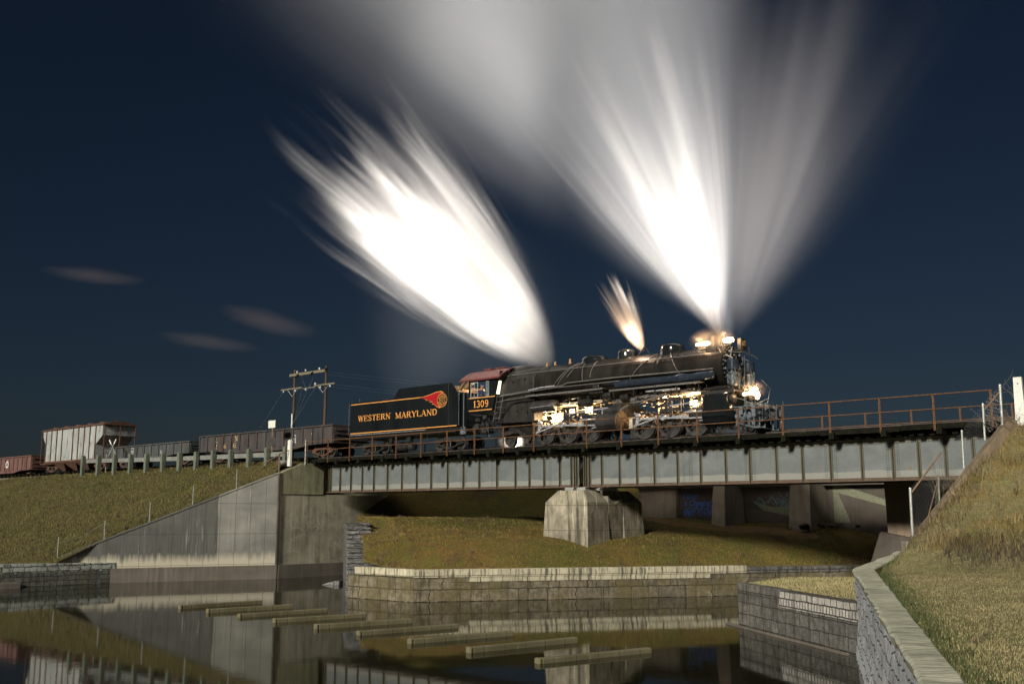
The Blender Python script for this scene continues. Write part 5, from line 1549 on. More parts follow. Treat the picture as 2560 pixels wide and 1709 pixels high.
# cab front wall around the firebox, with a small window
cf = MB()
cf.add([(-40.87, -1.52, 10.0), (-40.87, -1.17, 10.0), (-40.60, -1.17, 10.95), (-40.60, -1.52, 10.95)], [(0, 1, 2, 3)])
cf.add([(-40.45, -1.52, 11.75), (-40.45, 1.52, 11.75), (-40.30, 1.52, 12.3), (-40.30, -1.52, 12.3)], [(0, 1, 2, 3)])
cf.add([(-40.60, -1.17, 10.95), (-40.60, -1.10, 10.95), (-40.45, -1.10, 11.75), (-40.45, -1.17, 11.75)], [(0, 1, 2, 3)])
lb(cf, 'front_wall', 'loco_black', parent=cabo)
lb(MB().add([(-40.62, -1.50, 10.97), (-40.62, -1.19, 10.97), (-40.47, -1.19, 11.73), (-40.47, -1.50, 11.73)], [(0, 1, 2, 3)]), 'front_window', emit('cab_window_glow', (1.0, 0.90, 0.62), 1.3), parent=cabo)
# roof
rf = MB(); vs = []; fs = []
n = 20
prof = []
for i in range(n + 1):
    y = -1.74 + 3.48 * i / n
    prof.append((y, 12.62 - 0.74 * (abs(y) / 1.74) ** 2.1))
for s in (-43.45, -40.15):
    for th in (0.0, 0.06):
        for y, z in prof:
            vs.append((s, y, z - th))
m_ = n + 1
for i in range(n):
    fs += [(i, i + 1, 2 * m_ + i + 1, 2 * m_ + i), (m_ + i, 3 * m_ + i, 3 * m_ + i + 1, m_ + i + 1), (i, m_ + i, m_ + i + 1, i + 1), (2 * m_ + i, 2 * m_ + i + 1, 3 * m_ + i + 1, 3 * m_ + i)]
fs += [(0, 2 * m_, 3 * m_, m_), (n, m_ + n, 3 * m_ + n, 2 * m_ + n)]
rf.add(vs, fs)
roof = lb(rf, 'roof', 'roof_red', True, parent=cabo)
lb(MB().box(-43.45, -40.15, -1.76, -1.70, 11.84, 11.93), 'drip_rail', 'roof_red', parent=cabo)
lb(MB().box(-42.7, -42.1, -0.4, 0.4, 12.60, 12.72).box(-41.8, -41.0, -0.35, 0.35, 12.60, 12.70), 'roof_hatch', 'roof_red', parent=cabo, bevel=0.02)
# window frames: slid open; sashes at each side
wf = MB()
def frame(mb, a, b, c, d, y, w=0.035, bars=True):
    mb.box(a, b, y, y + 0.03, c, c + w).box(a, b, y, y + 0.03, d - w, d).box(a, a + w, y, y + 0.03, c + w, d - w).box(b - w, b, y, y + 0.03, c + w, d - w)
    if bars:
        m1 = (a + b) / 2; m2 = (c + d) / 2
        mb.box(m1 - 0.012, m1 + 0.012, y + 0.002, y + 0.026, c + w, d - w).box(a + w, m1 - 0.012, y + 0.002, y + 0.026, m2 - 0.012, m2 + 0.012).box(m1 + 0.012, b - w, y + 0.002, y + 0.026, m2 - 0.012, m2 + 0.012)
frame(wf, -42.60, -42.0, wz0, wz1, -1.60)
frame(wf, -41.33, -41.10, wz0, wz1, -1.60, 0.03, True)
lb(wf, 'window_frame', 'window_blue', parent=cabo)
mb = MB().add([(-42.7, 1.0, 10.0), (-40.9, 1.0, 10.0), (-40.5, 1.0, 11.9), (-42.7, 1.0, 11.9)], [(0, 1, 2, 3)])
lb(mb, 'cab_lining', 'cab_inside', parent=cabo)
mb = MB()
for k in range(14):
    mb.box(-41.3 + rg.random() * 0.5, -41.2 + rg.random() * 0.6, -0.6 + rg.random(), 0.3, 10.6 + rg.random(), 10.66 + rg.random())
lb(mb, 'cab_controls', 'brass', parent=cabo)
# gold lines and number
lb(MB().prism([(x0, 10.80), (-40.63, 10.80), (-40.62, 10.855), (x0, 10.855)], -1.584, -1.581).prism([(x0, 10.06), (-40.86, 10.06), (-40.85, 10.115), (x0, 10.115)], -1.584, -1.581), 'gold_line', 'gold', parent=cabo)
mb = MB()
hN = 0.40
wN = text_width('1309') * hN
letters(mb, '1309', hN, lambda u, v, l: (-42.38 + u * (1.28 / wN), -1.585 - l, 10.26 + v))
lb(mb, 'lettering', 'gold', parent=cabo)
# ladder ahead of the cab
mb = MB()
for s in (-40.80, -40.35):
    mb.tube([(s - 0.05, -1.50, 9.35), (s + 0.32, -1.50, 10.95)], 0.018)
for k in range(5):
    z = 9.55 + k * 0.31
    mb.tube([(-40.80 + (z - 9.35) * 0.23, -1.50, z), (-40.32 + (z - 9.35) * 0.23, -1.50, z)], 0.016)
lb(mb, 'ladder', 'pipe_grey')
# lamps
def lamp(name, parts, label=None):
    pass
hl = lb(MB().cyl((-25.1, 0, 9.80), (-24.65, 0, 9.80), 0.20, 0.24, 24), 'headlight', 'loco_black', True)
lb(MB().cyl((-24.64, 0, 9.80), (-24.60, 0, 9.80), 0.21, 0.20, 24), 'lens', 'lamp_warm', parent=hl)
ml = lb(MB().box(-24.72, -24.58, -0.62, -0.50, 9.5, 9.70), 'marker_lamp', 'loco_black')
lb(MB().sphere((-24.5, -0.62, 9.86), 0.15, 0.9, 14, 10).sphere((-24.38, -0.62, 10.02), 0.12, 0.9, 14, 10), 'glow_globe', 'lamp_orange', True, parent=ml)
lb(MB().box(-24.95, -24.55, -0.80, -0.74, 9.74, 9.86), 'work_light', 'lamp_warm')
def long_lamp(s, y, z, l, r):
    h = lb(MB().box(s - l * 0.4, s + l * 0.4, y + 0.03, y + 0.10, z - 0.25, z - 0.06), 'floodlight', 'gear_steel')
    lb(MB().lathe([(-l, 0.01), (-l * 0.8, r * 0.7), (0, r), (l * 0.8, r * 0.85), (l, 0.02)], (s, y, z), 'x', 16), 'lamp_glass', 'lamp_warm', True, parent=h)
long_lamp(-27.15, -0.72, 12.50, 0.42, 0.10)
long_lamp(-25.75, -0.62, 12.55, 0.30, 0.13)

# engineer
def person():
    org = (-42.12, -1.22, 10.08)
    o = bpy.data.meshes.new('person')
    J = {0: (0, 0, 0.55), 1: (0.0, 0, 0.80), 2: (0.03, 0, 1.05), 3: (0.05, 0, 1.20), 4: (0.08, 0, 1.30), 5: (0.11, 0, 1.42), 6: (0.12, 0, 1.54),
         7: (0.04, -0.20, 1.14), 8: (0.12, -0.28, 0.88), 9: (0.36, -0.30, 0.90), 10: (0.04, 0.20, 1.14), 11: (0.20, 0.26, 0.90), 12: (0.45, 0.2, 1.0),
         13: (0.35, -0.12, 0.55), 14: (0.38, -0.12, 0.1), 15: (0.35, 0.12, 0.55), 16: (0.38, 0.12, 0.1)}
    E_ = [(0, 1), (1, 2), (2, 3), (3, 4), (4, 5), (5, 6), (2, 7), (7, 8), (8, 9), (2, 10), (10, 11), (11, 12), (0, 13), (13, 14), (0, 15), (15, 16)]
    rad = {0: 0.16, 1: 0.16, 2: 0.17, 3: 0.10, 4: 0.06, 5: 0.10, 6: 0.085, 7: 0.08, 8: 0.055, 9: 0.04, 10: 0.08, 11: 0.055, 12: 0.04, 13: 0.08, 14: 0.05, 15: 0.08, 16: 0.05}
    o.from_pydata([J[i] for i in range(17)], E_, [])
    ob = bpy.data.objects.new('person', o); COL.objects.link(ob)
    ob.location = F(*org); ob.rotation_euler = (0, 0, R0)
    sk = ob.modifiers.new('skin', 'SKIN')
    for i, v in enumerate(o.skin_vertices[0].data):
        v.radius = (rad[i], rad[i]); v.use_root = (i == 0)
    sub = ob.modifiers.new('sub', 'SUBSURF'); sub.levels = 2; sub.render_levels = 2
    dg = bpy.context.evaluated_depsgraph_get()
    me = bpy.data.meshes.new_from_object(ob.evaluated_get(dg))
    bpy.data.objects.remove(ob)
    me.materials.clear()
    for k in ('shirt', 'skin', 'cap'): me.materials.append(M[k])
    for p in me.polygons:
        c = p.center
        if c.z > 1.24: p.material_index = 1
        elif c.x > 0.33 and c.z > 0.8: p.material_index = 1
        else: p.material_index = 0
        p.use_smooth = True
    ob = bpy.data.objects.new('person', me); COL.objects.link(ob)
    ob.location = F(*org); ob.rotation_euler = (0, 0, R0)
    tag(ob, 'person in a dark blue shirt and cap leaning at the open cab window', 'person', None)
    c = MB().lathe([(-0.02, 0.115), (0.06, 0.115), (0.10, 0.09), (0.115, 0.02)], (0.11, 0, 1.52), 'z', 16).prism([(0.18, 1.50), (0.32, 1.475), (0.32, 1.49), (0.18, 1.515)], -0.07, 0.07).build('cap', M['cap'], ob, smooth=True)
    f = MB().sphere((0.225, 0, 1.44), 0.022, 1.2, 8, 6).build('nose', M['skin'], ob, smooth=True)
    MB().sphere((0.125, -0.105, 1.44), 0.028, 1.3, 8, 6).build('ear', M['skin'], ob, smooth=True)
person()
st_ = lb(MB().box(-42.4, -41.9, -1.45, -0.95, 10.40, 10.47).box(-42.2, -42.1, -1.25, -1.15, 10.0, 10.40), 'cab_seat', 'loco_black', parent=cabo)

# ------------------------------------------------ tender
TO_ = (-48.8, 0, ZR)
ten = thing('tender', 'glossy black coal tender lettered in gold with a red winged round emblem', 'tender', *TO_)
def tb(mb, n, m, smooth=False, bevel=0.0, parent=None):
    o = mb.build(n, M[m] if isinstance(m, str) else m, None, TO_, smooth, bevel)
    o.parent = parent if parent is not None else ten
    return o
tank = tb(MB().box(-53.9, -43.75, -1.5, 1.5, 9.24, 11.36), 'water_tank', 'gloss_black', bevel=0.05)
tb(MB().prism([(-49.75, 11.362), (-49.2, 11.96), (-44.5, 11.96), (-44.0, 11.45), (-44.0, 11.362)], -1.38, -1.30).prism([(-49.75, 11.362), (-49.2, 11.96), (-44.5, 11.96), (-44.0, 11.45), (-44.0, 11.362)], 1.30, 1.38), 'bunker_side', 'gloss_black', bevel=0.01)
tb(MB().prism([(-49.74, 11.364), (-49.2, 11.95), (-49.1, 11.95), (-49.6, 11.364)], -1.30, 1.30), 'bunker_end', 'gloss_black')
# coal heap
gm = MB(); vs = []; fs = []
nx, ny = 40, 20
for j in range(ny + 1):
    for i in range(nx + 1):
        s = -49.2 + 5.0 * i / nx; y = -1.28 + 2.56 * j / ny
        vs.append((s, y, 11.5 + 0.25 * math.sin(math.pi * j / ny) + rg.random() * 0.12))
for j in range(ny):
    for i in range(nx):
        a = j * (nx + 1) + i
        fs.append((a, a + 1, a + nx + 2, a + nx + 1))
gm.add(vs, fs)
tb(gm, 'coal', 'loco_black')
tb(MB().lathe([(0, 0.34), (0.12, 0.34), (0.16, 0.30), (0.2, 0.1)], (-51.6, -0.3, 11.36), 'z', 22).box(-51.4, -50.6, -0.5, -0.1, 11.361, 11.46), 'water_hatch', 'roof_red', True)
tb(MB().box(-44.6, -44.1, -1.2, 1.2, 11.36, 11.75).prism([(-44.2, 11.7), (-43.7, 12.1), (-43.55, 12.0), (-44.0, 11.6)], -0.6, -0.2).prism([(-44.05, 11.5), (-43.6, 11.95), (-43.5, 11.9), (-43.9, 11.45)], -1.2, -1.05), 'coal_gate', 'brass')
tb(MB().box(-53.95, -43.5, -1.45, 1.45, 8.98, 9.16).box(-53.95, -43.3, -1.50, -1.44, 9.10, 9.2), 'underframe', 'gear_steel', bevel=0.01)
tb(MB().tube([(-53.9, -1.52, 9.20), (-46.5, -1.52, 9.20)], 0.025, 8), 'polished_pipe', 'bright_steel', True)
tb(MB().tube([(-53.8, -1.35, 8.95), (-44.2, -1.35, 8.97)], 0.07, 10), 'train_pipe', 'gear_steel', True)
mb = MB()
for s in (-53.95, -43.6):
    mb.tube([(s, -1.56, 9.3), (s, -1.56, 11.3)], 0.018)
mb.tube([(-43.35, -1.40, 9.2), (-43.35, -1.40, 11.2)], 0.035)
mb.tube([(-53.2, -1.3, 11.36), (-53.2, -1.3, 11.6)], 0.015)
tb(mb, 'handrail', 'pump_grey')
tb(MB().box(-43.70, -43.3, -1.30, 1.3, 9.2, 11.30), 'front_bulkhead', 'gloss_black', bevel=0.12)
tb(MB().box(-43.6, -43.2, -1.45, -1.35, 8.78, 9.22).box(-43.55, -43.25, -1.46, -1.451, 8.84, 9.16), 'step_bracket', 'front_grey')
tb(MB().lathe([(-49.8, 0.1), (-49.75, 0.25), (-48.2, 0.25), (-48.15, 0.1)], (0, -0.9, 8.28), 'x', 18), 'air_tank', 'loco_black', True)
mb = MB()
for s in (-47.6, -47.2, -47.0, -46.6):
    mb.tube([(s, -1.3, 9.0), (s, -1.3, 8.35)], 0.02)
mb.tube([(-47.8, -1.3, 8.4), (-46.4, -1.3, 8.35)], 0.02).box(-50.2, -49.9, -1.3, -1.1, 8.5, 9.0).box(-48.6, -48.2, -1.25, -1.0, 8.55, 8.95)
tb(mb, 'brake_rigging', 'gear_steel')
truck(ten, TO_, -52.05, (-0.96, 0.96), 0.42, None)
truck(ten, TO_, -45.05, (-0.92, 0.92), 0.42, None)
# gold lines
tb(MB().box(-53.85, -46.9, -1.5035, -1.501, 11.20, 11.26).box(-53.85, -43.85, -1.5035, -1.501, 9.285, 9.345), 'gold_line', 'gold', parent=tank)
for s in (-52.2, -50.5, -48.8, -47.1):
    mb = MB().box(s - 0.035, s + 0.035, -1.5008, -1.4995, 9.36, 11.18)
    for k in range(36):
        for dx in (-0.02, 0.02):
            z = 9.40 + k * 0.05
            mb.add([(s + dx - 0.006, -1.5008, z), (s + dx, -1.5008, z - 0.006), (s + dx + 0.006, -1.5008, z), (s + dx, -1.5008, z + 0.006), (s + dx, -1.505, z)], [(0, 1, 4), (1, 2, 4), (2, 3, 4), (3, 0, 4)])
    tb(mb, 'seam_strip', 'gloss_black', parent=tank)
for x_, y_ in ((-44.55, 0),):
    tb(MB().box(x_ - 0.02, x_ + 0.02, -1.506, -1.5005, 9.36, 11.9), 'seam_strip', 'loco_black', parent=tank)
mb = MB()
hL = 0.375
w1 = text_width('WESTERN') * hL
letters(mb, 'WESTERN', hL, lambda u, v, l: (-53.05 + u * (3.22 / w1), -1.503 - l, 10.08 + v))
tb(mb, 'lettering', 'gold', parent=tank)
mb = MB()
w2 = text_width('MARYLAND') * hL
letters(mb, 'MARYLAND', hL, lambda u, v, l: (-49.38 + u * (3.88 / w2), -1.503 - l, 10.06 + v))
tb(mb, 'lettering', 'gold', parent=tank)
# emblem
ecx, ecz, er = -45.12, 10.93, 0.40
def disc(r, y, n=40):
    return MB().add([(ecx + r * math.cos(2 * math.pi * i / n), y, ecz + r * math.sin(2 * math.pi * i / n)) for i in range(n)], [tuple(range(n))])
def flame(k, y, mat, name):
    pts = [(-47.15, 11.22), (-46.7, 11.27), (-46.2, 11.36), (-45.7, 11.47), (-45.25, 11.50), (-45.0, 11.42), (-45.3, 10.9), (-45.15, 10.52), (-45.35, 10.46), (-45.62, 10.55), (-45.80, 10.70), (-46.02, 10.74), (-45.92, 10.86), (-46.25, 10.88), (-46.12, 10.98), (-46.62, 11.02), (-46.5, 11.08)]
    if k:
        c = (-45.8, 11.05)
        pts = [(c[0] + (p[0] - c[0]) * (1 - k), c[1] + (p[1] - c[1]) * (1 - k * 1.4)) for p in pts]
    vs = [(p[0], y, p[1]) for p in pts]
    import mathutils.geometry as G
    tris = G.tessellate_polygon([[Vector((p[0], p[1], 0)) for p in pts]])
    m2 = MB().add(vs, [tuple(t) for t in tris])
    return tb(m2, name, mat, parent=tank)
# keep the tank side flush height: emblem sits on a thin plate rising above the tank edge line
flame(0.0, -1.5035, 'gold', 'emblem_wing')
flame(0.07, -1.5045, 'emblem_red', 'emblem_wing')
em = tb(disc(er + 0.03, -1.5055), 'emblem', 'gold', parent=tank)
tb(disc(er, -1.5065), 'emblem_field', 'gloss_black', parent=tank)
tb(MB().ring((ecx, -1.5075, ecz), 0.225, 0.25, -0.0005, 0.0005, 36), 'emblem_ring', 'gold', parent=tank)
mb = MB()
def ring_text(text, a0, a1, flip):
    ws = [GL[c][0] for c in text]; tot = sum(ws); x = 0
    for c, w in zip(text, ws):
        a = R(a0 + (a1 - a0) * (x + w / 2) / tot)
        h = 0.125
        def put(u, v, l, a=a, w=w):
            uu = u - w / 2 * h; 
            if flip: rr = 0.265 + (h - v); t = a + uu / 0.32
            else: rr = 0.265 + v; t = a - uu / 0.32
            return (ecx + rr * math.cos(t), -1.5085 - l * 0.3, ecz + rr * math.sin(t))
        letters(mb, c, h, put, wscale=0.92)
        x += w
ring_text('WESTERN', 165, 15, False)
ring_text('MARYLAND', 195, 345, True)
for txt, z in (('FAST', 11.03), ('FREIGHT', 10.905), ('LINE', 10.78)):
    wq = text_width(txt) * 0.09
    k = min(1.0, 0.36 / wq)
    letters(mb, txt, 0.09, lambda u, v, l, k=k, wq=wq, z=z: (ecx - wq * k / 2 + u * k, -1.5085 - l * 0.3, z + v))
tb(mb, 'emblem_lettering', 'gold', parent=tank)

# ------------------------------------------------ freight cars
def gondola(name, label, s0, s1, zb, zt, mat, ribs, text=(), group=None, fish=0.25):
    org = ((s0 + s1) / 2, 0, ZR)
    e = thing(name, label, 'freight car', *org)
    b = lambda mb, n, m, **k: mb.build(n, M[m], e, org, **k)
    for y0, y1 in ((-1.50, -1.44), (1.44, 1.50)):
        b(MB().box(s0, s1, y0, y1, zb, zt), 'side_panel', mat)
    for x in (s0, s1 - 0.06):
        b(MB().box(x, x + 0.06, -1.44, 1.44, zb, zt), 'end_panel', mat)
    b(MB().box(s0 + 0.06, s1 - 0.06, -1.44, 1.44, zb, zb + 0.06), 'floor', mat)
    b(MB().box(s0 - 0.02, s1 + 0.02, -1.60, -1.42, zt, zt + 0.09).box(s0 - 0.02, s1 + 0.02, 1.42, 1.60, zt, zt + 0.09).box(s1 - 0.08, s1 + 0.03, -1.42, 1.42, zt + 0.001, zt + 0.091).box(s0 - 0.03, s0 + 0.08, -1.42, 1.42, zt + 0.001, zt + 0.091), 'top_chord', mat)
    m = (s0 + s1) / 2
    b(MB().prism([(s0 + 0.3, zb), (s0 + 2.8, zb - 0.05), (s0 + 4.3, zb - fish), (s1 - 4.3, zb - fish), (s1 - 2.8, zb - 0.05), (s1 - 0.3, zb)][::-1], -1.49, -1.43), 'side_sill', mat)
    n = ribs
    for i in range(n + 1):
        x = s0 + 0.05 + (s1 - s0 - 0.15) * i / n
        for sg in (-1, 1):
            y = sg * 1.50
            b(MB().prism([(x - 0.05, zb - 0.02), (x + 0.05, zb - 0.02), (x + 0.05, zt), (x - 0.05, zt)], y, y + sg * 0.085), 'rib', mat, bevel=0.01)
    for x in (s1,):
        for zz in (zb + 0.25, (zb + zt) / 2, zt - 0.25):
            b(MB().box(x, x + 0.07, -1.44, 1.44, zz - 0.04, zz + 0.04), 'end_rib', mat)
        mb = MB()
        for k in range(5):
            mb.tube([(x + 0.09, -1.3, zb + 0.1 + k * 0.25), (x + 0.09, -0.9, zb + 0.1 + k * 0.25)], 0.013)
        b(mb, 'ladder', mat)
    b(MB().box(s0 + 0.5, s1 - 0.5, -0.2, 0.2, zb - 0.3, zb), 'centre_sill', mat)
    b(MB().box(s0 - 0.6, s0 + 0.5, -0.1, 0.1, zb - 0.28, zb - 0.05).box(s1 - 0.5, s1 + 0.6, -0.1, 0.1, zb - 0.28, zb - 0.05), 'coupler', 'gear_steel')
    truck(e, org, s0 + 1.9, (-0.85, 0.85), 0.42, None, frame_mat='hopper_rust', far=True)
    truck(e, org, s1 - 1.9, (-0.85, 0.85), 0.42, None, frame_mat='hopper_rust', far=True)
    for t_, sx, zz, h, mm, ws in text:
        mb = MB()
        if t_ == '[]':
            for k in range(3):
                mb.box(sx, sx + h, -1.5035 , -1.502, zz + k * 0.12, zz + k * 0.12 + 0.035)
            mb.box(sx + h, sx + h + 0.04, -1.5035, -1.502, zz - 0.1, zz + 0.5).box(sx + 0.1, sx + h, -1.5035, -1.502, zz + 0.46, zz + 0.5)
        elif t_ == 'O':
            mb.ring((sx, -1.503, zz), h * 0.6, h, -0.0005, 0.0005, 28)
        else:
            letters(mb, t_, h, lambda u, v, l: (sx + u, -1.503 - l, zz + v), wscale=ws)
        b(mb, 'lettering', mm)
    return e
gondola('gondola_car', 'black ribbed gondola car with faded yellow letters coupled behind the tender', -72.4, -55.6, 8.82, 9.98, 'gondola_black', 15,
        text=(('L', -70.15, 9.45, 0.42, 'letter_yellow', 1.0), ('N', -67.5, 9.45, 0.42, 'letter_yellow', 1.0), ('2', -70.1, 8.98, 0.34, 'letter_yellow', 0.95), ('46', -69.1, 8.98, 0.34, 'letter_yellow', 0.95), ('45', -67.75, 8.98, 0.34, 'letter_yellow', 0.95), ('[]', -60.4, 9.05, 0.5, 'letter_white', 1), ('O', -58.0, 9.55, 0.11, 'letter_yellow', 1)))
gondola('gondola_car', 'low dark grey gondola car between the covered hopper and the lettered gondola', -87.0, -73.8, 8.85, 9.72, 'gondola_grey', 11,
        text=(('[]', -83.4, 9.1, 0.5, 'letter_white', 1), ('55', -78.4, 9.0, 0.22, 'letter_white', 1)))
gondola('gondola_car', 'faded maroon gondola car with a white oval mark, leftmost of the train', -119.5, -102.9, 8.35, 9.66, 'maroon', 16,
        text=(('O', -108.75, 9.0, 0.36, 'letter_white', 1),))
# covered hopper
def hopper():
    s0, s1 = -101.1, -88.2
    org = ((s0 + s1) / 2, 0, ZR)
    e = thing('covered_hopper_car', 'tall pale grey covered hopper car with rusty ribs and roof', 'freight car', *org)
    b = lambda mb, n, m, **k: mb.build(n, M[m], e, org, **k)
    zb, zt = 8.95, 11.92
    a0, a1 = s0 + 0.4, s1 - 1.5
    side = [(a0, zt), (a0, zt - 0.55), (a0 + 0.75, zt - 1.45), (a0 + 0.75, zb), (a1 - 0.1, zb), (a1 - 0.1, zb + 1.3), (a1 + 1.1, zt - 0.9), (a1 + 1.1, zt)]
    import mathutils.geometry as G
    tris = G.tessellate_polygon([[Vector((p[0], p[1], 0)) for p in side]])
    for y in (-1.5, 1.5):
        b(MB().add([(p[0], y, p[1]) for p in side], [tuple(t) for t in tris]), 'side_panel', 'hopper_grey')
    # sloping end sheets
    for i in ((0, 1), (1, 2), (2, 3), (4, 5), (5, 6), (6, 7)):
        p, q_ = side[i[0]], side[i[1]]
        b(MB().add([(p[0], -1.5, p[1]), (p[0], 1.5, p[1]), (q_[0], 1.5, q_[1]), (q_[0], -1.5, q_[1])], [(0, 1, 2, 3)]), 'end_sheet', 'hopper_grey')
    b(MB().prism([(-1.62, zt), (1.62, zt), (1.5, zt + 0.12), (0.6, zt + 0.34), (-0.6, zt + 0.34), (-1.5, zt + 0.12)], s0, s1 - 0.1, 'yz'), 'roof', 'hopper_rust')
    b(MB().box(s0 + 0.2, s1 - 0.3, -0.3, 0.3, zt + 0.36, zt + 0.40), 'roof_walk', 'hopper_rust')
    for x in np.linspace(s0 + 1.5, s1 - 2, 5):
        b(MB().lathe([(0, 0.34), (0.10, 0.34), (0.14, 0.28)], (x, -0.7, zt + 0.24), 'z', 16), 'hatch', 'hopper_rust', smooth=True)
    for i, x in enumerate(np.linspace(a0 + 0.8, a1 - 0.15, 10)):
        if i == 4: continue
        z0 = zb
        b(MB().box(x - 0.05, x + 0.05, -1.58, -1.502, z0, zt), 'rib', 'hopper_rust', bevel=0.01)
    b(MB().box(a0 + 0.7, a1, -1.56, -1.502, zb - 0.12, zb + 0.04), 'side_sill', 'hopper_rust')
    b(MB().box(s0, s1, -1.45, 1.45, zb - 0.22, zb - 0.13), 'end_platform', 'hopper_rust')
    for x, z_ in ((s0 + 0.05, zt), (s1 - 0.15, zt)):
        for y in (-1.45, 1.45, 0.0):
            b(MB().box(x - 0.04, x + 0.04, y - 0.04, y + 0.04, zb - 0.2, z_), 'corner_post', 'hopper_rust')
    mb = MB()
    for k in range(8):
        mb.tube([(s1 - 0.1, -1.4, zb + 0.1 + k * 0.36), (s1 - 0.1, -1.0, zb + 0.1 + k * 0.36)], 0.015)
    mb.tube([(s1 - 0.1, -1.45, zb + 0.9), (s1 - 0.1, 1.45, zb + 0.9)], 0.02)
    mb.tube([(s1 - 0.1, -1.45, zb + 1.05), (s0 + 11, -1.45, zb + 1.05)], 0.015)
    b(mb, 'grab_iron', 'hopper_rust')
    b(MB().cyl((s1 - 0.6, -0.9, zt - 0.0), (s1 - 0.15, -0.9, zt - 0.0), 0.14, None, 14), 'brake_wheel', 'gear_steel')
    for cx in (s0 + 3.9, s0 + 6.3, s0 + 8.6):
        b(MB().hexa([(cx - 0.3, -0.8, ZR + 0.15), (cx + 0.3, -0.8, ZR + 0.15), (cx + 0.3, 0.8, ZR + 0.15), (cx - 0.3, 0.8, ZR + 0.15)],
                    [(cx - 1.1, -1.4, zb - 0.23), (cx + 1.1, -1.4, zb - 0.23), (cx + 1.1, 1.4, zb - 0.23), (cx - 1.1, 1.4, zb - 0.23)]), 'discharge_bay', 'hopper_rust')
    truck(e, org, s0 + 1.6, (-0.85, 0.85), 0.42, None, frame_mat='hopper_rust')
    truck(e, org, s1 - 1.6, (-0.85, 0.85), 0.42, None, frame_mat='hopper_rust')
    b(MB().box(s0 - 0.6, s1 + 0.5, -0.15, 0.15, zb - 0.35, zb - 0.23), 'centre_sill', 'gear_steel')
    mb = MB()
    letters(mb, 'L', 0.28, lambda u, v, l: (s0 + 1.6 + u, -1.503 - l, 9.9 + v)); letters(mb, 'N', 0.28, lambda u, v, l: (s0 + 2.5 + u, -1.503 - l, 9.9 + v))
    letters(mb, '2002', 0.26, lambda u, v, l: (s0 + 1.55 + u, -1.503 - l, 9.45 + v), wscale=0.95)
    for k in range(7):
        mb.box(s0 + 5.2, s0 + 6.2, -1.504, -1.5025, 9.2 + k * 0.1, 9.225 + k * 0.1)
    mb.ring((s0 + 8.1, -1.503, 10.7), 0.24, 0.27, -0.0005, 0.0005, 24)
    b(mb, 'lettering', 'letter_grey')
hopper()

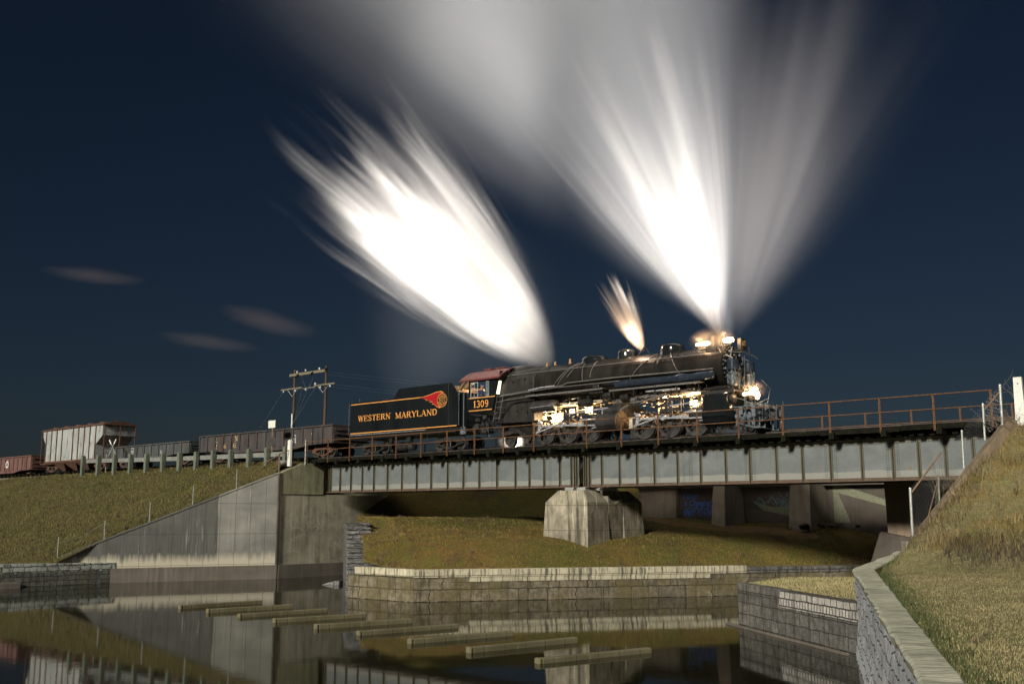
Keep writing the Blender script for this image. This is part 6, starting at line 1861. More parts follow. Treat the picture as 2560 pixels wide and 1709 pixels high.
# ================================================================== LINESIDE THINGS
# utility H-frame: two poles with shared top beam, each pole with its own arm
def util():
    e = thing('utility_pole_frame', 'two brown wooden utility poles joined by a pale top beam, behind the gondola car', 'utility pole', -71.3, 8, 2.35)
    org = (-71.3, 8, 3.0)
    a, c = -73.4, -69.1
    MB().cyl((a, 8, 3.0), (a - 0.06, 8, 17.05), 0.16, 0.10, 12).build('pole', M['pole_wood'], e, org, smooth=True)
    MB().cyl((c, 8, 3.0), (c + 0.04, 8, 16.95), 0.16, 0.10, 12).build('pole', M['pole_wood'], e, org, smooth=True)
    MB().cyl((a + 0.18, 7.8, 3.0), (a + 0.05, 7.8, 13.2), 0.11, 0.10, 10).build('conduit', M['galv'], e, org, smooth=True)
    MB().box(a - 0.55, c + 0.2, 7.78, 7.86, 16.45, 16.68).build('top_beam', M['arm_wood'], e, org, bevel=0.01)
    MB().box(a - 1.7, a + 1.3, 7.75, 7.83, 15.32, 15.44).build('cross_arm', M['arm_wood'], e, org, bevel=0.01)
    ar = MB().box(c - 1.25, c + 1.5, 7.75, 7.83, 15.32, 15.44)
    ar.build('cross_arm', M['arm_wood'], e, org, bevel=0.01)
    ml = MB().box(a + 0.4, c - 0.3, 7.9, 7.96, 15.26, 15.34)
    ml.build('cross_arm', M['arm_wood'], e, org)
    for s, z in ((a - 1.3, 15.22), (a + 0.4, 15.2), (a + 1.9, 15.16), (c - 1.1, 15.55), (c - 0.4, 15.2), (c + 0.9, 15.2), (a + 0.6, 16.78), (c - 0.6, 16.8), (a + 1.8, 16.82)):
        MB().lathe([(-0.10, 0.04), (-0.05, 0.09), (0.0, 0.05), (0.05, 0.08), (0.08, 0.03)], (s, 7.76, z), 'z', 10).build('insulator', M['insulator'], e, org, smooth=True)
    for s, z in ((a + 0.9, 16.35), (c - 1.4, 16.35), (c + 0.55, 16.55)):
        mb = MB()
        for k in range(3): mb.lathe([(0, 0.03), (0.02, 0.11), (0.05, 0.11), (0.07, 0.03)], (s + k * 0.09, 7.5, z + 0.05 * k), 'x', 10)
        mb.build('string_insulator', M['loco_black'], e, org, smooth=True)
    for s in (a, c):
        MB().tube([(s - 0.7, 7.75, 15.3), (s - 0.05, 7.8, 14.7), (s + 0.7, 7.75, 15.3)], 0.022, 5).build('arm_brace', M['galv'], e, org)
    mb = MB()
    def sag(p, q, d, n=12, r=0.010):
        P_ = [Vector(p).lerp(Vector(q), i / n) - Vector((0, 0, d * 4 * (i / n) * (1 - i / n))) for i in range(n + 1)]
        mb.tube(P_, r, 4)
    sag((a - 1.2, 7.7, 15.3), (a - 5.2, 6.0, 9.0), 0.0)
    sag((a + 2.7, 7.6, 15.6), (a - 0.2, 6.6, 9.0), 0.0)
    sag((a + 1.6, 7.6, 15.2), (a + 0.2, 7.6, 11.5), 0.1)
    sag((c - 0.8, 7.7, 15.4), (a - 1.0, 6.3, 9.0), 0.0)
    sag((a + 1.3, 7.7, 16.5), (a + 2.2, 7.7, 15.2), 0.25)
    sag((c - 1.3, 7.7, 16.3), (c - 2.0, 7.7, 15.3), 0.3)
    sag((a + 0.1, 7.7, 15.3), (a + 2.4, 7.7, 15.3), 0.05)
    mb.build('guy_wire', M['wire'], e, org)
    mb = MB()
    for p, q in (((c + 0.6, 7.8, 16.4), (c + 40, 74, 14)), ((c + 1.3, 7.8, 15.3), (c + 40, 73, 12.4)), ((c - 0.3, 7.8, 15.3), (c + 40, 71, 12.2)), ((c - 1.0, 7.8, 16.4), (c + 40, 76, 13.6))):
        sag(p, q, 0.8, 24, 0.0035)
    mb.build('power_line', M['wire'], e, org)
util()

# timber guard posts with beam
gx = [(-86.8, 9.02), (-84.0, 8.96), (-81.16, 8.90), (-78.5, 8.84), (-75.95, 8.78), (-73.42, 8.74), (-70.95, 8.70), (-68.6, 8.66), (-66.3, 8.64), (-64.0, 8.61), (-61.7, 8.58), (-59.57, 8.56), (-57.42, 8.55)]
gf = thing('guard_fence', 'row of thick green-grey posts and long beam topping the left embankment', 'guard rail', -72, -3.7, 7.4)
go_ = (-72, -3.7, 7.4)
for s, z in gx:
    MB().prism([(s - 0.58, 7.0), (s - 0.28, 7.0), (s - 0.28 + rg.uniform(-.02, .02), z - 0.04), (s - 0.33, z + rg.uniform(-.04, .03)), (s - 0.55, z + rg.uniform(-.03, .03)), (s - 0.58 + rg.uniform(-.02, .02), z - 0.04)], -3.90, -3.60).build('post', M['post_green'], gf, go_, bevel=0.015)
for (s, z), (s2, z2) in zip(gx[:-1], gx[1:]):
    MB().hexa([(s - 0.4, -3.54, z - 0.62), (s2 - 0.41, -3.54, z2 - 0.62), (s2 - 0.41, -3.40, z2 - 0.62), (s - 0.4, -3.40, z - 0.62)],
              [(s - 0.4, -3.54, z - 0.30), (s2 - 0.41, -3.54, z2 - 0.30), (s2 - 0.41, -3.40, z2 - 0.30), (s - 0.4, -3.40, z - 0.30)]).build('beam', M['beam_grey'], gf, go_)

# signs
e = thing('sign_post', 'rusty sign post with small white top board and dark lower board among guard posts', 'sign', -60.5, -3.0, 7.3)
o_ = (-60.5, -3.0, 7.3)
MB().cyl((-60.5, -3.0, 7.0), (-60.52, -3.0, 10.5), 0.045, 0.045, 8).build('post', M['rust_pipe'], e, o_)
MB().box(-60.95, -60.13, -3.08, -3.05, 9.98, 10.50).build('white_board', M['white_paint'], e, o_, bevel=0.005)
MB().box(-60.92, -60.0, -3.08, -3.05, 8.78, 9.30).build('dark_board', M['sign_dark'], e, o_, bevel=0.005)
e = thing('crossbuck_sign', 'white X-shaped crossing sign standing in front of the covered hopper car', 'sign', -83.8, -2.8, 7.3)
o_ = (-83.8, -2.8, 7.3)
MB().cyl((-83.8, -2.8, 7.0), (-83.8, -2.8, 10.1), 0.05, 0.05, 8).build('post', M['arm_wood'], e, o_)
MB().cyl((-85.0, -2.8, 7.0), (-85.0, -2.8, 9.1), 0.03, 0.03, 8).build('side_post', M['galv'], e, o_)
for a in (1, -1):
    mb = MB()
    bar(mb, (-83.8 - 0.60, 9.62 - a * 0.68), (-83.8 + 0.60, 9.62 + a * 0.68), 0.13, -2.90 - 0.03 * (a > 0), -2.88 - 0.03 * (a > 0))
    mb.build('cross_board', M['beam_grey'], e, o_)
    mb = MB()
    bar(mb, (-83.8 + a * 0.26, 9.62 + 0.30), (-83.8 + a * 0.58, 9.62 + 0.66), 0.135, -2.94, -2.932)
    mb.build('reflective_tip', M['white_paint'], e, o_)
e = thing('marker_post', 'bright white square post at the left end of the bridge', 'post', -56.95, -4.0, 7.2)
o_ = (-56.95, -4.0, 7.2)
MB().prism([(-57.13, 7.2), (-56.83, 7.2), (-56.83, 8.9), (-57.0, 8.95), (-57.13, 8.9)], -4.12, -3.95).build('shaft', M['white_paint'], e, o_, bevel=0.01)
MB().cyl((-57.6, -4.0, 7.2), (-57.6, -4.0, 7.6), 0.34, 0.30, 14).build('foot', M['beam_grey'], e, o_)
e = thing('marker_post', 'tall bright white post rising from brush at the right edge', 'post', -11.9, -3.0, 7.2)
o_ = (-11.9, -3.0, 7.2)
MB().prism([(-12.1, 6.9), (-11.70, 6.9), (-11.76, 9.25), (-12.06, 9.25)], -3.12, -2.95).build('shaft', M['white_paint'], e, o_, bevel=0.012)
MB().cyl((-11.9, -3.13, 9.0), (-11.9, -3.10, 9.0), 0.03, None, 8).build('bolt', M['rust_pipe'], e, o_)

# thin posts and wire on the left wing wall
wf_ = wthing('wire_fence', 'thin grey posts with a slack wire along the sloping top of the left wing wall', 'fence', (WA[0], WA[1], 6.7), math.atan2(-wdir.y, -wdir.x))
wp = [(13.0, 1.48, 2.73), (10.47, 2.52, 3.69), (7.92, 3.6, 4.8), (5.38, 4.70, 5.88), (2.72, 5.76, 6.91), (0.02, 6.75, 8.05)]
for d, z0, z1 in wp:
    MB().cyl((-d, 0.2, z0 - 6.7 - 0.1), (-d, 0.2, z1 - 6.7), 0.045 if d < 1 else 0.035, None, 8).build('post', M['galv_dull'] if d > 1 else M['rust_pipe'], wf_)
MB().tube([(-13.0, 0.2, 2.4 - 6.7), (-11.7, 0.2, 2.75 - 6.7), (-10.47, 0.2, 3.6 - 6.7)], 0.009, 5).build('wire', M['galv_dull'], wf_)
e = thing('handrail', 'brown pipe handrail and posts sloping up to the bridge end beside the white marker post', 'railing', -56.9, -4.8, 7.0)
o_ = (-56.9, -4.8, 7.0)
MB().tube([(-57.6, -5.6, 7.35), (-56.95, -4.85, 7.95), (-56.9, -2.9, 8.7)], 0.03, 6).build('rail', M['rust_pipe'], e, o_)
MB().cyl((-56.8, -2.9, 7.3), (-56.8, -2.9, 9.0), 0.04, None, 8).build('post', M['galv'], e, o_)

# chain link fence on the right wing wall
def chain():
    posts = [(-15.30, -5.60, 3.30, 5.05, 0.055), (-14.55, -4.7, 4.75, 5.45, 0.04), (-13.80, -4.0, 5.98, 7.24, 0.04), (-13.18, -3.3, 7.05, 8.28, 0.045), (-12.55, -3.15, 7.55, 8.98, 0.055)]
    e = thing('chain_link_fence', 'sagging chain link fence climbing the sloping wall at the right end of the bridge', 'fence', -15.3, -5.6, 3.3)
    org = (-15.3, -5.6, 3.3)
    for s, q, z0, z1, r in posts:
        MB().cyl((s, q, z0 - 0.15), (s + 0.02, q, z1), r, r, 10).lathe([(0, r * 1.2), (0.03, r * 1.1), (0.05, 0.01)], (s + 0.02, q, z1), 'z', 10).build('post', M['galv'], e, org, smooth=True)
    top = MB().tube([(-15.28, -5.6, 4.85), (-14.55, -4.7, 6.2), (-14.4, -4.6, 6.45)], 0.035, 8).tube([(-13.18, -3.3, 8.0), (-12.55, -3.15, 8.75)], 0.03, 8)
    top.build('top_rail', M['rust_pipe'], e, org)
    MB().tube([(-14.9, -5.1, 3.9), (-14.55, -4.7, 5.4)], 0.02, 6).tube([(-13.18, -3.3, 7.9), (-12.6, -3.2, 7.7)], 0.015, 6).build('brace', M['rust_pipe'], e, org)
    wires = MB()
    segs = list(zip(posts[:-1], posts[1:]))
    for (s0, q0, a0, b0, _), (s1, q1, a1, b1, _) in segs:
        b0_, b1_ = b0, b1
        if s0 == -14.55: b0_ = 6.2
        if s1 == -14.55: b1_ = 6.2
        L = math.hypot(math.hypot(s1 - s0, q1 - q0), a1 - a0)
        n = max(6, int(L / 0.13))
        def P_(u, v): return Vector((s0 + (s1 - s0) * u, q0 + (q1 - q0) * u, (a0 + (a1 - a0) * u) * (1 - v) + (b0_ + (b1_ - b0_) * u) * v))
        k = int(1.2 / 0.13)
        for i in range(-k, n + 1):
            for dr in (1, -1):
                u0, u1 = (i / n, (i + k) / n) if dr > 0 else ((i + k) / n, i / n)
                # clip to panel
                pts = []
                for f in np.linspace(0, 1, 6):
                    u = u0 + (u1 - u0) * f
                    if -0.001 <= u <= 1.001: pts.append(P_(u, f))
                if len(pts) > 1: wires.tube([pts[0], pts[-1]], 0.0035, 3)
    wires.build('wire_mesh', M['wire'], e, org)
chain()

# ================================================================== GRASS BLADES
def blades(name, pos, h, w, mat, lean=0.5, hvar=0.5, tint=None, bend=True, up=None):
    """pos: (n,3) array of roots; one mesh of curved blades"""
    n = len(pos)
    ang = RNG.uniform(0, 2 * np.pi, n)
    hh = h * RNG.uniform(1 - hvar, 1 + hvar, n) if np.isscalar(h) else h
    ld = RNG.uniform(0, 2 * np.pi, n)
    ln = RNG.uniform(0.1, 1.0, n) * lean
    dx, dy = np.cos(ang) * w / 2, np.sin(ang) * w / 2
    if not np.isscalar(w): pass
    lx, ly = np.cos(ld) * ln * hh, np.sin(ld) * ln * hh
    if up is not None:
        lx = lx + up[0] * hh; ly = ly + up[1] * hh
    V = np.zeros((n, 5, 3))
    V[:, 0] = pos + np.stack([-dx, -dy, np.full(n, -0.02)], 1)
    V[:, 1] = pos + np.stack([dx, dy, np.full(n, -0.02)], 1)
    mid = pos + np.stack([lx * 0.3, ly * 0.3, hh * 0.62], 1)
    V[:, 2] = mid + np.stack([dx * 0.7, dy * 0.7, 0 * dx], 1)
    V[:, 3] = mid + np.stack([-dx * 0.7, -dy * 0.7, 0 * dx], 1)
    V[:, 4] = pos + np.stack([lx, ly, hh * (1 - 0.3 * ln)], 1)
    base = np.arange(n) * 5
    quads = np.stack([base, base + 1, base + 2, base + 3], 1)
    tris = np.stack([base + 3, base + 2, base + 4], 1)
    me = bpy.data.meshes.new(name)
    me.vertices.add(n * 5)
    me.vertices.foreach_set('co', V.reshape(-1).astype(np.float32))
    loops = np.concatenate([quads.reshape(-1), tris.reshape(-1)]).astype(np.int32)
    me.loops.add(len(loops))
    me.loops.foreach_set('vertex_index', loops)
    me.polygons.add(2 * n)
    starts = np.concatenate([np.arange(n) * 4, n * 4 + np.arange(n) * 3]).astype(np.int32)
    me.polygons.foreach_set('loop_start', starts)
    me.update(calc_edges=True)
    at = me.attributes.new('tint', 'FLOAT', 'POINT')
    tv = RNG.random(n) if tint is None else tint
    at.data.foreach_set('value', np.repeat(tv, 5).astype(np.float32))
    me.materials.append(mat)
    o = bpy.data.objects.new(name, me)
    COL.objects.link(o)
    return tag(o, kind='stuff')

def FV(s, q):
    return s * UX + (D0 + q) * math.cos(TH), s * UY + (D0 + q) * math.sin(TH)
def sample(fn, n):
    out = []
    while len(out) < n:
        p = fn()
        if p is not None: out.append(p)
    return np.array(out)
# right lawn: dense near the camera
def f_lawn():
    y = 9 + 31 * random.random() ** 1.35
    x = random.uniform(3, 3 + y * 0.62)
    s, q = W2F(x, y); t = -q
    if t > 52 or t < 3.3: return None
    if s < right_edge(t) + 0.02: return None
    ds = max(0.0, -12.3 - s); dt = max(0.0, t - 3.3)
    if 7.42 - math.hypot(1.22 * ds, 0.56 * dt) > 2.95: return None
    return (x, y, right_h(s, t))
L_ = sample(f_lawn, 120000)
tag(blades('lawn_grass', L_, 0.034, 0.0065, M['g_right_b'], 2.0, 0.7), 'short dry straw-coloured grass of the lawn right of the big wall', 'grass')
# rank green strip in the lee of the coping
def f_strip():
    t = random.uniform(8, 42)
    e = right_edge(t)
    s = e + 0.04 + abs(random.gauss(0, 0.30))
    x, y = FV(s, -t)
    return (x, y, right_h(s, t))
S_ = sample(f_strip, 6000)
tag(blades('weeds', S_, 0.09, 0.014, paint('weed_green', (0.060, 0.078, 0.024), 0.8, var=0.5, scale=5), 0.9, 0.6), 'low green weeds along the foot of the coping', 'weeds')
# rough embankment right
clumps = [(random.uniform(-13, 12), random.uniform(3, 13)) for _ in range(420)]
def f_bank():
    if random.random() < 0.75:
        c = random.choice(clumps)
        s, t = c[0] + random.gauss(0, 0.22), c[1] + random.gauss(0, 0.22)
    else:
        s, t = random.uniform(-15.5, 12), random.uniform(2.6, 13.5)
    if s < right_edge(t) + (0.55 if t < 7 else 0.25): return None
    h = right_h(s, t)
    if h < 2.95: return None
    x, y = FV(s, -t)
    return (x, y, h)
B_ = sample(f_bank, 60000)
down = -math.cos(TH) * 0.9, -math.sin(TH) * 0.9
tag(blades('rough_grass', B_, 0.17, 0.012, M['g_bank_b'], 0.8, 0.6, up=down), 'long matted yellow-green grass covering the right embankment', 'grass')
# brown brush at the foot of the embankment
def f_br():
    s, t = random.uniform(-15, 4), random.gauss(11.2, 0.5)
    if s < -12: t = random.uniform(5.5, 11)
    if s < right_edge(t) + 0.6: return None
    x, y = FV(s, -t)
    return (x, y, right_h(s, t))
Q_ = sample(f_br, 9000)
tag(blades('dead_brush', Q_, 0.30, 0.012, paint('brush_brown', (0.075, 0.058, 0.040), 0.9, var=0.5, scale=5), 1.4, 0.7), 'tangled brown dead brush along the foot of the right embankment', 'brush')
# meadow
def f_mead():
    u = random.random(); v = random.random() ** 1.1
    v = v * 0.72
    x, y, z = mead_P(u, v)
    return (x, y, z)
D_ = sample(f_mead, 60000)
tag(blades('meadow_grass', D_, 0.085, 0.020, M['g_mead_b'], 1.1, 0.5), 'mown green and straw grass of the meadow round the pier', 'grass')
# left embankment
def f_left():
    t = random.uniform(2.4, 24); e = left_edge(t)
    s = e - 48 * random.random() ** 1.25
    x, y = FV(s, -t)
    return (x, y, left_h(s, t))
E_ = sample(f_left, 75000)
tag(blades('embankment_grass', E_, 0.12, 0.028, M['g_left_b'], 1.1, 0.5), 'mown olive grass of the left embankment', 'grass')
def f_spit():
    x, y = random.uniform(8.8, 14.5), random.uniform(32.5, 44.8)
    if x < 8.75 + (40.2 - y) * 0.2 + 0.15: return None
    if y > 40.3 and x < 8.75 + (y - 40.3) * 0.65: return None
    if y < 39.6 and x > 10.9 + (y - 33.2) * 0.61 - 0.1: return None
    return (x, y, 1.44)
X_ = sample(f_spit, 9000)
tag(blades('spit_grass', X_, 0.07, 0.014, M['g_right_b'], 1.0, 0.5), 'yellow-green grass on the spit behind the low grey wall', 'grass')

def tufts(name, fn, n, per, spread, h, w, mat, label, lean=0.9):
    pts = []
    for _ in range(n):
        c = None
        while c is None: c = fn()
        k = random.randint(per // 2, per)
        for _ in range(k):
            pts.append((c[0] + random.gauss(0, spread), c[1] + random.gauss(0, spread), c[2] - 0.01))
    tag(blades(name, np.array(pts), h, w, mat, lean, 0.6), label, 'weeds')
M['tuft_brown'] = paint('tuft_brown', (0.13, 0.095, 0.05), 0.9, var=0.5, scale=1.2)
M['tuft_straw'] = paint('tuft_straw', (0.30, 0.24, 0.12), 0.9, var=0.5, scale=1.2)
tufts('weed_tufts', f_left, 420, 26, 0.10, 0.24, 0.022, M['tuft_brown'], 'scattered brown weed tufts over the left embankment')
tufts('weed_tufts', f_mead, 260, 26, 0.09, 0.18, 0.020, M['tuft_brown'], 'scattered brown tufts over the meadow by the pier')
tufts('straw_tufts', f_lawn, 420, 22, 0.06, 0.085, 0.009, M['tuft_straw'], 'pale straw tufts over the near right lawn', 1.4)
tufts('weed_tufts', f_bank, 240, 40, 0.14, 0.34, 0.014, M['tuft_straw'], 'tall straw-coloured grass tufts on the right embankment', 1.2)

# twigs and weeds: bare branching stems
def shrub(name, label, s, q, z, n, h, spread, seed, mat='twig', cat='shrub', r=0.010, group=None):
    rg = random.Random(seed)
    e = thing(name, label, cat, s, q, z, group)
    mb = MB()
    def grow(p, d, L, r, lv):
        k = 4
        for i in range(k):
            q_ = p + d * (L / k)
            mb.cyl(p, q_, r * (1 - i / k * 0.5), r * (1 - (i + 1) / k * 0.5), 4, False)
            p = q_
            d = (d + Vector((rg.gauss(0, .16), rg.gauss(0, .16), rg.gauss(0, .10)))).normalized()
            if lv > 0 and rg.random() < 0.75:
                dd = (d + Vector((rg.gauss(0, .6), rg.gauss(0, .6), rg.gauss(0.1, .35)))).normalized()
                grow(p, dd, L * rg.uniform(0.35, 0.6), r * 0.55, lv - 1)
    for i in range(n):
        a = rg.uniform(0, 6.28)
        d = Vector((math.cos(a) * spread, math.sin(a) * spread, 1)).normalized()
        grow(Vector((rg.gauss(0, .25) * spread * 2, rg.gauss(0, .25) * spread * 2, 0)), d, h * rg.uniform(0.6, 1.0), r, 2)
    mb.build('branches', M[mat], e)
    return e
shrub('bare_shrub', 'bare twiggy shrub between the top fence post and the white post', -12.0, -3.4, 7.2, 16, 1.0, 0.9, 1)
shrub('bare_shrub', 'tall thin bare shrub leaning beside the white post at the right edge', -12.1, -2.6, 7.2, 5, 1.9, 0.35, 2, r=0.013)
shrub('bare_shrub', 'spreading bare shrub right of the white post, cut by the frame edge', -11.2, -3.6, 7.1, 14, 0.9, 1.0, 3)
shrub('dry_weed', 'tall dry seed-headed weed growing through the chain link fence', -14.5, -4.9, 4.4, 7, 1.7, 0.22, 4, 'arm_wood', 'weed', 0.008)
shrub('dry_weed', 'small tawny tuft on the sloping wall below the second fence post', -14.2, -4.6, 5.0, 14, 0.55, 0.5, 5, 'arm_wood', 'weed', 0.008)
shrub('fallen_branch', 'fallen pale branches lying on the right embankment near the frame edge', -9.3, -8.0, 4.7, 3, 1.3, 3.0, 6, 'arm_wood', 'branch', 0.014)
for i in range(2):
    shrub('bare_shrub', ('faint bare bush beyond the far railing between the two right-hand posts', 'low dark bush beyond the far railing near the sloping wall')[i], -18.5 + i * 4.5, 9 + i, 7.0 if i else 6.6, 14, 1.3, 0.7, 9 + i)

# ================================================================== LIGHT OF THE ENGINE'S LAMPS AND OF ADDED UNSEEN ONES
WARM = (1.0, 0.66, 0.34)
def fp_(s, q, z): return F(s, q, z)
for s, q, z, en in ((-37.5, -0.72, 9.3, 170), (-36.9, -0.72, 9.35, 110), (-35.7, -0.70, 9.75, 60), (-34.6, -0.68, 9.8, 150), (-30.8, -0.70, 9.3, 50), (-29.6, -0.70, 9.9, 110), (-28.7, -0.66, 10.1, 160), (-27.8, -0.70, 9.6, 120)):
    point('added_gear_light', fp_(s, q, z), en, WARM, 0.12)  # unseen warm lamps added for the glow in the running gear
for s, q, z, en in ((-27.15, -1.0, 12.65, 45), (-25.75, -1.0, 12.72, 45), (-24.4, -0.95, 10.0, 40)):
    point('work_lamp', fp_(s, q, z), en, (1.0, 0.62, 0.34), 0.1)
point('added_cab_light', fp_(-41.6, 0.3, 11.7), 14, (0.9, 0.93, 1.0), 0.15)  # unseen lamp added to brighten the cab interior
point('added_under_cab_light', fp_(-41.0, 0.6, 8.4), 220, (1.0, 0.86, 0.68), 0.15)  # unseen lamp added inside the steam cloud under the cab
point('added_gangway_light', fp_(-43.2, 0.4, 11.7), 30, (1.0, 0.75, 0.55), 0.1)  # unseen lamp added for a glow between cab and tender

# ================================================================== STEAM
def smooth(nt, x, a, b):
    m = nd(nt, 'ShaderNodeMapRange', interpolation_type='SMOOTHSTEP')
    m.inputs['From Min'].default_value = a; m.inputs['From Max'].default_value = b
    m.inputs['To Min'].default_value = 0.0; m.inputs['To Max'].default_value = 1.0
    nt.links.new(x, m.inputs['Value'])
    return m.outputs[0]
def vol_mat(name, col, fn, aniso=0.0):
    m = bpy.data.materials.new(name); m.use_nodes = True
    nt = m.node_tree; nt.nodes.clear()
    out = nd(nt, 'ShaderNodeOutputMaterial'); pv = nd(nt, 'ShaderNodeVolumePrincipled')
    pv.inputs['Color'].default_value = (*col, 1)
    pv.inputs['Anisotropy'].default_value = aniso
    nt.links.new(pv.outputs[0], out.inputs['Volume'])
    o = coord(nt)
    x, y, z = sepxyz(nt, o)
    nt.links.new(fn(nt, x, y, z), pv.inputs['Density'])
    return m
def plume(name, label, nozzle, dirv, L, w0, wp, cx, dens, color, freq=3.0, amp=0.9, tip0=0.5, tipv=0.8, edge=(0.98, 0.5), decay=0.04, zf=0.04, bend=0.0, seed=0.0, R_=1.7, tipn=2.6, near=0.05, group='steam plumes from the locomotive', ysc=1.0, cut=None, soft=0.25, wav=0.0, pw=1.0, core=(1.3, -0.05)):
    ax, az = Vector(dirv).normalized()
    a3 = Vector((ax * UX, ax * UY, az))
    Q = Vector((math.cos(TH), math.sin(TH), 0))
    p3 = Q.cross(a3).normalized()
    def fn(nt, x, y, z):
        zc = mth(nt, 'MAXIMUM', z, 0.02)
        w = mth(nt, 'MULTIPLY', mth(nt, 'POWER', zc, wp), w0)
        xc = mth(nt, 'SUBTRACT', x, mth(nt, 'ADD', mth(nt, 'MULTIPLY', w, cx), mth(nt, 'MULTIPLY', mth(nt, 'MULTIPLY', zc, zc), bend)))
        u = mth(nt, 'DIVIDE', xc, w)
        v = mth(nt, 'DIVIDE', y, mth(nt, 'MULTIPLY', w, ysc))
        if wav:
            u = mth(nt, 'ADD', u, mth(nt, 'MULTIPLY', mth(nt, 'SINE', mth(nt, 'ADD', mth(nt, 'MULTIPLY', z, 0.35), mth(nt, 'MULTIPLY', v, 3.0))), wav))
        rr = mth(nt, 'SQRT', mth(nt, 'ADD', mth(nt, 'MULTIPLY', u, u), mth(nt, 'MULTIPLY', v, v)))
        n1 = noise(nt, comb(nt, mth(nt, 'MULTIPLY', u, freq), mth(nt, 'MULTIPLY', v, freq), mth(nt, 'ADD', mth(nt, 'MULTIPLY', z, zf), seed)), 1.0, 4, 0.6, 0.25)
        n2 = noise(nt, comb(nt, mth(nt, 'MULTIPLY', u, tipn), mth(nt, 'MULTIPLY', v, tipn * 0.7), mth(nt, 'ADD', mth(nt, 'MULTIPLY', z, zf * 0.5), seed + 7.7)), 1.0, 2, 0.6, 0.2)
        ampz = mth(nt, 'MULTIPLY', smooth(nt, z, 0.0, L * 0.35), amp)
        rcl = mth(nt, 'ADD', mth(nt, 'MULTIPLY', rr, core[0]), core[1], clamp=True)
        re = mth(nt, 'ADD', rr, mth(nt, 'MULTIPLY', mth(nt, 'SUBTRACT', n1, 0.5), mth(nt, 'MULTIPLY', mth(nt, 'MULTIPLY', ampz, rcl), 2.0)))
        e = smooth(nt, mth(nt, 'MULTIPLY', re, -1.0), -edge[0], -edge[1])
        if pw != 1.0: e = mth(nt, 'POWER', e, pw)
        tip = mth(nt, 'ADD', tip0 * L, mth(nt, 'MULTIPLY', mth(nt, 'SUBTRACT', n2, 0.5), tipv * L * 2))
        f = smooth(nt, mth(nt, 'SUBTRACT', tip, z), 0.0, L * soft)
        f2 = smooth(nt, mth(nt, 'SUBTRACT', L, z), 0.0, L * 0.2)
        d = mth(nt, 'DIVIDE', dens, mth(nt, 'ADD', 1.0, mth(nt, 'MULTIPLY', z, decay)))
        return mth(nt, 'MULTIPLY', mth(nt, 'MULTIPLY', mth(nt, 'MULTIPLY', e, f), f2), mth(nt, 'MULTIPLY', d, smooth(nt, z, 0.0, near)))
    mat = vol_mat(name + '_vapour', color, fn)
    mb = MB(); n = 20; vs = []; fs = []
    zs = [0.01, 0.15, 0.5, 1.2] + [L * k / 10 for k in range(1, 11)] if L > 12 else [0.01, 0.15, 0.4] + [L * k / 6 for k in range(1, 7)]
    zs = sorted(zs)
    for z in zs:
        w = w0 * z ** wp
        c = cx * w + bend * z * z
        for i in range(n):
            t = 2 * math.pi * i / n
            vs.append((c + math.cos(t) * (w * R_ + 0.03), math.sin(t) * (w * R_ * ysc + 0.03), z))
    for j in range(len(zs) - 1):
        for i in range(n):
            fs.append((j * n + i, j * n + (i + 1) % n, (j + 1) * n + (i + 1) % n, (j + 1) * n + i))
    fs.append(tuple(range(n - 1, -1, -1))); fs.append(tuple(range((len(zs) - 1) * n, len(zs) * n)))
    o = mb.add(vs, fs).build(name, mat)
    m4 = Matrix((p3, Q, a3)).transposed().to_4x4()
    m4.translation = F(*nozzle)
    o.matrix_world = m4
    o.visible_shadow = True
    tag(o, label, 'steam', group)
    return o
plume('steam_plume', 'dazzling white leaf-shaped steam plume blowing left from behind the cab roof', (-37.65, 0, 12.5), (-0.742, 0.670), 34, 1.00, 0.55, 0.0, 0.52, (1, 0.985, 0.97), freq=6.0, amp=0.90, tip0=0.66, tipv=0.70, decay=0.02, seed=1.0, R_=1.8, tipn=3.6, soft=0.60, wav=0.03, edge=(1.15, 0.30), pw=1.3, core=(1.25, -0.25))
plume('steam_plume', 'bright white steam column fanning up from the smokestack', (-26.5, 0, 12.75), (-0.33, 0.944), 26, 0.58, 0.86, 0.0, 0.46, (1, 0.98, 0.96), freq=6.5, amp=0.85, tip0=0.55, tipv=0.75, decay=0.05, bend=-0.002, seed=4.9, R_=1.8, tipn=3.6, soft=0.60, edge=(1.15, 0.2), pw=1.4, core=(1.0, 0.0))
plume('steam_plume', 'small orange-tinted steam wisp above the steam dome', (-31.25, 0, 12.62), (-0.48, 0.88), 6.0, 0.52, 0.60, 0.0, 5.0, (1, 0.90, 0.80), freq=3.0, amp=0.40, tip0=0.58, tipv=0.9, decay=0.1, seed=12.4, R_=1.6, soft=0.55, zf=0.15, edge=(1.1, 0.25), pw=1.4, tipn=3.0)
plume('smoke_plume', 'huge soft grey smoke fan spreading from the smokestack to the top of the frame', (-26.6, 1.5, 12.6), (-0.40, 0.917), 66, 0.66, 1.02, -0.02, 0.062, (0.93, 0.96, 1.0), freq=2.6, amp=0.26, tip0=1.0, tipv=0.4, edge=(1.0, 0.25), decay=0.042, zf=0.010, seed=3.4, R_=1.35, tipn=1.8, soft=0.5, ysc=0.45, pw=1.5, core=(0, 1))
plume('smoke_plume', 'faint grey-brown smoke fan leaning right above the locomotive front', (-26.3, 1.0, 12.6), (0.38, 0.925), 29, 0.86, 0.98, -0.12, 0.055, (0.92, 0.89, 0.88), freq=3.6, amp=0.45, tip0=0.60, tipv=0.9, edge=(1.05, 0.10), decay=0.06, zf=0.015, seed=6.1, R_=1.4, tipn=2.8, soft=0.5, ysc=0.45, pw=1.6, core=(0, 1))
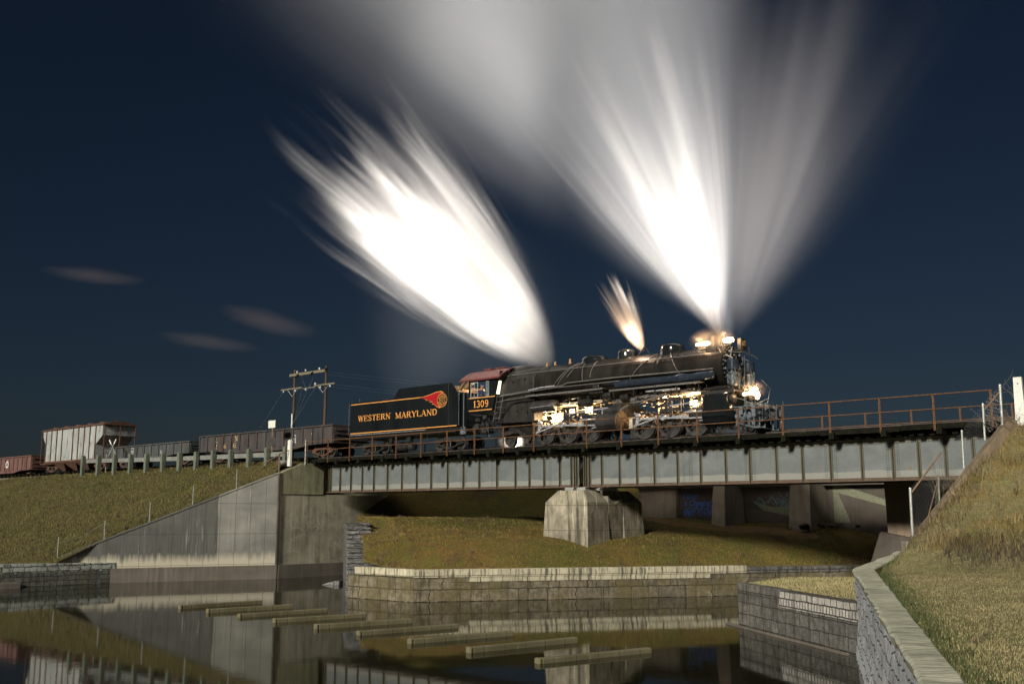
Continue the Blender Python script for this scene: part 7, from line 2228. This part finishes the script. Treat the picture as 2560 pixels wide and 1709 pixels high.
def blob(name, label, c, rad, dens, color, nscale=1.0, group=None, cat='steam', world_loc=None, zpow=1.0, kind=None, rz=0, tilt=0, lo=0.35):
    def fn(nt, x, y, z):
        r = mth(nt, 'SQRT', mth(nt, 'ADD', mth(nt, 'ADD', mth(nt, 'MULTIPLY', x, x), mth(nt, 'MULTIPLY', y, y)), mth(nt, 'MULTIPLY', z, z)))
        n = noise(nt, comb(nt, mth(nt, 'MULTIPLY', x, nscale), mth(nt, 'MULTIPLY', y, nscale), mth(nt, 'MULTIPLY', z, nscale * zpow)), 1.0, 3, 0.55, 0.3)
        rn = mth(nt, 'ADD', r, mth(nt, 'MULTIPLY', mth(nt, 'SUBTRACT', n, 0.5), 0.8))
        return mth(nt, 'MULTIPLY', mth(nt, 'MULTIPLY', smooth(nt, mth(nt, 'MULTIPLY', rn, -1), -1.0, -0.1), smooth(nt, mth(nt, 'MULTIPLY', r, -1), -1.0, -0.8)), dens)
    o = MB().sphere((0, 0, 0), 1.0, 1.0, 20, 12).build(name, vol_mat(name + '_vapour', color, fn))
    o.location = world_loc if world_loc else F(*c)
    o.rotation_euler = (0, tilt, R0 + rz)
    o.scale = rad
    return tag(o, label, cat, group, kind)
blob('steam_cloud', 'blazing white steam under the cab between the wheels', (-41.2, 0.6, 8.35), (1.25, 0.7, 0.55), 4.0, (1, 0.97, 0.95), 2.0, 'steam plumes from the locomotive')
blob('steam_haze', 'thin grey-blue steam haze glowing round the big left plume above the tender', (-51, 4, 17), (12, 4, 9), 0.0018, (0.85, 0.92, 1.0), 0.7, 'steam plumes from the locomotive')
blob('steam_puff', 'warm glowing vapour round the lamps on top of the smokebox', (-26.5, -0.9, 12.6), (1.5, 0.7, 0.75), 0.28, (1, 0.9, 0.8), 1.4, 'steam plumes from the locomotive')
blob('steam_puff', 'faint mist drifting over the rails behind the leading wheel', (-25.7, -0.9, 8.15), (1.5, 0.6, 0.32), 0.35, (1, 0.95, 0.95), 1.4, 'steam plumes from the locomotive')
blob('steam_puff', 'orange glowing vapour round the lamps on the front platform', (-24.4, -0.8, 9.95), (0.9, 0.6, 0.55), 0.30, (1, 0.85, 0.75), 1.4, 'steam plumes from the locomotive')
for i, (d, r, dn) in enumerate((((-0.4065, 0.9760, 0.2271), (85, 35, 14), 0.0032), ((-0.2956, 0.9865, 0.1638), (88, 35, 14), 0.0028), ((-0.2373, 0.9833, 0.1830), (88, 35, 21), 0.0034))):
    D_ = 1500
    blob('cloud', ('thin reddish cloud streak at far left, highest of the three', 'low thin reddish cloud streak left of the power poles', 'thin reddish cloud smudge just above the utility poles')[i], None, r, dn, (1.0, 0.80, 0.72), 0.8, 'small cloud streaks', 'cloud', Vector(d) * D_ + Vector((0, 0, HC)), rz=-R0 + 0.4, tilt=(0.03, 0.07, 0.18)[i])
def spot(name, loc, target, e, c, half, r=0.4, blend=0.5):
    l = bpy.data.lights.new(name, 'SPOT')
    l.energy = e; l.color = c; l.spot_size = R(2 * half); l.spot_blend = blend; l.shadow_soft_size = r
    o = bpy.data.objects.new(name, l); COL.objects.link(o)
    o.location = loc
    o.rotation_euler = (Vector(target) - Vector(loc)).to_track_quat('-Z', 'Y').to_euler()
    return o
SW = (1.0, 0.93, 0.86)  # tint of the unseen spots added so the steam scatters light
spot('added_steam_spot', F(-40, 10, 5.0), F(-47, 1.0, 21), 72000, SW, 28)
spot('added_steam_spot', F(-58, -9, 9.5), F(-50, 0.0, 23), 45000, SW, 22)
spot('added_steam_spot', F(-56, 8, 7.0), F(-51, 0.0, 25), 42000, SW, 24)
spot('added_stack_spot', F(-29, 10, 5.0), F(-28.5, 1.0, 23), 85000, SW, 24)  # unseen spots added to light the stack plume and smoke fans
spot('added_stack_spot', F(-20, 9, 6.5), F(-31, 2.0, 30), 22000, (0.96, 0.96, 1.0), 34)
point('added_wisp_light', F(-31.6, -0.75, 13.5), 190, (1.0, 0.68, 0.46), 0.15)  # unseen warm lamp added to colour the small steam wisp orange
